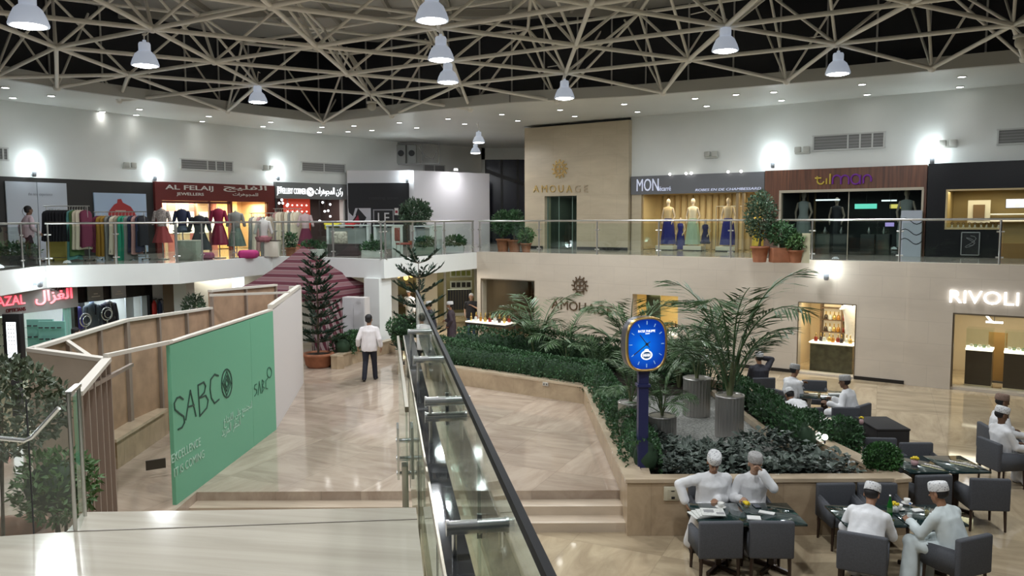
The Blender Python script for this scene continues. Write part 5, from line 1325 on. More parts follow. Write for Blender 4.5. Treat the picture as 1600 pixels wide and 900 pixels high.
person('man in white robe and grey cap reaching across the rear table', (6.18, 17.45, 0), -62, lean=14, hl=(-.16, .55, .86), hr=(.14, .36, .66), head=(-12, 12), capmat=CAPG)
person('man in white bending far forward in front of the rear table, only his back showing', (5.95, 15.98, 0), 8, lean=66, hl=(-.15, .42, .34), hr=(.15, .46, .34), head=(0, 20), girth=1.1)
person('man in white robe and grey cap turned away at the right of the rear table', (7.02, 16.15, 0), 40, lean=16, hl=(-.42, .28, .80), hr=(.12, .46, .78), head=(10, 6), capmat=CAPG, skin=SKIN_D)
person('man in dark shirt and white cap by the wall holding his head', (6.0, 19.0, 0), 6, lean=6, hl=(-.18, .34, .68), hr=(.12, .14, 1.22), pole_r=(1, 0, -.2), head=(0, 0), top='shirt', topm=DKSHIRT, botm=GREYP, girth=1.12)
person('man in white robe and white cap leaning back at the right picture edge', (8.42, 13.35, 0), -84, lean=-4, hl=(-.12, .34, .70), hr=(.16, .30, .66), head=(-10, 14), skin=SKIN_D)
person('man in white robe and brown cap at the right picture edge', (8.95, 14.3, 0), -98, lean=2, head=(0, 6), skin=SKIN_D, capmat=CAPB)
wk = G(578, 594, ZPL)
person('man in a white shirt and dark trousers walking away down the polished walkway', (wk.x, wk.y, ZPL), 3, sit=False, lean=2, top='shirt', topm=SHIRTW, botm=NAVY, capmat=None, head=(-12, 0), H=1.0, girth=1.06, legs=[((-.10, -.02, .50), (-.12, -.20, .115)), ((.11, .10, .50), (.13, .12, .085))], hl=(-.30, .05, .88), hr=(.30, .02, .86), sleeve=.75)
person('grey haired man in black shirt and jeans standing by the left perfume counter', (*G(737, 527, 0)[:2], 0), 176, sit=False, lean=0, top='shirt', topm=BLKT, botm=JEANS, capmat=None, hair=HAIRG, skin=SKIN_L, head=(0, 6), girth=1.08, hl=(-.06, .17, 1.26), hr=(.25, .05, .90), pole_l=(-1, -.2, -.3), sleeve=-1)
person('man in a long dark brown robe and cap walking left behind the hedge', (*AT(706, 520, 28.2)[:2], 0), 82, sit=False, lean=4, topm=BROWNR, head=(0, 4), girth=1.0, H=.97, hl=(-.20, .10, .86), hr=(.16, .24, 1.0), beard=HAIRG, skin=SKIN)
person('man in a white robe and cap standing near the rear shop behind the slender pine', (*AT(641, 500, 33.0)[:2], 0), 160, sit=False, head=(0, 5), hr=(.10, .25, 1.1))
person('man in a white cap half hidden behind the balustrade and the slender pine', (*AT(675, 500, 28.0)[:2], 0), 100, sit=False, head=(0, 6), topm=DKSHIRT)
person('person in a pink shirt and dark trousers walking on the left gallery', (*AT(46, 400, 24.2)[:2], ZU), -35, sit=False, lean=3, top='shirt', topm=PINK, botm=NAVY, capmat=None, head=(0, 0), legs=[((-.10, .14, .50), (-.11, .30, .10)), ((.10, -.06, .50), (.11, -.30, .13))], hl=(-.24, -.10, .86), hr=(.22, .22, .92), skin=SKIN_D)
person('dark haired person whose head shows over the plywood hoarding before the suit shop', (*AT(112, 520, 21.4)[:2], 0), -60, sit=False, capmat=None, head=(0, 10), top='shirt', topm=DKSHIRT, botm=NAVY)
# ============================================================ UPPER GALLERY: helper strips on a wall line
def off_(a, b, k):        # move a wall line k metres towards the viewer
    d = Vector((b[0]-a[0], b[1]-a[1])).normalized(); n = Vector((d.y, -d.x))
    return (a[0]+n.x*k, a[1]+n.y*k), (b[0]+n.x*k, b[1]+n.y*k)
class Face:
    """a flat shop front line from plan point a to b; s in metres along, z up, k towards the viewer"""
    def __init__(f, a, b): f.a, f.b = Vector(a[:2]), Vector(b[:2]); f.d = (f.b-f.a).normalized(); f.n = Vector((f.d.y, -f.d.x)); f.rz = math.atan2(f.d.y, f.d.x)
    def s(f, px): p = ON(px, 340, f.a, f.b).to_2d(); return (p-f.a).dot(f.d)
    def z(f, px, py): return ON(px, py, f.a, f.b).z
    def p(f, s, z=0, k=0): q = f.a+f.d*s+f.n*k; return Vector((q.x, q.y, z))
    def box(f, mb, s0, s1, z0, z1, k0, k1): mb.box(f.p((s0+s1)/2, (z0+z1)/2, (k0+k1)/2), (abs(s1-s0), abs(k1-k0), abs(z1-z0)), f.rz); return mb
    def px(f, mb, x0, x1, y0, y1, k0, k1, xm=None):
        xm = xm or (x0+x1)/2; return f.box(mb, f.s(x0), f.s(x1), f.z(xm, y1), f.z(xm, y0), k0, k1)
    def root(f, name, lb, cat, s, z, k=0, group=None): return thing(name, lb, cat, f.p(s, z, k), f.rz, group)
def recess(name, f, s0, s1, z1, depth, mw, mc=None, mf=None):
    m = MB(); z0 = ZU+.012; A, B, C, D = f.p(s0, 0, -.02), f.p(s1, 0, -.02), f.p(s1, 0, -depth), f.p(s0, 0, -depth); Z0, Z1 = Vector((0, 0, z0)), Vector((0, 0, z1))
    m.quad(D+Z0, C+Z0, C+Z1, D+Z1); m.quad(A+Z0, D+Z0, D+Z1, A+Z1); m.quad(C+Z0, B+Z0, B+Z1, C+Z1); struct('wall_'+name, m, mw)
    m = MB(); m.quad(A+Z1, B+Z1, C+Z1, D+Z1); struct('ceiling_'+name, m, mc or mw)
def arealight(f, s, z, k, power, col, w=1.2, h=.5):
    light('AREA', f.p(s, z, k), power*SHOP_W, col, w, (0, 0, f.rz), sy=h)
def mannequin(f, s, k, lb, topm, skm, h=1.72, z=ZU, skirt='long', skin=None, group='dressed shop mannequins', rot=0):
    p = f.p(s, z, k); t = thing('mannequin', lb, 'mannequin', p, f.rz+rot, group); sc = h/1.72
    sk = skin or mat('mannequin_skin', (.55, .45, .36), .4)
    q = MB(); q.ell((0, 0, 1.62*sc), (.075*sc, .09*sc, .11*sc), 12, 9); q.caps((0, 0, 1.40*sc), (0, 0, 1.55*sc), .05*sc, .045*sc, 10)
    for sg in (-1, 1): q.caps((sg*.17*sc, 0, 1.36*sc), (sg*.25*sc, .02, 1.08*sc), .042*sc, .034*sc, 8); q.caps((sg*.25*sc, .02, 1.08*sc), (sg*.20*sc, -.12, .86*sc), .034*sc, .025*sc, 8); q.ell((sg*.195*sc, -.14, .82*sc), (.025, .03, .05), 8, 6)
    q.build('body', sk, t)
    q = MB(); q.loft([((0, 0, .95*sc), .15*sc, .11*sc, (1, 0, 0), (0, 1, 0)), ((0, 0, 1.08*sc), .13*sc, .10*sc, (1, 0, 0), (0, 1, 0)), ((0, 0, 1.28*sc), .17*sc, .115*sc, (1, 0, 0), (0, 1, 0)), ((0, 0, 1.40*sc), .17*sc, .09*sc, (1, 0, 0), (0, 1, 0)), ((0, 0, 1.44*sc), .07*sc, .06*sc, (1, 0, 0), (0, 1, 0))], 16); q.build('top', topm, t)
    q = MB(); z0 = {'long': .05, 'mid': .5, 'robe': .06}[skirt]*sc; n = 30; secs = [(1.0*sc, .145*sc), (.8*sc, .19*sc), (.4*sc, .235*sc), (z0, .28*sc if skirt != 'robe' else .22*sc)]; vs = []; fs = []
    for zz, r in secs:
        for i in range(n): a = 2*math.pi*i/n; rr_ = r*(1+(.10*math.sin(a*9) if zz < .9*sc else 0)); vs.append((rr_*math.cos(a), rr_*.78*math.sin(a), zz))
    for j in range(3):
        for i in range(n): fs.append((j*n+i, j*n+(i+1) % n, (j+1)*n+(i+1) % n, (j+1)*n+i))
    q.add(vs, fs, True); q.build('skirt', skm, t)
    q = MB(); q.cyl((0, 0, 0), (0, 0, .02), .17*sc, n=18); q.cyl((0, 0, 0), (0, 0, .95*sc), .015, n=8); q.build('stand', STEEL, t); return t
def cmat(n, c, r=.75): return mat('cloth_'+n, c, r)
FU = Face(U0, U1)
# ------------------------------------------------------------ boutique with blue skirts
s0, s1 = FU.s(988), FU.s(1195); zb = FU.z(1090, 302); z1 = FU.z(1090, 276)
t = FU.root('shop_sign', 'grey boutique sign band with tall outlined silver letters', 'shop sign', (s0+s1)/2, zb)
q = MB(); FU.box(q, s0, s1, zb, ZSR+.02, .0, .14); q.build('sign_board', mat('sign_grey', (.16, .165, .18), .45), t, W=True)
SIGNL = mat('sign_silver', (.75, .78, .92), .35, emit=(.6, .65, .9), es=.35)
zc_ = (zb+ZSR)/2
letters('MON', 1, SIGNL, FU.p((FU.s(997)+FU.s(1031))/2, zc_+.02, .15), (*FU.d, 0), t, width=FU.s(1031)-FU.s(997), height=.48, extr=.01)
letters('décarré', 1, SIGNL, FU.p((FU.s(1029)+FU.s(1050))/2, zc_-.14, .15), (*FU.d, 0), t, width=FU.s(1050)-FU.s(1029), height=.18, extr=.01)
letters('ROBES EN DE CHAMBESSARD', 1, SIGNL, FU.p((FU.s(1088)+FU.s(1190))/2, zb+.12, .15), (*FU.d, 0), t, width=FU.s(1190)-FU.s(1088), height=.09, extr=.01, shear=.2)
q = MB()
for x in (1050, 1075, 1083, 1140, 1160): q.ell(FU.p(FU.s(x), ZSR+.05, .25), .05, 8, 6)
q.build('spot_lamp', emis('spot_glow', (1, .98, .92), 6), t, W=True)
WARM = mat('boutique_wall', (.60, .48, .28), .6)
recess('boutique', FU, s0, s1, zb+.05, 2.2, WARM); arealight(FU, (s0+s1)/2-.6, zb-.02, -.8, 60, (1, .86, .6), 3.0, 1.0); arealight(FU, s1-.6, zb-.02, -.8, 18, (1, .86, .5), .8, .8)
m = MB(); FU.box(m, s0, FU.s(1003), ZU, zb, -.15, .08); struct('column_3', m, LIME_P); m = MB(); FU.box(m, FU.s(1150), FU.s(1154), ZU, zb, -.1, .05); FU.box(m, FU.s(1160), FU.s(1163), ZU, zb, -.1, .05); FU.box(m, FU.s(1003), FU.s(1005), ZU, zb, -.05, .03); struct('window_4', m, mat('oak_frame', (.35, .25, .13), .5))
q = MB(); q.quad(FU.p(FU.s(1005), ZU, 0), FU.p(FU.s(1150), ZU, 0), FU.p(FU.s(1150), zb, 0), FU.p(FU.s(1005), zb, 0)); q.build('pane', SHOPGL, bpy.data.objects['window_4'])
BLUE = cmat('royal_blue', (.02, .022, .20)); GOLDC = cmat('gold_lace', (.55, .42, .25)); CREAMC = cmat('cream', (.68, .60, .46)); MINT = cmat('mint', (.40, .52, .40)); NAVYC = cmat('navy_lace', (.03, .03, .10)); YELC = cmat('yellow', (.70, .52, .03)); SANDC = cmat('sand', (.45, .36, .25))
PL = mat('plinth_cream', (.66, .62, .52), .5)
def plinth(f, s, k, w, d, h, lb): t = f.root('display_plinth', lb, 'plinth', s, ZU, k, 'display plinths in shop windows'); q = MB(); q.rbox((0, 0, h/2), (w, d, h), .015); q.build('plinth_block', PL, t); q = MB(); q.box((0, 0, .02), (w*1.01, d*1.01, .04)); q.build('plinth_foot', DKGREY, t)
for x, lb in ((1026, 'cream plinth under the gold and blue mannequin at the left of the boutique window'), (1070, 'cream plinth under the middle mannequin of the boutique window'), (1122, 'cream plinth under the mannequin near the boutique door')): plinth(FU, FU.s(x)+.1, -.75, .75, .5, .2, lb)
mannequin(FU, FU.s(1032), -.75, 'leftmost boutique mannequin in a gold top and long royal blue skirt', GOLDC, BLUE, 1.85, ZU+.2)
mannequin(FU, FU.s(1046), -1.1, 'mannequin in a plain blue gown partly behind the leftmost one', BLUE, BLUE, 1.3, ZU)
mannequin(FU, FU.s(1071), -.75, 'middle boutique mannequin in a cream gown with pale green skirt', CREAMC, MINT, 1.85, ZU+.2)
mannequin(FU, FU.s(1094), -.55, 'child size mannequin in a dark lace dress in the boutique window', NAVYC, NAVYC, 1.25, ZU, 'mid')
mannequin(FU, FU.s(1127), -.75, 'mannequin in a sand top and blue skirt near the boutique door', SANDC, BLUE, 1.85, ZU+.2)
mannequin(FU, FU.s(1172), -1.0, 'mannequin in a yellow gown behind the tall potted tree', YELC, YELC, 1.6, ZU)
t = FU.root('clothes_rail', 'rail of yellow and gold clothes at the back of the boutique', 'clothes rail', FU.s(1140), ZU, -1.8)
q = MB(); q.tube([(-1.2, 0, 1.75), (1.2, 0, 1.75)], .015); q.tube([(-1.2, 0, 0), (-1.2, 0, 1.75)], .015); q.tube([(1.2, 0, 0), (1.2, 0, 1.75)], .015); q.build('frame', STEEL, t)
m = MB()
for i in range(24): FU.box(m, s0+.3+i*.27, s0+.36+i*.27, ZU, zb, -2.17, -2.08)
struct('trim_6', m, mat('wall_batten', (.34, .24, .12), .5))
# ------------------------------------------------------------ wooden shop front
WOODF = bpy.data.materials.new('fascia_wood'); WOODF.use_nodes = True; nt = WOODF.node_tree; b_ = nt.nodes['Principled BSDF']; b_.inputs['Roughness'].default_value = .4
tc = nt.nodes.new('ShaderNodeTexCoord'); mp = nt.nodes.new('ShaderNodeMapping'); mp.inputs['Scale'].default_value = (14, 14, .8); nz = nt.nodes.new('ShaderNodeTexNoise'); nz.inputs['Scale'].default_value = 1; nz.inputs['Detail'].default_value = 5; rp = nt.nodes.new('ShaderNodeValToRGB')
rp.color_ramp.elements[0].position = .3; rp.color_ramp.elements[0].color = (.085, .028, .012, 1); rp.color_ramp.elements[1].position = .7; rp.color_ramp.elements[1].color = (.19, .068, .028, 1)
nt.links.new(tc.outputs['Object'], mp.inputs[0]); nt.links.new(mp.outputs[0], nz.inputs[0]); nt.links.new(nz.outputs['Fac'], rp.inputs[0]); nt.links.new(rp.outputs[0], b_.inputs['Base Color'])
w0, w1 = FU.s(1196), FU.s(1447); zw = FU.z(1330, 298)
t = FU.root('shop_sign', 'reddish wood shop fascia with rounded yellow and purple letters', 'shop sign', (w0+w1)/2, zw)
q = MB(); FU.box(q, w0, w1, zw+.06, ZSR+.04, 0, .16); q.build('sign_board', WOODF, t, W=True)
q = MB(); FU.box(q, w0, FU.s(1220), ZU, zw+.06, 0, .16); q.build('side_panel', WOODF, t, W=True); q = MB(); FU.box(q, FU.s(1443), w1, ZU, zw+.06, 0, .16); q.build('side_panel', WOODF, t, W=True)
YL = mat('sign_yellow', (.45, .33, .05), .4, emit=(.5, .36, .05), es=.12); PU = mat('sign_purple', (.13, .02, .22), .4, emit=(.2, .03, .35), es=.12)
def tubes(f, pts, m, t, r=.03, k=.2):
    q = MB(); q.tube([f.p(f.s(x), f.z(x, y), k) for x, y in pts], r, 6); q.build('lettering', m, t, W=True)
def arcp(cx, cy, rx, ry, a0, a1, n=14): return [(cx+rx*math.cos(math.radians(a0+(a1-a0)*i/n)), cy-ry*math.sin(math.radians(a0+(a1-a0)*i/n))) for i in range(n+1)]
tubes(FU, [(1277.5, 276), (1278, 283)]+arcp(1283, 283, 5, 5, 180, 350), YL, t); tubes(FU, [(1274, 279), (1284, 278.5)], YL, t)
tubes(FU, [(1292, 279), (1292, 288)], YL, t); tubes(FU, [(1297.5, 272), (1297.5, 288)], YL, t)
tubes(FU, [(1301.5, 288), (1301.5, 281)]+arcp(1308, 280.5, 6.3, 6, 180, 0)+[(1314.5, 288)], PU, t); tubes(FU, [(1314.5, 281)]+arcp(1320.5, 280.5, 6, 6, 180, 0)+[(1326.5, 288)], PU, t)
tubes(FU, arcp(1337, 280.5, 7, 7.5, 0, 360, 20), PU, t); tubes(FU, [(1344, 274), (1344, 288)], PU, t); tubes(FU, [(1349, 287), (1349, 280)]+arcp(1355, 280, 6, 6, 180, 0)+[(1361, 284)], PU, t)
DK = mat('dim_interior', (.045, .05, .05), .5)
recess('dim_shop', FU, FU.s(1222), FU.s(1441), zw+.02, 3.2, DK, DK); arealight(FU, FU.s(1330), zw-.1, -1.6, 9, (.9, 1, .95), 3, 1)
m = MB(); bf = .07; FU.box(m, FU.s(1219), FU.s(1443), zw-.03, zw+.06, 0, .2); FU.box(m, FU.s(1219), FU.s(1222.5), ZU, zw, 0, .2); FU.box(m, FU.s(1440), FU.s(1443.5), ZU, zw, 0, .2); FU.box(m, FU.s(1325), FU.s(1326.2), ZU, zw, -.02, .03)
w = struct('window_5', m, mat('pale_frame', (.50, .44, .34), .4)); q = MB(); q.quad(FU.p(FU.s(1222), ZU, .02), FU.p(FU.s(1441), ZU, .02), FU.p(FU.s(1441), zw, .02), FU.p(FU.s(1222), zw, .02)); q.build('pane', glass('dark_shop_glass', (.62, .68, .66), .05), w)
GREYR = cmat('grey_robe', (.42, .45, .44))
mannequin(FU, FU.s(1248), -.6, 'mannequin in a long pale grey robe at the left of the wooden shop window', GREYR, GREYR, 1.95, ZU+.25, 'robe'); mannequin(FU, FU.s(1412), -.5, 'mannequin in a long pale grey robe at the right of the wooden shop window', GREYR, GREYR, 2.0, ZU+.2, 'robe'); mannequin(FU, FU.s(1291), -1.5, 'dim mannequin deep inside the wooden shop front', DKGREY, DKGREY, 1.8, ZU+.2, 'robe')
def glowbar(f, x0, x1, y, k, lb, m, h=.05, name='light_strip', cat='light', grp=None):
    s_ = (f.s(x0)+f.s(x1))/2; z_ = f.z((x0+x1)/2, y); t = f.root(name, lb, cat, s_, z_, k, grp); W = abs(f.s(x1)-f.s(x0)); q = MB(); q.rbox((0, 0, 0), (W, .05, h), .01); q.build('glow_panel', m, t); q = MB(); q.box((0, .05, 0), (W*1.03, .06, h*1.2)); q.build('housing', DKGREY, t); q = MB(); q.cyl((0, .06, 0), (0, .06, max(.1, zw-z_)), .01, n=6); q.build('hanger', DKGREY, t)
TUBEG = emis('tube_glow', (.85, .97, 1), 1.6)
glowbar(FU, 1268, 1306, 312, -.5, 'white fluorescent tube at the left behind the wooden shop window', TUBEG); glowbar(FU, 1372, 1396, 313, -.5, 'white fluorescent tube at the right behind the wooden shop window', TUBEG)
glowbar(FU, 1328, 1363, 322, -.7, 'small green lit sign inside the wooden shop window', emis('green_sign_glow', (.05, .7, .5), 1.2), .17, 'lit_sign', 'sign'); glowbar(FU, 1384, 1405, 322, -.7, 'small yellow lit sign inside the wooden shop window', emis('yellow_sign_glow', (.8, .65, .02), 1.0), .14, 'lit_sign', 'sign'); glowbar(FU, 1380, 1394, 351, -.4, 'small purple lit sign low in the wooden shop window', emis('purple_sign_glow', (.45, .25, .9), .9), .13, 'lit_sign', 'sign')
t = FU.root('door_leaf', 'white painted panel with looping cables leaning at the right of the wooden shop front', 'panel', FU.s(1427), ZU, .35); q = MB(); q.box((0, 0, .75), (.62, .05, 1.5)); q.build('panel_board', mat('panel_bluewhite', (.42, .46, .52), .5), t)
for z_ in (.5, .8, 1.15): q = MB(); q.tube([(-.34+.68*i/8, -.04, z_+.10*math.sin(i*.8)) for i in range(9)], .012, 5); q.build('cable', BLACK, t)
for i, x in enumerate((1282, 1307, 1352, 1375)):
    t = FU.root('display_box', ('low dark display cube first from the left in the wooden shop window', 'low dark display cube second from the left in the wooden shop window', 'low dark display cube third from the left in the wooden shop window', 'low dark display cube fourth from the left in the wooden shop window')[i], 'display box', FU.s(x), ZU, -.7-.1*(i % 2), 'dark display cubes in the window'); q = MB(); q.rbox((0, 0, .35), (.45, .45, .7), .01); q.build('cube_body', mat('cube_dark', (.06, .062, .06), .35), t); q = MB(); q.lathe([(.05, .7), (.08, .78), (.03, .9), (.04, .95)], n=12); q.build('ornament', STEEL, t)
# ------------------------------------------------------------ black shop front at the right
k0, k1 = FU.s(1449), FU.s(1720); zk = FU.z(1540, 295); zl = FU.z(1530, 357)
t = FU.root('storefront', 'black shop front with a bright gold lit window at the right picture edge', 'shop front', (k0+k1)/2, ZU); BLK = mat('black_cladding', (.010, .010, .012), .25)
q = MB(); FU.box(q, k0, k1, zk, ZSR+.06, 0, .2); FU.box(q, k0, FU.s(1478), ZU, zk, 0, .2); FU.box(q, FU.s(1478), FU.s(1563), ZU, zl, 0, .2); q.build('cladding', BLK, t, W=True)
q = MB(); FU.box(q, FU.s(1566), k1, ZU, FU.z(1580, 380), -.1, .15); q.build('wood_panel', mat('amber_wood', (.30, .17, .05), .4), t, W=True)
q = MB(); g_ = .05; FU.box(q, FU.s(1478), FU.s(1480.5), zl, zk, .1, .24); FU.box(q, FU.s(1478), k1, zk-.05, zk, .1, .24); FU.box(q, FU.s(1478), FU.s(1563), zl-.03, zl+.03, .1, .24); q.build('window_frame', mat('gold_frame', (.62, .48, .26), .35, .4), t, W=True)
q = MB(); q.quad(FU.p(FU.s(1480), zl, .12), FU.p(k1, zl, .12), FU.p(k1, zk, .12), FU.p(FU.s(1480), zk, .12)); q.build('pane', SHOPGL, t, W=True)
recess('gold_shop', FU, FU.s(1476), k1, zk+.05, 2.2, mat('gold_wall', (.42, .32, .15), .5)); arealight(FU, FU.s(1540), zk-.05, -.9, 34, (1, .86, .58), 2.4, .8)
t = FU.root('wall_shelf', 'lit cream display panel with a dark square inside the gold lit window', 'shelf', FU.s(1522), FU.z(1522, 345), -1.6); q = MB(); W = FU.s(1540)-FU.s(1505); q.box((0, 0, .3), (W*1.05, .1, .75)); q.build('panel', PL, t); q = MB(); q.box((0, -.06, .28), (W*.55, .04, .5)); q.build('niche', mat('niche_brown', (.16, .10, .05), .5), t)
for z_, y_ in ((0, 335), (1, 346)):
    t = FU.root('wall_shelf', ('upper', 'lower')[z_]+' lit glass shelf at the right of the gold lit window', 'shelf', FU.s(1580), FU.z(1580, y_), -1.9); q = MB(); q.box((0, 0, 0), (1.8, .3, .04)); q.build('shelf_board', PL, t); q = MB(); q.box((0, -.15, .02), (1.8, .012, .02)); q.build('light_edge', emis('shelf_glow', (1, .85, .55), 1.5), t)
t = FU.root('television', 'wall screen showing a pale face inside the gold lit window', 'television', FU.s(1582), FU.z(1582, 317), -1.2); q = MB(); W = FU.s(1598)-FU.s(1566); q.rbox((0, 0, 0), (W, .05, W*.58), .01); q.build('screen_body', BLACK, t); q = MB(); q.box((0, -.03, 0), (W*.94, .01, W*.52)); q.build('screen', emis('tv_glow', (.25, .35, .6), .9), t)
q = MB(); q.ell((.05, -.034, -.02), (W*.16, .006, W*.2), 14, 8); q.build('picture_face', emis('tv_face', (.65, .45, .45), .8), t); q = MB(); q.cyl((0, .02, 0), (0, .9, 0), .03, n=8); q.build('wall_arm', DKGREY, t)
for i in range(9):
    t = FU.root('watch_stand', 'small watch stand in the row along the gold lit window sill', 'watch stand', FU.s(1488)+i*.16, zl+.03, -.0-.12*(i % 2), 'watch stands on the window sill'); q = MB(); q.lathe([(.04, 0), (.045, .015), (.02, .03), (.025, .10)], n=10); q.build('stand', PL, t); q = MB(); q.tube([(.035*math.cos(a), -.02, .13+.035*math.sin(a)) for a in [2*math.pi*j/10 for j in range(11)]], .008, 5); q.build('watch', mat('watch_dark', (.10, .03, .02), .3, .4), t)
t = FU.root('framed_poster', 'silver framed black poster with a pale scroll drawing on the black shop front', 'poster', FU.s(1519), FU.z(1519, 398), .22); W = FU.s(1533)-FU.s(1505); H = FU.z(1519, 363)-FU.z(1519, 398); q = MB(); q.box((0, 0, H/2), (W, .03, H)); q.build('poster_sheet', BLACK, t)
q = MB()
for s_ in (-1, 1): q.box((s_*W/2, -.01, H/2), (.03, .05, H)); q.box((0, -.01, H/2+s_*H/2), (W, .05, .03))
q.build('frame', mat('frame_silver', (.45, .45, .45), .3, .8), t); q = MB(); q.tube([(.16*math.sin(a*1.7)*(1-.04*a), -.02, H/2+.05+.2*math.cos(a)*(1-.05*a)) for a in [j*.45 for j in range(22)]], .008, 5); q.build('drawing', mat('drawing_grey', (.3, .3, .3), .5), t)

# ------------------------------------------------------------ limestone pier: emblem, letters, glass door
FP = Face(PA, PB)
def sun_emblem(f, cx, cy, r, m, lb, k):
    t = f.root('wall_emblem', lb, 'emblem', f.s(cx), f.z(cx, cy), k); q = MB(); n = 24
    def ringm(r0, r1): vs = [(r_*math.cos(2*math.pi*i/n), y, r_*math.sin(2*math.pi*i/n)) for r_ in (r0, r1) for y in (0, -.03) for i in range(n)]; fs = []; [fs.extend([(i, (i+1) % n, 3*n-n+(i+1) % n, 2*n+i), (n+i, 3*n+i, 3*n+(i+1) % n, n+(i+1) % n), (2*n+i, 2*n+(i+1) % n, 3*n+(i+1) % n, 3*n+i), (i, n+i, n+(i+1) % n, (i+1) % n)]) for i in range(n)]; q.add(vs, fs, False)
    ringm(r*.60, r*.68)
    for i in range(12):
        a = 2*math.pi*i/12; q.bar((r*.68*math.cos(a), -.015, r*.68*math.sin(a)), (r*.86*math.cos(a), -.015, r*.86*math.sin(a)), .03, r*.09); q.ell((r*.92*math.cos(a), -.015, r*.92*math.sin(a)), (r*.09, .02, r*.09), 8, 6)
        q.tube([(r*(.68+.1*math.sin(j*.8))*math.cos(a+.06*j), -.015, r*(.68+.1*math.sin(j*.8))*math.sin(a+.06*j)) for j in range(5)], r*.035, 5)
    q.build('sunburst_ring', m, t); q = MB()
    for i in range(4):
        a = math.pi/4+i*math.pi/2; q.tube([(r*.27*math.cos(a)+r*.24*math.cos(b), -.015, r*.27*math.sin(a)+r*.24*math.sin(b)) for b in [2*math.pi*j/12 for j in range(13)]], r*.05, 5)
    q.build('interlace', m, t); return t
BRZ = mat('bronze_letter', (.13, .085, .05), .4, .5)
sun_emblem(FP, 875, 264, .40, GOLD, 'gold sunburst emblem high on the upper limestone pier', .02)
t = FP.root('wall_lettering', 'gold capital letters spaced out across the upper limestone pier', 'lettering', FP.s(875), FP.z(875, 295), .01)
for i, ch in enumerate('AMOUAGE'):
    x = 838+i*12.9; letters(ch, 1, GOLD if i < 5 else mat('gold_dull', (.50, .40, .28), .4, .4), FP.p(FP.s(x), FP.z(x, 295), .02), (*FP.d, 0), t, height=.30, extr=.015)
m = MB(); z_ = FP.z(876, 306); FP.box(m, FP.s(851), FP.s(852.2), ZU, z_, -.25, -.2); FP.box(m, FP.s(869), FP.s(869.8), ZU, z_, -.25, -.2); FP.box(m, FP.s(890), FP.s(890.8), ZU, z_, -.25, -.2)
w = struct('door_1', m, mat('green_edge', (.20, .28, .24), .3)); q = MB(); q.quad(FP.p(FP.s(851), ZU, -.22), FP.p(FP.s(901), ZU, -.22), FP.p(FP.s(901), z_, -.22), FP.p(FP.s(851), z_, -.22)); q.build('pane', glass('green_glass', (.55, .66, .60), .06), w)
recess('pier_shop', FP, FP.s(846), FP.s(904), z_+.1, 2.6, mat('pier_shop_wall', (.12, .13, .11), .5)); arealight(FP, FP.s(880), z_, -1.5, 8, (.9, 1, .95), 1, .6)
t = FP.root('display_cabinet', 'lit display cabinet with glassware seen through the pier door', 'cabinet', FP.s(896), ZU, -1.6); q = MB(); q.box((0, .1, .9), (.7, .3, 1.8)); q.build('cabinet_body', mat('cab_green', (.20, .26, .22), .5), t)
for z_ in (.5, .8, 1.1, 1.4): q = MB(); q.box((0, -.12, z_), (.66, .2, .02)); q.build('shelf', emis('cab_glow', (.85, 1, .95), .7), t)
# ------------------------------------------------------------ lower limestone wall: emblem, letters
FR_ = Face(rA, rB)
sun_emblem(FR_, 907, 446, .34, BRZ, 'dark bronze sunburst emblem on the lower limestone wall', .02)
t = FR_.root('wall_lettering', 'dark bronze capital letters across the lower limestone wall above the hedge', 'lettering', FR_.s(910), FR_.z(910, 480), .01)
for i, ch in enumerate('AMOUAGE'):
    x = 868+i*14.3; letters(ch, 1, BRZ, FR_.p(FR_.s(x), FR_.z(x, 474.5+i*1.9), .02), (*FR_.d, 0), t, height=.33, extr=.015)
t = FR_.root('shop_sign', 'glowing white capital letters above the watch shop window', 'shop sign', FR_.s(1545), FR_.z(1545, 465), .08)
letters('RIVOLI', 1, emis('rivoli_glow', (.93, .96, 1), 2.4), FR_.p((FR_.s(1490)+FR_.s(1599))/2, FR_.z(1545, 465), .12), (*FR_.d, 0), t, width=FR_.s(1599)-FR_.s(1490), height=.34, extr=.025)
# ============================================================ GALLERY BALUSTRADES
GP = glass('gallery_glass', (.80, .88, .84), .05)
def gallery(lb, a, b, px_posts, zt=4.56, k=-.14):
    f = Face(a, b); L = (f.b-f.a).length; t = f.root('gallery_balustrade', lb, 'balustrade', L/2, ZU, k, 'steel and glass gallery balustrades'); ss = sorted({min(max(f.s(x), .05), L-.05) for x in px_posts}|{.05, L-.05}); cl = []
    for s_ in ss:
        if not cl or s_-cl[-1] > .25: cl.append(s_)
    q = MB(); q.tube([f.p(0, zt, k), f.p(L, zt, k)], .032, 10); q.build('handrail', STEEL, t, W=True)
    for s_ in cl:
        q = MB(); q.cyl(f.p(s_, ZU, k), f.p(s_, zt-.03, k), .03, n=8); q.cyl(f.p(s_, ZU, k), f.p(s_, ZU+.02, k), .07, n=12); po = q.build('post', STEEL, t, W=True)
        q = MB()
        for z_ in (ZU+.22, zt-.32): q.cyl(f.p(s_-.09, z_, k), f.p(s_+.09, z_, k), .022, n=8)
        q.build('glass_clamp', STEEL, po, W=True)
    for s0_, s1_ in zip(cl[:-1], cl[1:]):
        q = MB(); q.quad(f.p(s0_+.06, ZU+.08, k), f.p(s1_-.06, ZU+.08, k), f.p(s1_-.06, zt-.09, k), f.p(s0_+.06, zt-.09, k)); q.build('glass_pane', GP, t, W=True)
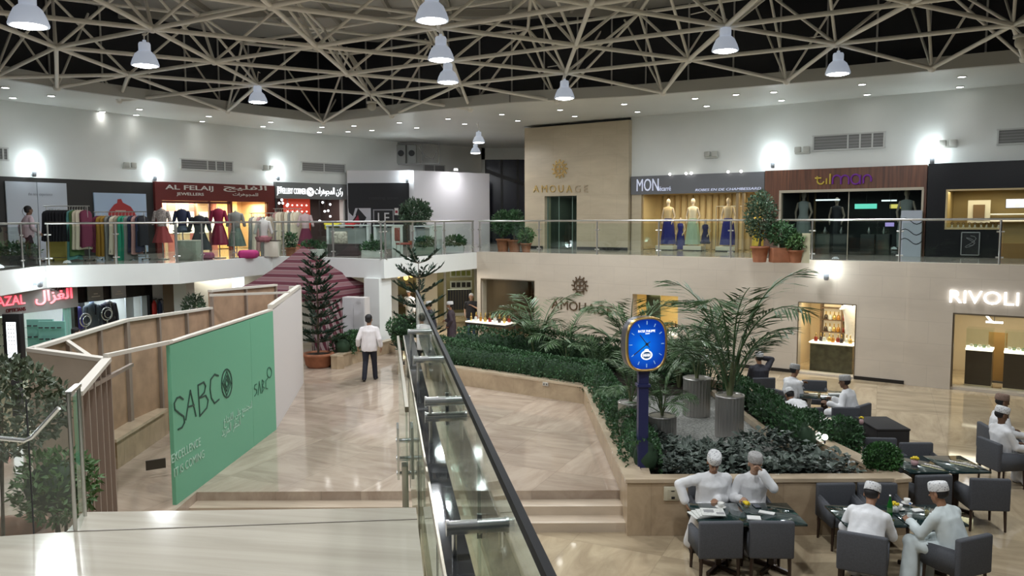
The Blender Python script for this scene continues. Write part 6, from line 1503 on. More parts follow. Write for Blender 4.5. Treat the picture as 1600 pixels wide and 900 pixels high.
gallery('gallery balustrade above the long limestone wall', P5, Rw(20), (747, 839, 930, 936, 1027, 1140, 1268, 1406, 1564, 1700)); gallery('short gallery balustrade between the white column corner and the limestone wall', P4, P5, (650, 685, 699)); gallery('gallery balustrade behind the point of the striped tent', P3, P4, (437, 515))
gallery('gallery balustrade before the red jewellers dresses', P2, P3, (283, 320, 370)); gallery('gallery balustrade before the clothes racks', P1, P2, (70, 178)); gallery('gallery balustrade at the far left picture edge', P0, P1, (0, 40))
# ============================================================ UPPER LEFT SHOPS
FA, FB, FC = Face(LW[1], LW[2]), Face(LW[2], LW[3]), Face(LW[3], LW[4]); FZ = Face(LW[0], LW[1]); FQ = Face((-7.95, 38.65), QB)
def lp(px): return Vector(onpoly(px, LW))
def lface(x0, x1): return Face(lp(x0), lp(x1))
BLKW = mat('black_boarding', (.018, .016, .014), .5)
m = MB()
for a, b in ((LW[0], LW[1]), (LW[1], LW[2])): wallseg(m, a, b, ZU, 6.12, .3, 1)
wallseg(m, LW[2], lp(241), ZU, 6.12, .3, 1); struct('wall_black_boarding', m, BLKW)
# white hoarding print and poster with a red umbrella
f = lface(10, 105); L = (f.b-f.a).length; zt_ = zat(10, 283, f.a); t = f.root('printed_hoarding', 'tall white printed panel on the black wall behind the walking person', 'panel', L/2, ZU, .02)
q = MB(); f.box(q, 0, L/2-.01, ZU, zt_, .01, .06); f.box(q, L/2+.01, L, ZU, zt_, .01, .06); q.build('panel_sheet', mat('panel_white', (.50, .54, .60), .6), t, W=True)
PGREY = mat('print_faint_grey', (.30, .32, .36), .6)
letters('the new experience', .2, PGREY, f.p(L*.55, zt_-.42, .065), (*f.d, 0), t, width=L*.40, height=.14, extr=.002); letters('Gift', .2, PGREY, f.p(L*.78, zt_-1.0, .065), (*f.d, 0), t, width=.55, height=.2, extr=.002)
q = MB(); q.tube([f.p(L*.32+.16*math.cos(a), zt_-1.0+.18*math.sin(a), .065) for a in [2*math.pi*j/12 for j in range(13)]], .012, 5); q.build('print_mark', PGREY, t, W=True)
f = lface(147, 228); L = (f.b-f.a).length; zt_ = zat(187, 302, lp(187)); zb_ = zat(187, 395, lp(187)); t = f.root('poster', 'pale blue poster of a red umbrella on the black wall', 'poster', L/2, zb_, .02)
q = MB(); f.box(q, 0, L, zb_, zt_, .01, .07); q.build('poster_sheet', mat('poster_blue', (.36, .46, .60), .6), t, W=True)
q = MB(); uz = zt_-1.05; pts = [(L*.22, uz), (L*.25, uz+.35), (L*.36, uz+.62), (L*.42, uz+.68), (L*.43, uz+.82), (L*.50, uz+.84), (L*.53, uz+.70), (L*.68, uz+.55), (L*.78, uz+.25), (L*.80, uz), (L*.6, uz-.12), (L*.4, uz-.10)]
q.add([f.p(x, z, .085) for x, z in pts], [list(range(len(pts)))], False); q.build('umbrella_picture', mat('poster_red', (.33, .03, .03), .6), t, W=True)
q = MB(); f.box(q, L*.49, L*.51, zb_+.4, uz, .075, .08); f.box(q, L*.38, L*.58, uz+.33, uz+.41, .086, .09); q.build('pale_band', mat('poster_pale', (.5, .35, .3), .6), t, W=True)
# red jewellers
RED = mat('fascia_red', (.13, .018, .016), .35); f = lface(241, 427); L = (f.b-f.a).length
def fz(px, py): return zat(px, py, lp(px))
zt_ = 6.16; zb1 = fz(300, 314); zb2 = fz(390, 309); t = f.root('shop_sign', 'dark red jewellers fascia with white raised letters in two scripts', 'shop sign', L/2, zb1, 0)
sx = lambda px: (lp(px)-f.a).dot(f.d)
q = MB(); f.box(q, 0, L, zb1, zt_, -.1, .15); q.build('sign_board', RED, t, W=True); 
for a_, b_ in ((0, sx(251)), (sx(357), sx(360)), (sx(416), L)): q = MB(); f.box(q, a_, b_, ZU, zb1, -.1, .15); q.build('side_panel', RED, t, W=True)
CHW = mat('letter_white', (.62, .60, .56), .4)
def lt(s_, x0, x1, py, h, m=CHW, k=.16, ff=None, tt=None, **kw):
    ff = ff or f; tt = tt or t; a_, b_ = (lp(x0)-ff.a).dot(ff.d), (lp(x1)-ff.a).dot(ff.d); letters(s_, 1, m, ff.p((a_+b_)/2, fz((x0+x1)/2, py), k), (*ff.d, 0), tt, width=b_-a_, height=h, **kw)
lt('AL FELAIJ', 257, 331, 294.5, .24, offset=.012); lt('JEWELLERS', 274, 316, 304, .15, offset=.008); lt(arabic('الفليج'), 347, 414, 295, .30, offset=.012); lt(arabic('للمجوهرات'), 361, 400, 304.5, .17, offset=.008)
recess('jewellers', f, sx(250), sx(417), zb1+.05, 1.9, mat('jeweller_wall', (.70, .50, .32), .5)); arealight(f, sx(285), zb1-.05, -.7, 95, (1, .84, .62), 2.4, .9); arealight(f, sx(388), zb1-.05, -.7, 120, (1, .80, .45), 1.6, .9)
m = MB()
for x in (251, 326, 358, 416): f.box(m, sx(x)-.03, sx(x)+.03, ZU, zb1, .0, .1)
f.box(m, sx(251), sx(358), zb1-.1, zb1-.02, 0, .1); w = struct('window_6', m, mat('mahogany', (.09, .015, .012), .4))
q = MB(); q.quad(f.p(sx(251), ZU, .03), f.p(sx(416), ZU, .03), f.p(sx(416), zb1, .03), f.p(sx(251), zb1, .03)); q.build('pane', SHOPGL, w)
PKW = mat('pink_display', (.62, .22, .20), .5)
for i, (x, wd) in enumerate(((263, .45), (275, .4), (290, .55), (305, .6), (317, .4), (340, .7), (352, .4))):
    t2 = f.root('display_cabinet', 'jewellery cabinet number %s from the left in the lit red shop' % ('one', 'two', 'three', 'four', 'five', 'six', 'seven')[i], 'cabinet', sx(x), ZU, -1.1 if x != 263 else -.9, 'jewellery cabinets in the red shop'); q = MB(); q.box((0, 0, 1.0), (wd, .3, 2.0)); q.build('cabinet_body', PKW if i % 2 == 0 else mat('cream_display', (.75, .62, .42), .5), t2); q = MB(); q.box((0, -.16, 1.2), (wd*.8, .02, .9)); q.build('lit_pane', emis('jewel_glow', (1, .86, .62), 1.1), t2)
# light curtain in the right bay
t2 = f.root('bead_curtain', 'glowing golden strip curtain in the right bay of the red shop', 'curtain', sx(385), ZU, -1.5); q = MB(); a_, b_ = sx(362), sx(400)
for i in range(16): x = a_+(b_-a_)*i/15-sx(385); q.box((x, 0, 1.35), (.07, .03, 2.6))
q.build('strips', mat('gold_strip', (.80, .55, .22), .4, emit=(1, .65, .25), es=.35), t2); q = MB(); q.box((0, 0, 2.66), (b_-a_, .06, .06)); q.build('rail', STEEL, t2)
# grey jewellery corner
f = lface(429, 541); L = (f.b-f.a).length; sx = lambda px, f=f: (lp(px)-f.a).dot(f.d); zt_ = fz(485, 288); zb1 = fz(485, 311); t = f.root('shop_sign', 'grey fascia with glowing white jewellery lettering and a round badge', 'shop sign', L/2, zb1, 0)
q = MB(); f.box(q, 0, L, zb1, zt_+.05, -.1, .15); q.build('sign_board', mat('fascia_grey', (.17, .175, .18), .4), t, W=True)
LG = emis('letter_glow', (.95, .97, 1), 1.6)
lt('THE', 431, 439, 293.3, .10, LG); lt('JEWELLERY CORNER', 431, 476, 300, .34, LG); lt(arabic('ركن المجوهرات'), 490, 533, 300, .42, LG)
q = MB(); c_ = f.p(sx(482.5), fz(482.5, 300), .16); q.cyl(c_, c_+Vector((f.n.x, f.n.y, 0))*.02, .20, n=24); q.build('badge', LG, t, W=True)
q = MB(); c2 = c_+Vector((f.n.x, f.n.y, 0))*.022; dx = Vector((f.d.x, f.d.y, 0)); q.bar(c2+dx*-.09+Vector((0, 0, .09)), c2+dx*.09-Vector((0, 0, .09)), .03, .05, up=(f.n.x, f.n.y, 0)); q.bar(c2+dx*.09+Vector((0, 0, .09)), c2+dx*.02, .03, .05, up=(f.n.x, f.n.y, 0)); q.build('badge_mark', DKGREY, t, W=True)
recess('jewellery_corner', f, .02, L-.02, zb1+.05, 2.0, mat('corner_wall', (.10, .075, .07), .4)); arealight(f, L/2, zb1-.05, -.9, 26, (1, .9, .85), 2.5, .9)
m = MB(); f.box(m, 0, .08, ZU, zb1, -.1, .12); f.box(m, L-.08, L, ZU, zb1, -.1, .12); struct('trim_8', m, DKGREY)
t = f.root('display_wall', 'red lit panel in the middle of the dark jewellery shop', 'panel', sx(497), ZU, -1.7); q = MB(); q.box((0, 0, 1.35), (1.5, .06, 2.7)); q.build('panel_board', mat('red_panel', (.35, .035, .02), .5, emit=(.7, .06, .02), es=.25), t)
q = MB()
for i in range(5):
    for j in range(2): q.ell((-.55+.27*i, -.05, 2.0-.3*j), .035, 8, 6)
q.build('spots', emis('jewel_spot', (1, .85, .7), 5), t)
for i, (x, y) in enumerate(((451, 312), (449, 317), (457, 317), (467, 319), (459, 321), (517, 316), (531, 319), (530, 329), (526, 338), (520, 330), (514, 345))):
    t2 = f.root('spot_lamp', 'small sparkling spot lamp in the dark jewellery shop', 'spot lamp', sx(x), fz(x, y), -.5-.12*(i % 4), 'sparkling spot lamps in the jewellery shop'); q = MB(); q.ell((0, 0, 0), .055, 8, 6); q.build('bulb', emis('sparkle', (.95, .98, 1), 4), t2); q = MB(); q.cyl((0, 0, .05), (0, 0, zb1+.04-fz(x, y)), .008, n=5); q.build('cord', DKGREY, t2)
# black front of the white block
f = FQ; L = (f.b-f.a).length; s_ = f.s; zt_ = f.z(600, 286); zm = f.z(600, 325)
t = f.root('storefront', 'black boarded shop front with a white zigzag print on the white block', 'shop front', L/2, ZU); q = MB(); f.box(q, s_(545), s_(640), zm, zt_, 0, .08); f.box(q, s_(580), s_(640), ZU, zm, 0, .06); q.build('black_board', mat('matt_black', (.014, .014, .018), .6), t, W=True)
q = MB(); f.box(q, s_(545), s_(580), ZU, zm, 0, .06); q.build('printed_board', mat('print_violet_white', (.52, .52, .58), .5), t, W=True)
q = MB()
for pts in ([(545, 325), (556, 325), (552, 338), (546, 332)], [(556, 336), (560, 325), (573, 340), (566, 352)], [(549, 348), (558, 335), (562, 352), (556, 372), (548, 372)], [(566, 356), (572, 344), (580, 372), (574, 386), (569, 372)]): q.add([f.p(s_(x), f.z(x, y), .065) for x, y in pts], [list(range(len(pts)))], False)
q.build('black_shapes', mat('matt_black', (.014, .014, .018), .6), t, W=True); q = MB(); pts = [(553, 346), (560, 336), (563, 350), (557, 352)]; q.add([f.p(s_(x), f.z(x, y), .068) for x, y in pts], [[0, 1, 2, 3]], False); pts = [(566, 360), (572, 358), (577, 384), (570, 390)]; q.add([f.p(s_(x), f.z(x, y), .068) for x, y in pts], [[0, 1, 2, 3]], False); q.build('red_shapes', mat('print_red', (.28, .02, .04), .5), t, W=True)
letters('coming soon', 1, mat('faint_letter', (.035, .03, .035), .5), f.p(s_(600), f.z(600, 310), .085), (*f.d, 0), t, width=s_(622)-s_(577), height=.2, extr=.002)
t = f.root('window_frame_sign', 'grey framed black panel with big white initials on the black front', 'sign', s_(600), f.z(600, 370), .07); q = MB(); x0, x1, z0, z1 = s_(583.5), s_(616), f.z(600, 368), f.z(600, 327); f.box(q, x0, x1, z0, z1, .06, .08); q.build('panel', BLACK, t, W=True)
q = MB()
for a_, b_, c_, d_ in ((x0, x0+.06, z0, z1), (x1-.06, x1, z0, z1), (x0, x1, z0, z0+.06), (x0, x1, z1-.06, z1)): f.box(q, a_, b_, c_, d_, .08, .10)
q.build('frame', mat('frame_grey', (.25, .25, .27), .4), t, W=True)
letters('LF', 1, mat('initial_white', (.6, .6, .62), .5), f.p((x0+x1)/2, z0+.85, .085), (*f.d, 0), t, width=.55, height=.5, extr=.003); letters('SA', 1, mat('initial_white', (.6, .6, .62), .5), f.p((x0+x1)/2, z0+.30, .085), (*f.d, 0), t, width=.55, height=.4, extr=.003)
t = f.root('notice', 'small white notice sheet beside the framed initials', 'notice', s_(620), f.z(620, 336), .07); q = MB(); f.box(q, s_(617), s_(623), f.z(620, 336), f.z(620, 325), .06, .075); q.build('sheet', PAPER, t, W=True); q = MB(); f.box(q, s_(618), s_(622), f.z(620, 333), f.z(620, 329), .076, .078); q.build('print', mat('print_red', (.28, .02, .04), .5), t, W=True)
# spot on the white right face, orange sign outside the dark window
pQ = ON(705, 264, QB, (-1.15, 41.6)); t = thing('wall_spotlight', 'bright flood lamp washing the white block just under its top edge', 'wall light', (pQ.x+.25, pQ.y-.25, 7.1)); q = MB(); q.box((0, 0, 0), (.2, .2, .12)); q.build('housing', WHITE, t); q = MB(); q.bar((0, 0, 0), (-.25, .3, -.05), .03, .03); q.build('arm', STEEL, t)
light('SPOT', (pQ.x+.65, pQ.y-.7, 6.95), 60, (1, .98, 1), .12, rot=(math.radians(62), 0, math.radians(46)), spot=math.radians(110), blend=.9)
t = thing('poster_sign', 'orange round topped lit sign outside the dark window between block and pier', 'sign', (.05, 47.5, ZU)); q = MB(); q.add([(-.9, 0, 0), (.9, 0, 0)]+[(.95*math.cos(a), 0, 1.6+1.0*math.sin(a)) for a in [math.pi*j/12 for j in range(13)]], [list(range(15))], False); q.build('sign_face', mat('orange_glow', (.5, .06, .02), .5, emit=(.8, .08, .02), es=.35), t); letters('POST', 1, emis('orange_letter', (1, .9, .8), .8), (.1, 47.45, ZU+1.7), (1, 0, 0), t, width=1.0, height=.4, extr=.005)
q = MB(); q.box((0, .1, .6), (.2, .15, 1.2)); q.build('stand', DKGREY, t)

# ============================================================ CLOTHES ON THE LEFT GALLERY
def garment(p, rz, lb, m, w=.42, ln=1.0, group='garments on the racks', shoulder=True, seed=0):
    random.seed(seed); t = thing('hanging_garment', lb, 'garment', p, rz, group); q = MB(); n = 18; secs = [(0, .05, .035), (-.05, w*.40, .05), (-.12, w*.5, .065), (-ln*.5, w*.46, .075), (-ln, w*.55, .085)]; vs = []; fs = []
    for z, rx, ry in secs:
        for i in range(n): a = 2*math.pi*i/n; k = 1+(.16*math.sin(a*5+seed) if z < -.3 else 0); vs.append((rx*k*math.cos(a), ry*k*math.sin(a), z+(.02*math.sin(a*3) if z == -ln else 0)))
    for j in range(4):
        for i in range(n): fs.append((j*n+i, j*n+(i+1) % n, (j+1)*n+(i+1) % n, (j+1)*n+i))
    q.add(vs, fs, True); q.build('cloth', m, t); q = MB(); q.tube([(-w*.38, 0, -.06), (0, 0, .01), (w*.38, 0, -.06)], .008, 5); q.tube([(0, 0, .01), (0, 0, .07), (.02, 0, .10), (.0, 0, .125), (-.02, 0, .11)], .005, 5); q.build('hanger', STEEL, t); return t
def rack(px0, px1, ytop, Y, lb, items, base=True):
    a, b = AT(px0, ytop, Y), AT(px1, ytop, Y); zt = (a.z+b.z)/2; L = b.x-a.x; t = thing('garment_rack', lb, 'clothes rack', ((a.x+b.x)/2, Y, ZU)); H = zt-ZU; q = MB(); q.tube([(-L/2-.08, 0, H), (L/2+.08, 0, H)], .014, 8)
    for s in (-1, 1): q.tube([(s*L/2, 0, .06), (s*L/2, 0, H)], .014, 8); q.tube([(s*L/2, -.25, .05), (s*L/2, .25, .05)], .014, 8)
    q.tube([(-L/2, 0, .12), (L/2, 0, .12)], .010, 8); q.build('frame', STEEL, t)
    q = MB()
    for s in (-1, 1):
        for y in (-.25, .25): q.ell((s*L/2, y, .03), .03, 8, 6)
    q.build('caster', BLACK, t)
    n = len(items)
    for i, (c, w, ln, cn) in enumerate(items):
        x = a.x+.06+(L-.12)*i/max(1, n-1); m = mat('cloth_'+cn, c, .8); garment((x, Y, zt-.125), math.radians(60+(i*37 % 30)), '%s hanging garment on the %s' % (cn.replace('_', ' '), lb.split(' on ')[0].replace('long ', '')), m, w, ln*1.3, 'clothes on the '+lb.split(' on ')[0], seed=i)
    return t
Bk = ((.010, .010, .014), .42, .75, 'black'); Tl = ((.10, .28, .26), .45, 1.2, 'teal'); Gr = ((.08, .16, .05), .45, 1.1, 'green'); Cr = ((.42, .38, .28), .48, .95, 'cream'); Ma = ((.14, .02, .05), .45, .9, 'maroon'); Mu = ((.36, .20, .03), .45, 1.0, 'mustard'); Gy = ((.22, .22, .20), .45, 1.1, 'grey'); Em = ((.03, .30, .18), .45, 1.25, 'emerald'); Nv = ((.015, .02, .05), .42, .9, 'navy'); Pk = ((.40, .22, .20), .45, .95, 'dusty_pink'); Be = ((.36, .30, .22), .45, 1.3, 'beige')
rack(72, 136, 322, 25.2, 'chrome rack of black and cream clothes on the left gallery', [Bk]*9+[Tl, Gr, Cr, Cr, Cr, Ma])
rack(150, 225, 331, 25.8, 'chrome rack of coloured clothes on the left gallery', [Ma, Mu, Mu, Gy, Nv, Cr, Be, Em, Em, Gy, Nv, Pk, Nv, Bk])
rack(430, 468, 326, 30.8, 'chrome rack of cream dresses on the left gallery', [Pk, Cr, Cr, Be, Cr, Cr, Gy, Cr, Cr, Cr])
rack(393, 425, 333, 28.6, 'small chrome rack of pale clothes on the left gallery', [Gy, Cr, Pk, Gy, Cr, Be])
def bust(px, py, Y, lb, topm, skm, h, hem, sc=.9):
    p = AT(px, py, Y); p.z = ZU; zt = zat(px, py, p); t = thing('dress_form', lb, 'dress form', p, .2, 'dress forms on the left gallery'); H = zt-ZU; q = MB(); q.cyl((0, 0, 0), (0, 0, .03), .2, n=16); q.cyl((0, 0, 0), (0, 0, H), .018, n=8); q.lathe([(.05, H-.02), (.02, H+.03)], n=10); q.build('stand', STEEL, t); X_, Y_ = (1, 0, 0), (0, 1, 0)
    q = MB(); q.loft([((0, 0, H-.62), .16*sc, .12*sc, X_, Y_), ((0, 0, H-.45), .15*sc, .11*sc, X_, Y_), ((0, 0, H-.25), .20*sc, .13*sc, X_, Y_), ((0, 0, H-.10), .22*sc, .11*sc, X_, Y_), ((0, 0, H-.02), .08, .07, X_, Y_)], 18)
    for s in (-1, 1): q.caps((s*.21*sc, 0, H-.13), (s*.31*sc, -.02, H-.48), .07*sc, .06*sc, 10)
    q.build('bodice', topm, t); q = MB(); n = 30; vs = []; fs = []; zz = [H-.58, H-.8, (H-.8+hem)/2, hem]; rr = [.165*sc, .22*sc, .28*sc, .33*sc]
    for z, r in zip(zz, rr):
        for i in range(n): a = 2*math.pi*i/n; k = r*(1+.09*math.sin(a*8)*(z < H-.7)); vs.append((k*math.cos(a), k*.8*math.sin(a), z))
    for j in range(3):
        for i in range(n): fs.append((j*n+i, j*n+(i+1) % n, (j+1)*n+(i+1) % n, (j+1)*n+i))
    q.add(vs, fs, True); q.build('skirt', skm, t)
C_ = lambda n, c: mat('cloth_'+n, c, .8)
LACE = mat('cloth_patterned_lace', (.30, .26, .24), .8, var=.6, vs=25)
bust(252, 326, 26.2, 'dress form in a pale patterned top and red skirt', LACE, C_('brick_red', (.30, .05, .05)), 0, .55); bust(284, 326, 26.6, 'dress form in a navy top with white sleeves', C_('navy', (.015, .02, .05)), C_('denim', (.06, .08, .12)), 0, .95); bust(311, 336, 26.4, 'dress form in a full black dress', C_('black', (.010, .010, .014)), C_('black', (.010, .010, .014)), 0, .3, 1.05); bust(341, 325, 26.8, 'dress form in a crimson dress with a green scarf', C_('crimson', (.22, .01, .04)), C_('crimson', (.22, .01, .04)), 0, .45); bust(368, 330, 27.0, 'dress form in a grey green coat with a white front', C_('grey', (.22, .22, .20)), C_('sage', (.14, .18, .15)), 0, .4); bust(411, 342, 27.6, 'dress form in a white jacket with a black head wrap', C_('offwhite', (.55, .53, .5)), C_('pink_skirt', (.45, .20, .22)), 0, .7); bust(477, 333, 30.5, 'dress form in a pale blouse and dark red skirt', C_('blush', (.48, .36, .36)), C_('maroon', (.14, .02, .05)), 0, .35)
def boxthing(name, lb, cat, px, py, Y, size, m, base_z=ZU, rz=0, r=.015, lid=None, group=None):
    p = AT(px, py, Y); t = thing(name, lb, cat, (p.x, p.y, base_z), rz, group); q = MB(); q.rbox((0, 0, size[2]/2), size, r); q.build(name.split('_')[-1]+'_body', m, t)
    if lid: q = MB(); q.rbox((0, 0, size[2]+.01), (size[0]*1.03, size[1]*1.03, .03), .008); q.build('lid', lid, t)
    return t
boxthing('light_sign', 'dim yellow lit picture box on the floor below the black clothes', 'light box', 90, 400, 25.6, (.62, .15, .95), mat('dim_yellow', (.30, .26, .08), .5, emit=(.35, .28, .06), es=.12), lid=BLACK)
boxthing('cushion', 'bright pink cushion on the floor beneath the grey green coat', 'cushion', 388, 393, 26.6, (.62, .5, .28), mat('pink_velvet', (.42, .03, .16), .7), r=.12); boxthing('cushion', 'darker pink cushion under the crimson dress', 'cushion', 323, 400, 26.2, (.45, .4, .22), mat('pink_dark', (.30, .05, .12), .7), r=.1)
boxthing('display_plinth', 'grey green display block beside the black dress', 'plinth', 297, 400, 25.6, (.62, .5, .62), mat('block_green_grey', (.30, .32, .26), .6), lid=PL); boxthing('display_plinth', 'small cream display block before the cream dresses', 'plinth', 426, 395, 27.8, (.5, .4, .55), PL, lid=WOODD)
WC = mat('counter_white', (.62, .66, .64), .4)
def counter(lb, px, Y, w, d, h, rz, extra=None):
    p = AT(px, 380, Y); t = thing('sales_counter', lb, 'counter', (p.x, p.y, ZU), rz, 'white sales counters on the gallery'); q = MB(); q.box((-w/2+.04, 0, h/2), (.08, d, h)); q.box((w/2-.04, 0, h/2), (.08, d, h)); q.build('side', WC, t); q = MB(); q.box((0, .05, h*.6), (w-.16, d*.8, h*.7)); q.build('front_board', mat('counter_shade', (.30, .33, .31), .5), t); q = MB(); q.rbox((0, 0, h+.02), (w+.04, d+.06, .05), .01); q.build('counter_top', WC, t)
    q = MB(); q.box((0, -.06, h+.055), (w*.45, d*.35, .02), .2); q.build('catalogue', mat('catalogue_grey', (.2, .2, .2), .5), t); return t
counter('white sales counter with yellow and red cloths near the jewellery shop', 545, 29.0, 1.5, .7, 1.05, .1); counter('white sales counter beside the red chair', 607, 27.8, .75, .8, 1.05, -.25); counter('white sales counter behind the ficus box plant', 668, 30.2, .85, .7, 1.0, -.5)
t = thing('folded_cloth', 'folded yellow cloth on the white sales counter', 'cloth', (*AT(520, 350, 29.0)[:2], ZU+1.1)); q = MB(); q.rbox((0, 0, .03), (.6, .3, .06), .02); q.build('cloth', mat('cloth_bright_yellow', (.62, .55, .04), .7), t); q = MB(); q.rbox((0, -.2, -.06), (.5, .03, .2), .012); q.build('overhang', mat('cloth_bright_yellow', (.62, .55, .04), .7), t)
t = thing('folded_cloth', 'folded red cloth on the white sales counter', 'cloth', (*AT(548, 350, 29.0)[:2], ZU+1.1)); q = MB(); q.rbox((0, 0, .03), (.35, .3, .07), .02); q.build('cloth', mat('cloth_red', (.42, .02, .02), .7), t); q = MB(); q.rbox((0, -.2, -.05), (.3, .03, .18), .012); q.build('overhang', mat('cloth_red', (.42, .02, .02), .7), t)
t = thing('floral_cushion', 'cream floral cushion under the white sales counter', 'cushion', (*AT(531, 380, 28.2)[:2], ZU+.42)); q = MB(); q.rbox((0, 0, .22), (.55, .2, .45), .09); q.build('cushion_body', mat('floral', (.5, .46, .38), .8, var=.5, vs=14), t); q = MB(); q.tube([(-.27, 0, .0), (-.27, 0, .44), (.27, 0, .44), (.27, 0, 0)], .012, 6); q.build('piping', mat('floral_piping', (.3, .25, .18), .8), t)
boxthing('storage_bench', 'low dark bench beneath the floral cushion', 'bench', 538, 392, 28.2, (1.1, .45, .40), mat('bench_dark', (.05, .035, .035), .6), lid=mat('bench_top', (.07, .05, .05), .6))
p = AT(631, 392, 26.9); t = thing('banquet_chair', 'red padded metal chair between the white counters', 'chair', (p.x, p.y, ZU), math.radians(-60)); RC = mat('chair_red', (.26, .035, .03), .7); q = MB(); q.rbox((0, 0, .46), (.42, .42, .07), .025); q.build('seat', RC, t); q = MB(); q.rbox((0, -.23, .78), (.40, .05, .46), .02); q.build('backrest', RC, t)
for sx_ in (-1, 1):
    for sy_ in (-1, 1): q = MB(); q.tube([(sx_*.18, sy_*.18, .43), (sx_*.20, sy_*.22, 0)], .012, 6); q.build('leg', STEEL, t)
q = MB(); q.tube([(-.18, -.2, .4), (-.18, -.25, 1.0), (.18, -.25, 1.0), (.18, -.2, .4)], .012, 6); q.build('back_frame', STEEL, t)
# potted plants on the galleries
def ptree(lb, px, pyb, Y, pr, ph, cr, cz, n, L, w, m=LEAF_F, square=False, potm=TERRA):
    p = AT(px, pyb, Y); t = thing('potted_plant', lb, 'potted plant', (p.x, p.y, ZU), 0, 'potted plants on the gallery'); q = MB()
    if square: q.rbox((0, 0, ph/2), (pr*2.2, pr*1.5, ph), .02)
    else: pot(q, pr, ph)
    q.build('pot', potm, t); q = MB(); q.lathe([(0, ph*.93), (pr*.8, ph*.92)], n=14); q.build('soil', SOIL, t); q = MB()
    for k in range(3): q.tube([(rnd(-.04, .04), rnd(-.04, .04), ph*.9), (rnd(-.06, .06), rnd(-.06, .06), (ph+cz)/2), (rnd(-.1, .1), rnd(-.1, .1), cz)], [.025, .02, .012], 6)
    q.build('stem', BARK, t); q = MB(); foliage(q, (0, 0, cz), cr, n, L, w, .35)
    q.build('foliage', m, t); return t
random.seed(5)
ptree('tall ficus in the left of three terracotta pots by the wooden shop front', 1187, 400, 22.95, .25, .46, (.46, .45, .72), 1.32, 2000, .10, .05); ptree('dark bushy plant in the middle of three terracotta pots by the wooden shop front', 1219, 400, 22.75, .25, .42, (.40, .38, .34), .82, 1000, .11, .05, LEAF_D, True); ptree('light green plant in the right of three terracotta pots by the wooden shop front', 1243, 400, 22.55, .21, .36, (.28, .27, .25), .58, 420, .14, .07, LEAF_L)
ptree('left plant of the pair in terracotta pots before the dark window', 786, 380, 31.6, .27, .50, (.42, .4, .52), 1.12, 1300, .13, .06, LEAF_D); ptree('right plant of the pair in terracotta pots, against the limestone pier', 804, 380, 31.3, .27, .46, (.36, .36, .5), 1.15, 1100, .13, .06, LEAF_D); ptree('light green plant in the small terracotta pot at the foot of the limestone pier', 822, 380, 31.0, .21, .34, (.3, .3, .28), .62, 420, .15, .07, LEAF_L)
ptree('ficus tree with a round crown before the corner of the white block', 650, 385, 31.0, .28, .45, (.62, .6, .52), 1.55, 1700, .14, .065)
ptree('leafy box plant right of the ficus behind the gallery glass', 664, 390, 28.6, .3, .30, (.40, .3, .24), .42, 600, .12, .06, LEAF_D, True, mat('box_green', (.15, .20, .15), .6)); ptree('leafy box plant before the white block face behind the gallery glass', 711, 388, 30.2, .3, .28, (.42, .3, .24), .42, 600, .12, .06, LEAF_D, True, mat('box_white', (.5, .5, .5), .6)); ptree('trailing plant box below the dark red skirt form', 490, 392, 28.0, .36, .26, (.46, .26, .2), .34, 450, .13, .06, LEAF_D, True, mat('box_cream', (.5, .5, .46), .5)); ptree('trailing plant box before the white sales counters', 583, 392, 26.6, .32, .26, (.42, .26, .2), .34, 420, .13, .06, LEAF_D, True, mat('box_cream', (.5, .5, .46), .5)); ptree('trailing plant box below the zigzag print', 575, 375, 33, .5, .30, (.7, .3, .26), .42, 600, .13, .06, LEAF_D, True, mat('box_cream', (.5, .5, .46), .5)); ptree('low flowering plant box at the far left picture edge of the gallery', 18, 408, 22.8, .5, .3, (.85, .35, .26), .42, 900, .12, .06, LEAF_D, True, BLACK); ptree('plant beside the small cream display block', 454, 395, 28.5, .2, .3, (.25, .25, .3), .55, 300, .12, .06, LEAF_D)
t = FU.root('leaning_board', 'narrow cream board leaning beside the right terracotta pot', 'board', 0, ZU); bp2 = AT(1259, 400, 22.4); t.matrix_basis = Matrix.Translation((bp2.x, bp2.y, ZU)) @ Matrix.Rotation(FU.rz, 4, 'Z'); q = MB(); q.box((0, 0, .41), (.22, .05, .82)); q.build('board', mat('board_cream', (.45, .42, .28), .6), t); q = MB(); q.box((0, .05, .82), (.24, .12, .03)); q.build('top_edge', mat('board_cream', (.45, .42, .28), .6), t)
# ============================================================ LOWER SHOPS
# fragrance hall behind the left opening: lit counter with bottles
def rl(s_, z, off, power, col, w=1.2, h=.6): p = Rp(s_, off, z); light('AREA', p, power*SHOP_W, col, w, (0, 0, math.atan2(_d.y, _d.x)), sy=h)
RZ = math.atan2(_d.y, _d.x)
def glowcounter(lb, p, rz, w, d, h, body, glow, legs=False):
    t = thing('display_counter', lb, 'display counter', p, rz); q = MB()
    if legs:
        for sx_ in (-1, 1):
            for sy_ in (-1, 1): q.box((sx_*(w/2-.03), sy_*(d/2-.03), h/2), (.05, .05, h))
        q.build('leg', body, t); q = MB(); q.box((0, 0, h-.06), (w, d, .08)); q.build('apron', body, t)
    else: q.box((0, 0, h/2-.02), (w*.94, d*.9, h-.04)); q.build('counter_body', body, t)
    q = MB(); q.rbox((0, 0, h), (w, d, .04), .01); q.build('lit_top', glow, t); return t
TOPG = emis('counter_glow', (1, .90, .68), 1.5)
random.seed(12)
FLC = [mat('flask_gold', (.60, .42, .14), .15, .6), mat('flask_red', (.22, .03, .02), .1), mat('flask_clear', (.55, .58, .55), .1), mat('flask_amber', (.40, .18, .03), .1), mat('flask_dark', (.05, .035, .03), .15)]
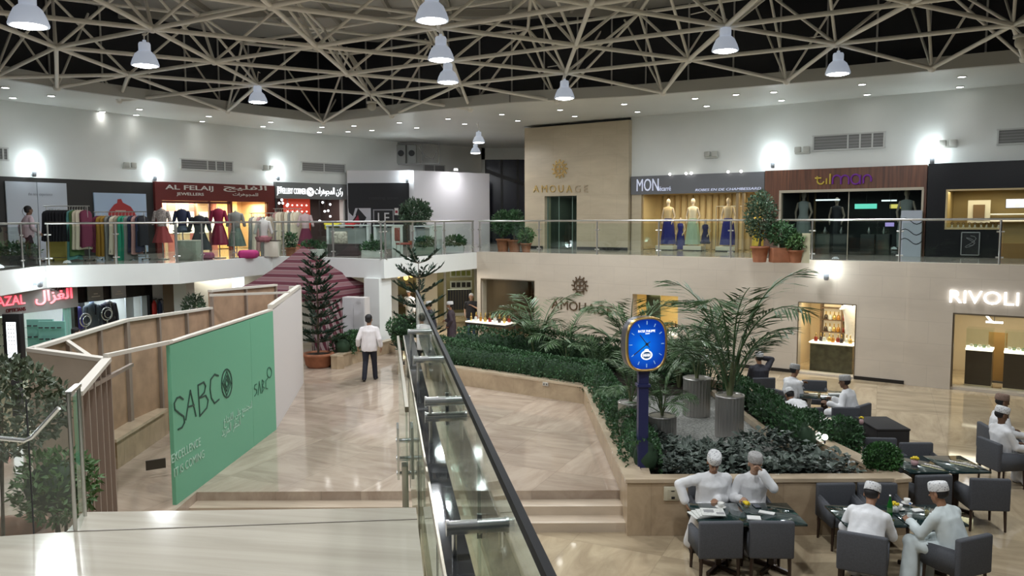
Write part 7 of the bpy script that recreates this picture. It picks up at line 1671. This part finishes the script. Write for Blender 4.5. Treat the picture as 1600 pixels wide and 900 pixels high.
def flask(lb, p, k, s=1.0, group='perfume bottles'):
    t = thing('perfume_bottle', lb, 'perfume bottle', p, rnd(0, 3), group); q = MB(); r = .045*s
    if k % 3 == 0: q.rbox((0, 0, .06*s), (.09*s, .05*s, .12*s), .012)
    elif k % 3 == 1: q.lathe([(r, 0), (r*1.1, .05*s), (r*.9, .11*s), (r*.3, .13*s)], n=14)
    else: q.ell((0, 0, .06*s), (r, r*.8, .06*s), 12, 8); q.cyl((0, 0, 0), (0, 0, .02), r*.7, n=10)
    q.build('bottle_body', FLC[k % 5], t); q = MB(); q.cyl((0, 0, .11*s), (0, 0, .19*s), r*.35, r*.3, 10); q.ell((0, 0, .20*s), r*.4, 8, 6); q.build('stopper', FLC[0], t); return t
p = Rp(Rs(800), -1.35); glowcounter('glowing glass counter of perfume bottles at the foot of the left opening', (p.x, p.y, 0), RZ, 1.75, .7, .95, mat('counter_frame', (.04, .035, .03), .4), TOPG, True)
for i in range(16):
    k = i % 8; r_ = i//8; c = Rp(Rs(800)+(-.75+.21*k), -1.5+.3*r_); flask('%s perfume bottle in the %s row on the glowing counter by the left opening' % (('first', 'second', 'third', 'fourth', 'fifth', 'sixth', 'seventh', 'eighth')[k], ('front', 'back')[r_]), (c.x, c.y, .972), i*7 % 11, 1.3, 'bottles on the left glowing counter')
light('AREA', (-3.2, 32.2, 2.7), 90, (1, .95, .85), 2.0, sy=1.0); light('AREA', (-2.2, 29.5, 2.72), 30, (1, .95, .85), 1.0, sy=.6)  # area lights without fittings, added under the gallery to brighten the rear
rl(Rs(795), H1[3]-.1, 1.8, 14, (1, .85, .6), 2.4, 1.0)
t = thing('shelf_unit', 'dim wall shelves inside the left opening', 'shelf', tuple(Rp(Rs(790), 3.7, 0)), RZ); q = MB()
for z in (.5, 1.0, 1.5, 2.0): q.box((0, 0, z), (2.4, .3, .04))
q.build('shelf_board', DKSHOP, t); q = MB()
for x in (-1.2, 0, 1.2): q.box((x, 0, 1.1), (.04, .3, 2.2))
q.build('upright', DKSHOP, t)
# small niche behind the clock
rl(Rs(1024), H2[3]-.05, .9, 16, (1, .86, .55), 1.0, .6)
t = thing('niche_screen', 'dark upright panel in the gold lit niche behind the clock', 'panel', tuple(Rp(Rs(1007), .7, H2[2])), RZ); q = MB(); q.box((0, 0, .75), (.5, .06, 1.5)); q.build('panel_board', mat('screen_green', (.05, .06, .035), .5), t); q = MB(); q.box((0, 0, .02), (.6, .2, .04)); q.build('foot', DKGREY, t)
t = thing('display_counter', 'small lit display with bottles in the niche right of the clock', 'display counter', tuple(Rp(Rs(1049), .6, H2[2]-.05)), RZ); q = MB(); q.box((0, 0, .12), (.5, .4, .3)); q.build('counter_body', emis('niche_glow', (1, .88, .7), .9), t); q = MB(); q.rbox((0, 0, .28), (.54, .44, .03), .01); q.build('lit_top', TOPG, t)
for i in range(4): c = Rp(Rs(1049)-.18+.12*i, .5, H2[2]+.245); flask('%s little bottle on the niche display right of the clock' % ('first', 'second', 'third', 'fourth')[i], tuple(c), i, 1.0, 'bottles in the niche')
m = MB(); a, b = Rp(H2[0]-.3, .36, H2[2]-.06), Rp(H2[1]+.3, 1.7, H2[2]-.02); wallseg(m, Rp(H2[0]-.3, .36)[:2], Rp(H2[1]+.3, .36)[:2], H2[2]-.08, H2[2]-.04, 1.3, 1); struct('floor_niche_sill', m, CREAM)
# perfume shop
rl(Rs(1292), H3[3]+.1, 1.0, 55, (1, .86, .62), 2.0, 1.0)
c = Rp(Rs(1293), .75); w_ = Rs(1330)-Rs(1258); glowcounter('dark marble counter with glowing top in the perfume window', (c.x, c.y, .012), RZ, w_, .5, .88, mat('marble_green', (.07, .062, .035), .2, var=.4, vs=6), TOPG)
for i in range(9): q_ = Rp(Rs(1293)-w_/2+.16+(w_-.3)*i/8, .68+.1*(i % 2)); flask('%s perfume bottle from the left on the marble counter' % ('first', 'second', 'third', 'fourth', 'fifth', 'sixth', 'seventh', 'eighth', 'ninth')[i], (q_.x, q_.y, .912), i*3+1, 1.15, 'bottles on the marble counter')
t = thing('wall_shelf', 'lit wall shelves of perfume bottles behind the marble counter', 'shelf', tuple(Rp(Rs(1283), 2.3, .012)), RZ); q = MB(); Wd = Rs(1312)-Rs(1253)
for z in (.62, 1.0, 1.38, 1.76): q.box((0, 0, z), (Wd, .3, .03))
q.build('shelf_board', mat('shelf_brown', (.16, .10, .06), .5), t); q = MB(); q.box((0, .14, 1.2), (Wd, .03, 1.3)); q.build('lit_back', mat('lit_cream', (.8, .66, .42), .5, emit=(1, .8, .5), es=.35), t); q = MB()
for x in (-Wd/2, .1, Wd/2): q.box((x, 0, 1.0), (.05, .3, 2.0))
q.build('upright', mat('shelf_brown', (.16, .10, .06), .5), t)
for r_ in range(2):
    for i in range(7): q_ = Rp(Rs(1283)-Wd/2+.14+(Wd-.3)*i/6, 2.22, (1.03, 1.41)[r_]); flask('%s bottle on the %s wall shelf behind the marble counter' % (('first', 'second', 'third', 'fourth', 'fifth', 'sixth', 'seventh')[i], ('lower', 'upper')[r_]), tuple(q_), i*3+4, 1.2, 'bottles on the wall shelves')
t = thing('hanging_drape', 'white draped cloth at the right inside the perfume window', 'drape', tuple(Rp(Rs(1319), 1.05, 0))); X_, Y_ = (1, 0, 0), (0, 1, 0); q = MB(); q.loft([((0, 0, .95), .18, .10, X_, Y_), ((.03, 0, 1.4), .24, .12, X_, Y_), ((0, 0, 1.75), .26, .12, X_, Y_), ((-.05, 0, 2.0), .30, .08, X_, Y_)], 18); q.loft([((-.3, 0, 1.9), .10, .06, X_, Y_), ((-.1, 0, 2.05), .14, .06, X_, Y_)], 12); q.build('cloth', ROBE, t); q = MB(); q.cyl((0, 0, 0), (0, 0, 2.3), .02, n=6); q.build('pole', WOODD, t)
# watch shop
rl(Rs(1560), H4[3]+.15, 1.2, 60, (1, .88, .68), 3.0, 1.2)
for i, (x, k_, lb) in enumerate(((1529, .8, 'left brown display pedestal with a glowing glass case in the watch shop window'), (1592, .75, 'right brown display pedestal with a glowing glass case in the watch shop window'))):
    c = Rp(Rs(x), k_); t = thing('display_pedestal', lb, 'display pedestal', (c.x, c.y, .012), RZ, 'watch display pedestals'); q = MB(); q.box((0, 0, .55), (.62, .55, .95)); q.build('pedestal_body', mat('pedestal_brown', (.055, .036, .022), .3), t); q = MB(); q.rbox((0, 0, .04), (.66, .6, .08), .01); q.build('foot', mat('pedestal_cream', (.6, .5, .32), .5), t); q = MB(); q.rbox((0, 0, 1.04), (.64, .57, .06), .01); q.build('lit_top', TOPG, t)
    q = MB()
    for sx_ in (-1, 1): q.quad((sx_*.31, -.27, 1.07), (sx_*.31, .27, 1.07), (sx_*.31, .27, 1.6), (sx_*.31, -.27, 1.6)); q.quad((-.31, sx_*.27, 1.07), (.31, sx_*.27, 1.07), (.31, sx_*.27, 1.6), (-.31, sx_*.27, 1.6))
    q.build('glass_case', SHOPGL, t)
    for j in range(5):
        d_ = thing('watch_stand', '%s watch cushion in the glass case of the %s pedestal' % (('first', 'second', 'third', 'fourth', 'fifth')[j], ('left', 'right')[i]), 'watch stand', tuple(Rp(Rs(x)-.2+.1*j, k_-.05*(j % 2), 1.085)), RZ, 'watch cushions in the glass cases'); q = MB(); q.rbox((0, 0, .04), (.08, .06, .08), .02); q.build('cushion', (PL, mat('cushion_green', (.12, .22, .05), .6))[j % 2], d_); q = MB(); q.cyl((0, -.035, .05), (0, -.042, .05), .025, n=12); q.build('watch', STEEL, d_)
t = thing('wooden_screen', 'amber wooden upright panel right of the left watch pedestal', 'panel', tuple(Rp(Rs(1554), 1.7, .012)), RZ); q = MB(); q.box((0, 0, .7), (.45, .06, 1.4)); q.build('panel_board', mat('amber_wood', (.30, .17, .05), .4), t); q = MB(); q.box((0, 0, .02), (.5, .3, .04)); q.build('foot', DKGREY, t)
for x, z_, a_, lb in ((1537, 1.95, .9, 'slanting white tube lamp inside the watch shop'), (1550, 1.78, 0, 'level white tube lamp inside the watch shop')):
    t = thing('tube_lamp', lb, 'lamp', tuple(Rp(Rs(x), .9, z_)), RZ); q = MB(); q.bar((-.2*math.cos(a_), 0, .2*math.sin(a_)), (.2*math.cos(a_), 0, -.2*math.sin(a_)), .05, .05); q.build('tube', emis('tube_white', (1, 1, 1), 3), t); q = MB(); q.cyl((0, 0, .02), (0, 0, .55), .008, n=5); q.build('cord', DKGREY, t)
t = thing('wall_board', 'dark square panel high inside the watch shop', 'panel', tuple(Rp(Rs(1540), 2.9, 1.9)), RZ); q = MB(); q.box((0, 0, .15), (1.1, .06, .55)); q.build('panel_board', DKGREY, t); q = MB(); q.box((0, -.02, .15), (1.16, .04, .04)); q.build('frame', BLACK, t)
# ---- rear shops under the gallery beyond the white column
fR = Face((-8.5, 34.6), (.5, 36.2))
m = MB(); x0, x1, x2, x3, x4, x5 = (fR.s(x) for x in (602, 649, 682, 689, 744, 800)); z1 = fR.z(650, 427)
fR.box(m, x1, x2, 0, ZS, -.2, 0); fR.box(m, x0-2, x0, 0, ZS, -.2, 0); fR.box(m, x4, x5, 0, ZS, -.2, 0); fR.box(m, x0, x1, 2.6, ZS, -.2, 0); fR.box(m, x2, x4, 2.6, ZS, -.2, 0); struct('wall_rear_shops', m, mat('rear_cream', (.62, .56, .42), .5))
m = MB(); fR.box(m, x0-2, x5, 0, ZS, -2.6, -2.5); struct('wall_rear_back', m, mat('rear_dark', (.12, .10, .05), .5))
light('AREA', fR.p((x0+x1)/2, 2.6, -1.2), 30, (1, .85, .5), 1.6, (0, 0, fR.rz), sy=1); light('AREA', fR.p((x2+x4)/2, 2.6, -1.2), 38, (.95, .95, .75), 1.6, (0, 0, fR.rz), sy=1)
m = MB(); a_ = fR.s(692)
fR.box(m, a_, a_+.10, 0, 2.55, .0, .12); fR.box(m, x4-.12, x4, 0, 2.55, .0, .12); fR.box(m, a_, x4, 2.42, 2.55, 0, .12); fR.box(m, a_, x4, .30, .42, 0, .12); w = struct('window_7', m, mat('shop_frame_grey', (.42, .42, .38), .4)); q = MB(); q.quad(fR.p(a_, .4, .05), fR.p(x4, .4, .05), fR.p(x4, 2.45, .05), fR.p(a_, 2.45, .05)); q.build('pane', SHOPGL, w)
for i in range(8):
    r_, k_ = i//4, i % 4; x = (a_+.45+(x4-a_-.8)*k_/3); t = fR.root('framed_picture', '%s frame in the %s row in the rear shop window' % (('first', 'second', 'third', 'fourth')[k_], ('upper', 'lower')[r_]), 'picture frame', x, (2.02, 1.50)[r_], -.15, 'frames in the rear shop window'); q = MB(); q.box((0, 0, .18), (.30, .03, .36)); q.build('frame', mat('frame_pale', (.66, .66, .60), .5), t); q = MB(); q.box((0, -.02, .18), (.17, .01, .22)); q.build('picture', (mat('picture_olive', (.25, .28, .05), .5), BLACK)[r_], t); q = MB(); q.cyl((0, 0, .36), (0, 0, 2.58-(2.02, 1.50)[r_]), .005, n=4); q.build('wire', DKGREY, t)
t = fR.root('garment_display', 'row of dark hanging cloths at the bottom of the rear shop window', 'cloth display', (a_+x4)/2, .5, -.3); q = MB(); n_ = 9; ww = x4-a_-.4
for i in range(n_): q.box((-ww/2+ww*(i+.5)/n_, 0, .48), (ww/n_*.82, .06, .9))
q.build('cloths', mat('cloth_dark_blue', (.03, .03, .045), .7), t); q = MB(); q.cyl((-ww/2, 0, .95), (ww/2, 0, .95), .015, n=6); q.build('rail', STEEL, t)
for i, x in enumerate((612, 622, 634, 643)):
    t = fR.root('hanging_lantern', '%s warm lamp hanging in the rear shop doorway' % ('first', 'second', 'third', 'fourth')[i], 'lamp', fR.s(x), 2.0+.12*(i % 2), -.8, 'warm lamps in the rear shop'); q = MB(); q.ell((0, 0, 0), (.11, .11, .13), 12, 8); q.build('shade', emis('amber_glow', (1, .62, .15), 1.6), t); q = MB(); q.cyl((0, 0, .1), (0, 0, .6), .008, n=5); q.build('cord', DKGREY, t)
t = fR.root('shop_shelf', 'brown shelving inside the rear shop doorway', 'shelf', (x0+x1)/2, 0, -1.9); q = MB()
for z in (.6, 1.1, 1.6): q.box((0, 0, z), (1.3, .4, .05))
q.build('shelf_board', WOODD, t); q = MB(); q.box((-.65, 0, .9), (.05, .4, 1.8)); q.box((.65, 0, .9), (.05, .4, 1.8)); q.build('upright', WOODD, t)
# ---- striped tent
tm = bpy.data.materials.new('tent_stripes'); tm.use_nodes = True; nt = tm.node_tree; b_ = nt.nodes['Principled BSDF']; b_.inputs['Roughness'].default_value = .8
tc = nt.nodes.new('ShaderNodeTexCoord'); sp = nt.nodes.new('ShaderNodeSeparateXYZ'); nt.links.new(tc.outputs['Object'], sp.inputs[0]); mm = nt.nodes.new('ShaderNodeMath'); mm.operation = 'MULTIPLY'; mm.inputs[1].default_value = 4.6; nt.links.new(sp.outputs[2], mm.inputs[0]); fr = nt.nodes.new('ShaderNodeMath'); fr.operation = 'FRACT'; nt.links.new(mm.outputs[0], fr.inputs[0]); rp = nt.nodes.new('ShaderNodeValToRGB'); rp.color_ramp.interpolation = 'CONSTANT'
rp.color_ramp.elements[0].color = (.10, .012, .025, 1); rp.color_ramp.elements[1].position = .42; rp.color_ramp.elements[1].color = (.22, .14, .15, 1); e_ = rp.color_ramp.elements.new(.5); e_.color = (.20, .09, .10, 1); e_ = rp.color_ramp.elements.new(.92); e_.color = (.27, .19, .19, 1)
nt.links.new(fr.outputs[0], rp.inputs[0]); nt.links.new(rp.outputs[0], b_.inputs['Base Color'])
tc2 = Vector((-6.75, 25.7)); hw = 1.55; zev = 2.45; zap = zat(462, 384, (tc2.x, tc2.y)); rzT = math.radians(-24)
t = thing('striped_tent', 'pointed market tent with dark red and pale stripes behind the walkway planter', 'tent', (tc2.x, tc2.y, 0), rzT)
q = MB(); N = 24; M_ = 9; vs = []; fs = []
for j in range(M_+1):
    u = j/M_; z = zev+(zap-zev)*(u**1.35)
    for i in range(N):
        a = i/N*4; s_, f_ = int(a), a-int(a); c0 = [(-1, -1), (1, -1), (1, 1), (-1, 1)][s_]; c1 = [(-1, -1), (1, -1), (1, 1), (-1, 1)][(s_+1) % 4]; x, y = c0[0]+(c1[0]-c0[0])*f_, c0[1]+(c1[1]-c0[1])*f_; sag = .10*math.sin(math.pi*f_)*(1-u); vs.append((x*hw*(1-u)*(1-sag), y*hw*(1-u)*(1-sag), z-sag*.5))
for j in range(M_):
    for i in range(N): fs.append((j*N+i, j*N+(i+1) % N, (j+1)*N+(i+1) % N, (j+1)*N+i))
q.add(vs, fs, False); q.build('canopy', tm, t)
q = MB(); vs = []; fs = []
for z, k in ((zev, 1.0), (zev-.30, 1.01)):
    for i in range(N):
        a = i/N*4; s_, f_ = int(a), a-int(a); c0 = [(-1, -1), (1, -1), (1, 1), (-1, 1)][s_]; c1 = [(-1, -1), (1, -1), (1, 1), (-1, 1)][(s_+1) % 4]; vs.append(((c0[0]+(c1[0]-c0[0])*f_)*hw*k, (c0[1]+(c1[1]-c0[1])*f_)*hw*k, z-(0 if z == zev else .0)))
for i in range(N): fs.append((i, (i+1) % N, N+(i+1) % N, N+i))
q.add(vs, fs, False); q.build('valance', tm, t)
for sx_ in (-1, 1):
    for sy_ in (-1, 1): q = MB(); q.cyl((sx_*hw*.97, sy_*hw*.97, 0), (sx_*hw*.97, sy_*hw*.97, zev), .03, n=8); q.build('pole', STEEL, t)
tw = bpy.data.materials.new('tent_cloth_vertical'); tw.use_nodes = True; nt = tw.node_tree; b_ = nt.nodes['Principled BSDF']; b_.inputs['Roughness'].default_value = .8; tc = nt.nodes.new('ShaderNodeTexCoord'); sp = nt.nodes.new('ShaderNodeSeparateXYZ'); nt.links.new(tc.outputs['Object'], sp.inputs[0]); a1_ = nt.nodes.new('ShaderNodeMath'); a1_.operation = 'MULTIPLY_ADD'; a1_.inputs[1].default_value = .35; nt.links.new(sp.outputs[2], a1_.inputs[0]); nt.links.new(sp.outputs[0], a1_.inputs[2]); mm = nt.nodes.new('ShaderNodeMath'); mm.operation = 'MULTIPLY'; mm.inputs[1].default_value = 5.5; nt.links.new(a1_.outputs[0], mm.inputs[0]); fr = nt.nodes.new('ShaderNodeMath'); fr.operation = 'FRACT'; nt.links.new(mm.outputs[0], fr.inputs[0]); rp = nt.nodes.new('ShaderNodeValToRGB'); rp.color_ramp.interpolation = 'CONSTANT'; rp.color_ramp.elements[0].color = (.12, .02, .035, 1); rp.color_ramp.elements[1].position = .5; rp.color_ramp.elements[1].color = (.40, .30, .30, 1); nt.links.new(fr.outputs[0], rp.inputs[0]); nt.links.new(rp.outputs[0], b_.inputs['Base Color'])
q = MB(); vs = []; n_ = 40
for i in range(n_+1): x = -hw+2*hw*i/n_; y = -hw*.96+.05*math.sin(i*1.3); vs += [(x, y, zev-.28), (x, y+.02, .05)]
for i in range(n_): q.add([vs[2*i], vs[2*i+2], vs[2*i+3], vs[2*i+1]], [(0, 1, 2, 3)], True)
o = q.build('side_curtain', tw, t); o.rotation_euler = (0, 0, math.pi/2)
p = AT(557, 500, 24.15); t = thing('white_cabinet', 'plain white two door cabinet back beside the striped tent', 'cabinet', (p.x, p.y, 0), -.35); zc2 = zat(557, 464, p); q = MB(); q.box((0, 0, zc2/2), (.78, .3, zc2)); q.build('cabinet_body', HWHITE, t)
for s_ in (-1, 1): q = MB(); q.box((s_*.19, -.16, zc2/2), (.37, .02, zc2-.04)); q.build('door', mat('cabinet_white', (.66, .64, .66), .5), t)
# ---- opticians and suit shop under the left gallery
fo = Face((-14.6, 18.6), (-12.45, 23.0)); LIT = mat('opt_teal', (.22, .52, .45), .5)
fo2 = Face(G(-80, 470, 2.66).to_2d(), (-12.75, 23.2))
def pz(f, px, py): return f.z(px, py)
zs1, zs0 = pz(fo2, 60, 452), pz(fo2, 60, 487); L = (fo2.b-fo2.a).length; t = fo2.root('shop_sign', 'grey opticians sign with glowing red letters in two scripts under the left gallery', 'shop sign', L/2, zs0, .0); q = MB(); fo2.box(q, 0, L, zs0, zs1, -.15, .0); q.build('sign_board', mat('opt_grey', (.30, .29, .28), .5), t, W=True)
RG = emis('red_letter_glow', (1, .03, .08), 1.6)
def ltf(f, s_, x0, x1, py, h, m, t, k=.02, **kw): a_, b_ = f.s(x0), f.s(x1); letters(s_, 1, m, f.p((a_+b_)/2, f.z((x0+x1)/2, py), k), (*f.d, 0), t, width=b_-a_, height=h, **kw)
ltf(fo2, 'GHAZAL', -42, 31, 472, .26, RG, t, offset=.01); ltf(fo2, arabic('الغزال'), 47, 106, 464, .40, RG, t, offset=.015); ltf(fo2, 'OPTICIANS', 0, 31, 485, .10, mat('sign_dark_red', (.15, .01, .015), .5), t); ltf(fo2, arabic('نظارات'), 72, 96, 452, .12, BLACK, t)
m = MB(); wallseg(m, fo2.p(-.5, 0, -2.6)[:2], fo2.p(L+.1, 0, -2.6)[:2], 0, ZS, .1, 1); struct('wall_opticians', m, LIT); light('AREA', fo2.p(L*.7, 2.6, -1.4), 45, (.8, 1, .92), 2.0, (0, 0, fo2.rz), sy=1.2)
m = MB()
for x in (97, 103): fo2.box(m, fo2.s(x)-.04, fo2.s(x)+.04, 0, zs0, -.12, -.04)
w = struct('window_8', m, mat('opt_frame', (.25, .45, .40), .4)); q = MB(); q.quad(fo2.p(0, .1, -.08), fo2.p(L, .1, -.08), fo2.p(L, zs0, -.08), fo2.p(0, zs0, -.08)); q.build('pane', SHOPGL, w)
c = AT(24, 560, 18.6); t = thing('eye_chart_stand', 'dark stand with a glowing white letter chart in the opticians', 'light box', (c.x, c.y, 0)); zt_, zb_ = zat(24, 498, c), zat(24, 560, c); q = MB(); q.rbox((0, 0, (zb_-.1+zt_)/2), (.42, .18, zt_-zb_+.35), .02); q.build('case', BLACK, t); q = MB(); q.box((0, -.095, (zt_+zb_)/2-.02), (.22, .01, zt_-zb_-.1)); q.build('chart', emis('chart_glow', (.85, .95, 1), 2.2), t); q = MB()
for i in range(8):
    for j in range(3): q.box((-.06+.06*j, -.102, zt_-.14-(zt_-zb_-.2)*i/8), (.03, .003, .02))
q.build('chart_mark', DKGREY, t); q = MB(); q.box((0, 0, (zb_-.25)/2), (.2, .14, zb_-.25)); q.build('post', DKGREY, t)
for i, x in enumerate((8, 66, 84)):
    t = thing('display_shelf', ('white spectacle display at the left edge of the opticians', 'teal spectacle display left of the suit shop', 'narrow teal spectacle display nearest the suit shop')[i], 'shelf', (*AT(x, 560, 21.5-.4*i)[:2], 0)); q = MB(); q.box((0, 0, 1.0), (.7, .06, 2.0)); q.build('back_panel', (PL, LIT, LIT)[i], t); q = MB()
    for z in (.6, .9, 1.2, 1.5, 1.8): q.box((0, -.1, z), (.66, .16, .015))
    q.build('shelf', SHOPGL, t); q = MB()
    for z in (.64, .94, 1.24, 1.54, 1.84):
        for k_ in range(4): q.box((-.24+.16*k_, -.1, z), (.10, .03, .03))
    q.build('spectacles', DKGREY, t)
fs_ = Face(AT(113, 470, 23.6).to_2d(), AT(236, 445, 26.4).to_2d()); zt_ = min(ZS, fs_.z(170, 440)); zw_ = fs_.z(170, 468); L = (fs_.b-fs_.a).length
t = fs_.root('storefront', 'black framed suit shop window with two dim hanging boards above', 'shop front', L/2, 0); q = MB(); fs_.box(q, 0, L, zw_, ZS, -.1, .05); fs_.box(q, 0, .12, 0, zw_, -.1, .05); fs_.box(q, L-.14, L, 0, zw_, -.1, .05); fs_.box(q, 0, L, 0, .35, -.1, .05); q.build('frame', BLK, t, W=True); q = MB(); q.quad(fs_.p(0, .3, 0), fs_.p(L, .3, 0), fs_.p(L, zw_, 0), fs_.p(0, zw_, 0)); q.build('pane', SHOPGL, t, W=True)
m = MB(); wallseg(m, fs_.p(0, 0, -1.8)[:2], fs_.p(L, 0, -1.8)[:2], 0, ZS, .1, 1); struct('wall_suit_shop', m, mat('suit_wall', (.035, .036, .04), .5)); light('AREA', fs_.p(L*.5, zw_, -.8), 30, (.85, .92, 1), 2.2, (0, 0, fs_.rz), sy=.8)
for x0_, x1_, lb in ((127, 151, 'grey hanging board over the left of the suit shop window'), (165, 187, 'pale hanging board over the right of the suit shop window')):
    t2 = fs_.root('hanging_sign', lb, 'sign', (fs_.s(x0_)+fs_.s(x1_))/2, zw_+.05, .10); q = MB(); fs_.box(q, fs_.s(x0_), fs_.s(x1_), zw_+.03, ZS-.02, .08, .12); q.build('board', mat('board_grey' if x0_ < 140 else 'board_pale', (.25, .26, .27) if x0_ < 140 else (.5, .54, .62), .5), t2, W=True); q = MB(); fs_.box(q, fs_.s(x0_)+.12, fs_.s(x1_)-.12, zw_+.14, zw_+.17, .12, .125); fs_.box(q, fs_.s(x0_)+.2, fs_.s(x1_)-.2, zw_+.22, zw_+.25, .12, .125); q.build('print_line', PAPER, t2, W=True)
def suit(px, m, lb, shirt):
    t2 = fs_.root('suit_form', lb, 'dress form', fs_.s(px), .42, -.5, 'suit forms in the suit shop window'); X_, Y_ = (1, 0, 0), (0, 1, 0); q = MB(); q.loft([((0, 0, .82), .25, .14, X_, Y_), ((0, 0, 1.1), .21, .13, X_, Y_), ((0, 0, 1.4), .25, .14, X_, Y_), ((0, 0, 1.56), .23, .11, X_, Y_), ((0, 0, 1.62), .09, .08, X_, Y_)], 18)
    for s_ in (-1, 1): q.caps((s_*.23, 0, 1.5), (s_*.29, -.02, 1.2), .075, .06, 10); q.caps((s_*.29, -.02, 1.2), (s_*.27, -.06, .92), .06, .05, 10)
    q.build('jacket', m, t2); q = MB(); q.add([(-.06, -.135, 1.60), (.06, -.135, 1.60), (0, -.15, 1.22)], [(0, 1, 2)], False); q.lathe([(.07, 1.6), (.075, 1.68), (.06, 1.68)], n=14); q.build('shirt', shirt, t2); q = MB(); q.box((0, -.155, 1.42), (.04, .01, .3)); q.build('tie', NAVY, t2); q = MB(); q.cyl((0, 0, 0), (0, 0, .85), .02, n=8); q.cyl((0, 0, -.41), (0, 0, .03), .2, n=16); q.build('stand', STEEL, t2)
suit(124, mat('suit_blue', (.09, .08, .40), .7), 'violet blue suit jacket on a form at the left of the suit shop window', PAPER); suit(155, mat('suit_grey', (.08, .10, .12), .7), 'grey suit jacket on a form in the middle of the suit shop window', mat('shirt_blue', (.2, .26, .36), .7)); suit(181, mat('suit_dark', (.03, .03, .05), .7), 'dark suit jacket on a form at the right of the suit shop window', PAPER)
for x, lb in ((137, 'round silver ring display beside the violet blue jacket'), (171, 'round silver ring display beside the dark jacket')):
    t2 = fs_.root('ring_display', lb, 'display stand', fs_.s(x), .35, -.3); q = MB(); z_ = fs_.z(x, 502 if x < 150 else 492)-.35; q.tube([(.2*math.cos(a), 0, z_+.2*math.sin(a)) for a in [2*math.pi*j/20 for j in range(21)]], .02, 6); q.tube([(.13*math.cos(a), -.05, z_+.13*math.sin(a)) for a in [2*math.pi*j/20 for j in range(21)]], .015, 6); q.build('ring', CHROME, t2); q = MB(); q.cyl((0, 0, 0), (0, 0, max(.05, z_-.2)), .02, n=8); q.build('stand', STEEL, t2)
t = fs_.root('white_screen', 'bright white panel at the right end of the suit shop window', 'panel', fs_.s(211), .35, -.4); q = MB(); fs_.box(q, fs_.s(205), fs_.s(217), .35, zw_-.05, -.45, -.4); q.build('panel_sheet', mat('panel_bright', (.7, .74, .78), .5), t, W=True); q = MB(); fs_.box(q, fs_.s(205), fs_.s(217), .35, .40, -.46, -.36); q.build('panel_foot', DKGREY, t, W=True)
m = MB(); a_, b_ = AT(222, 480, 26.2), AT(256, 480, 26.6); wallseg(m, a_[:2], b_[:2], 0, ZS, .2, 1); struct('wall_white_bay', m, mat('bay_white', (.58, .62, .68), .55)); m = MB(); a_, b_ = AT(255.5, 480, 26.3), AT(272, 480, 26.3); wallseg(m, a_[:2], b_[:2], 0, ZS, .3, 1); struct('column_4', m, mat('column_brown', (.16, .11, .07), .5)); m = MB(); a_, b_ = AT(272, 480, 26.2), AT(292, 480, 25.8); wallseg(m, a_[:2], b_[:2], 0, ZS, .3, 1); struct('column_5', m, WHITE)
fw = Face(AT(222, 480, 26.2), AT(256, 480, 26.6))
for x, c_, lb in ((234, (.42, .02, .015), 'red fire extinguisher hanging on the white wall bay'), (243, (.015, .03, .09), 'dark blue fire extinguisher hanging beside the red one')):
    t = fw.root('fire_extinguisher', lb, 'fire extinguisher', fw.s(x), fw.z(x, 492), .10); q = MB(); q.lathe([(.07, 0), (.075, .03), (.075, .36), (.05, .44), (.025, .46), (.025, .5)], n=16); q.build('cylinder', mat('ext_'+str(x), c_, .35), t); q = MB(); q.tube([(0, 0, .5), (.06, -.04, .56), (.11, -.04, .45), (.10, -.03, .15)], .012, 6); q.build('hose', BLACK, t); q = MB(); q.box((0, -.02, .52), (.12, .03, .04)); q.build('valve_handle', BLACK, t); q = MB(); q.box((0, .06, .3), (.1, .06, .05)); q.build('wall_bracket', STEEL, t)
# shop bay with plant beyond the column
m = MB(); a_, b_ = AT(292, 480, 31), AT(420, 480, 33); wallseg(m, a_[:2], b_[:2], 0, ZS, .1, 1); struct('wall_far_bay', m, mat('far_bay', (.32, .25, .15), .5)); light('AREA', tuple(AT(335, 445, 28.5)[:2])+(2.65,), 40, (1, .9, .7), 1.6, sy=1.2)
t = thing('light_box_sign', 'bright white light panel under the left gallery beside the tent', 'light box', tuple(AT(372, 440, 27.2))); q = MB(); q.rbox((0, 0, 0), (.4, .08, .42), .01); q.build('panel', emis('panel_glow', (.75, .9, 1), 1.6), t); q = MB(); q.cyl((0, .04, .2), (0, .04, max(.25, 2.75-t.location.z)), .02, n=6); q.build('hanger', STEEL, t)
t = thing('framed_picture', 'dark framed picture under the gallery above the rear plywood hoarding', 'picture', tuple(AT(346, 447, 30.0))); q = MB(); q.box((0, 0, 0), (.5, .05, .45)); q.build('frame', BLACK, t); q = MB(); q.box((0, -.03, 0), (.3, .01, .3)); q.build('picture', mat('pic_pale', (.4, .42, .42), .5), t); q = MB(); q.cyl((0, 0, .2), (0, 0, 2.76-t.location.z), .01, n=5); q.build('wire', DKGREY, t)
ptp = AT(303, 476, 24.8); t = thing('potted_plant', 'green plant showing over the low plywood hoarding beside the white column', 'potted plant', (ptp.x, ptp.y, 0)); zz_ = zat(303, 476, ptp); q = MB(); pot(q, .3, 1.0); q.build('pot', TERRA, t); q = MB(); q.tube([(0, 0, .9), (.03, 0, zz_-.2)], .02, 6); q.build('stem', BARK, t); q = MB(); foliage(q, (0, 0, zz_-.1), (.35, .35, .4), 500, .14, .06, .4); q.build('foliage', LEAF_F, t)
ptp = AT(322, 462, 24.6);
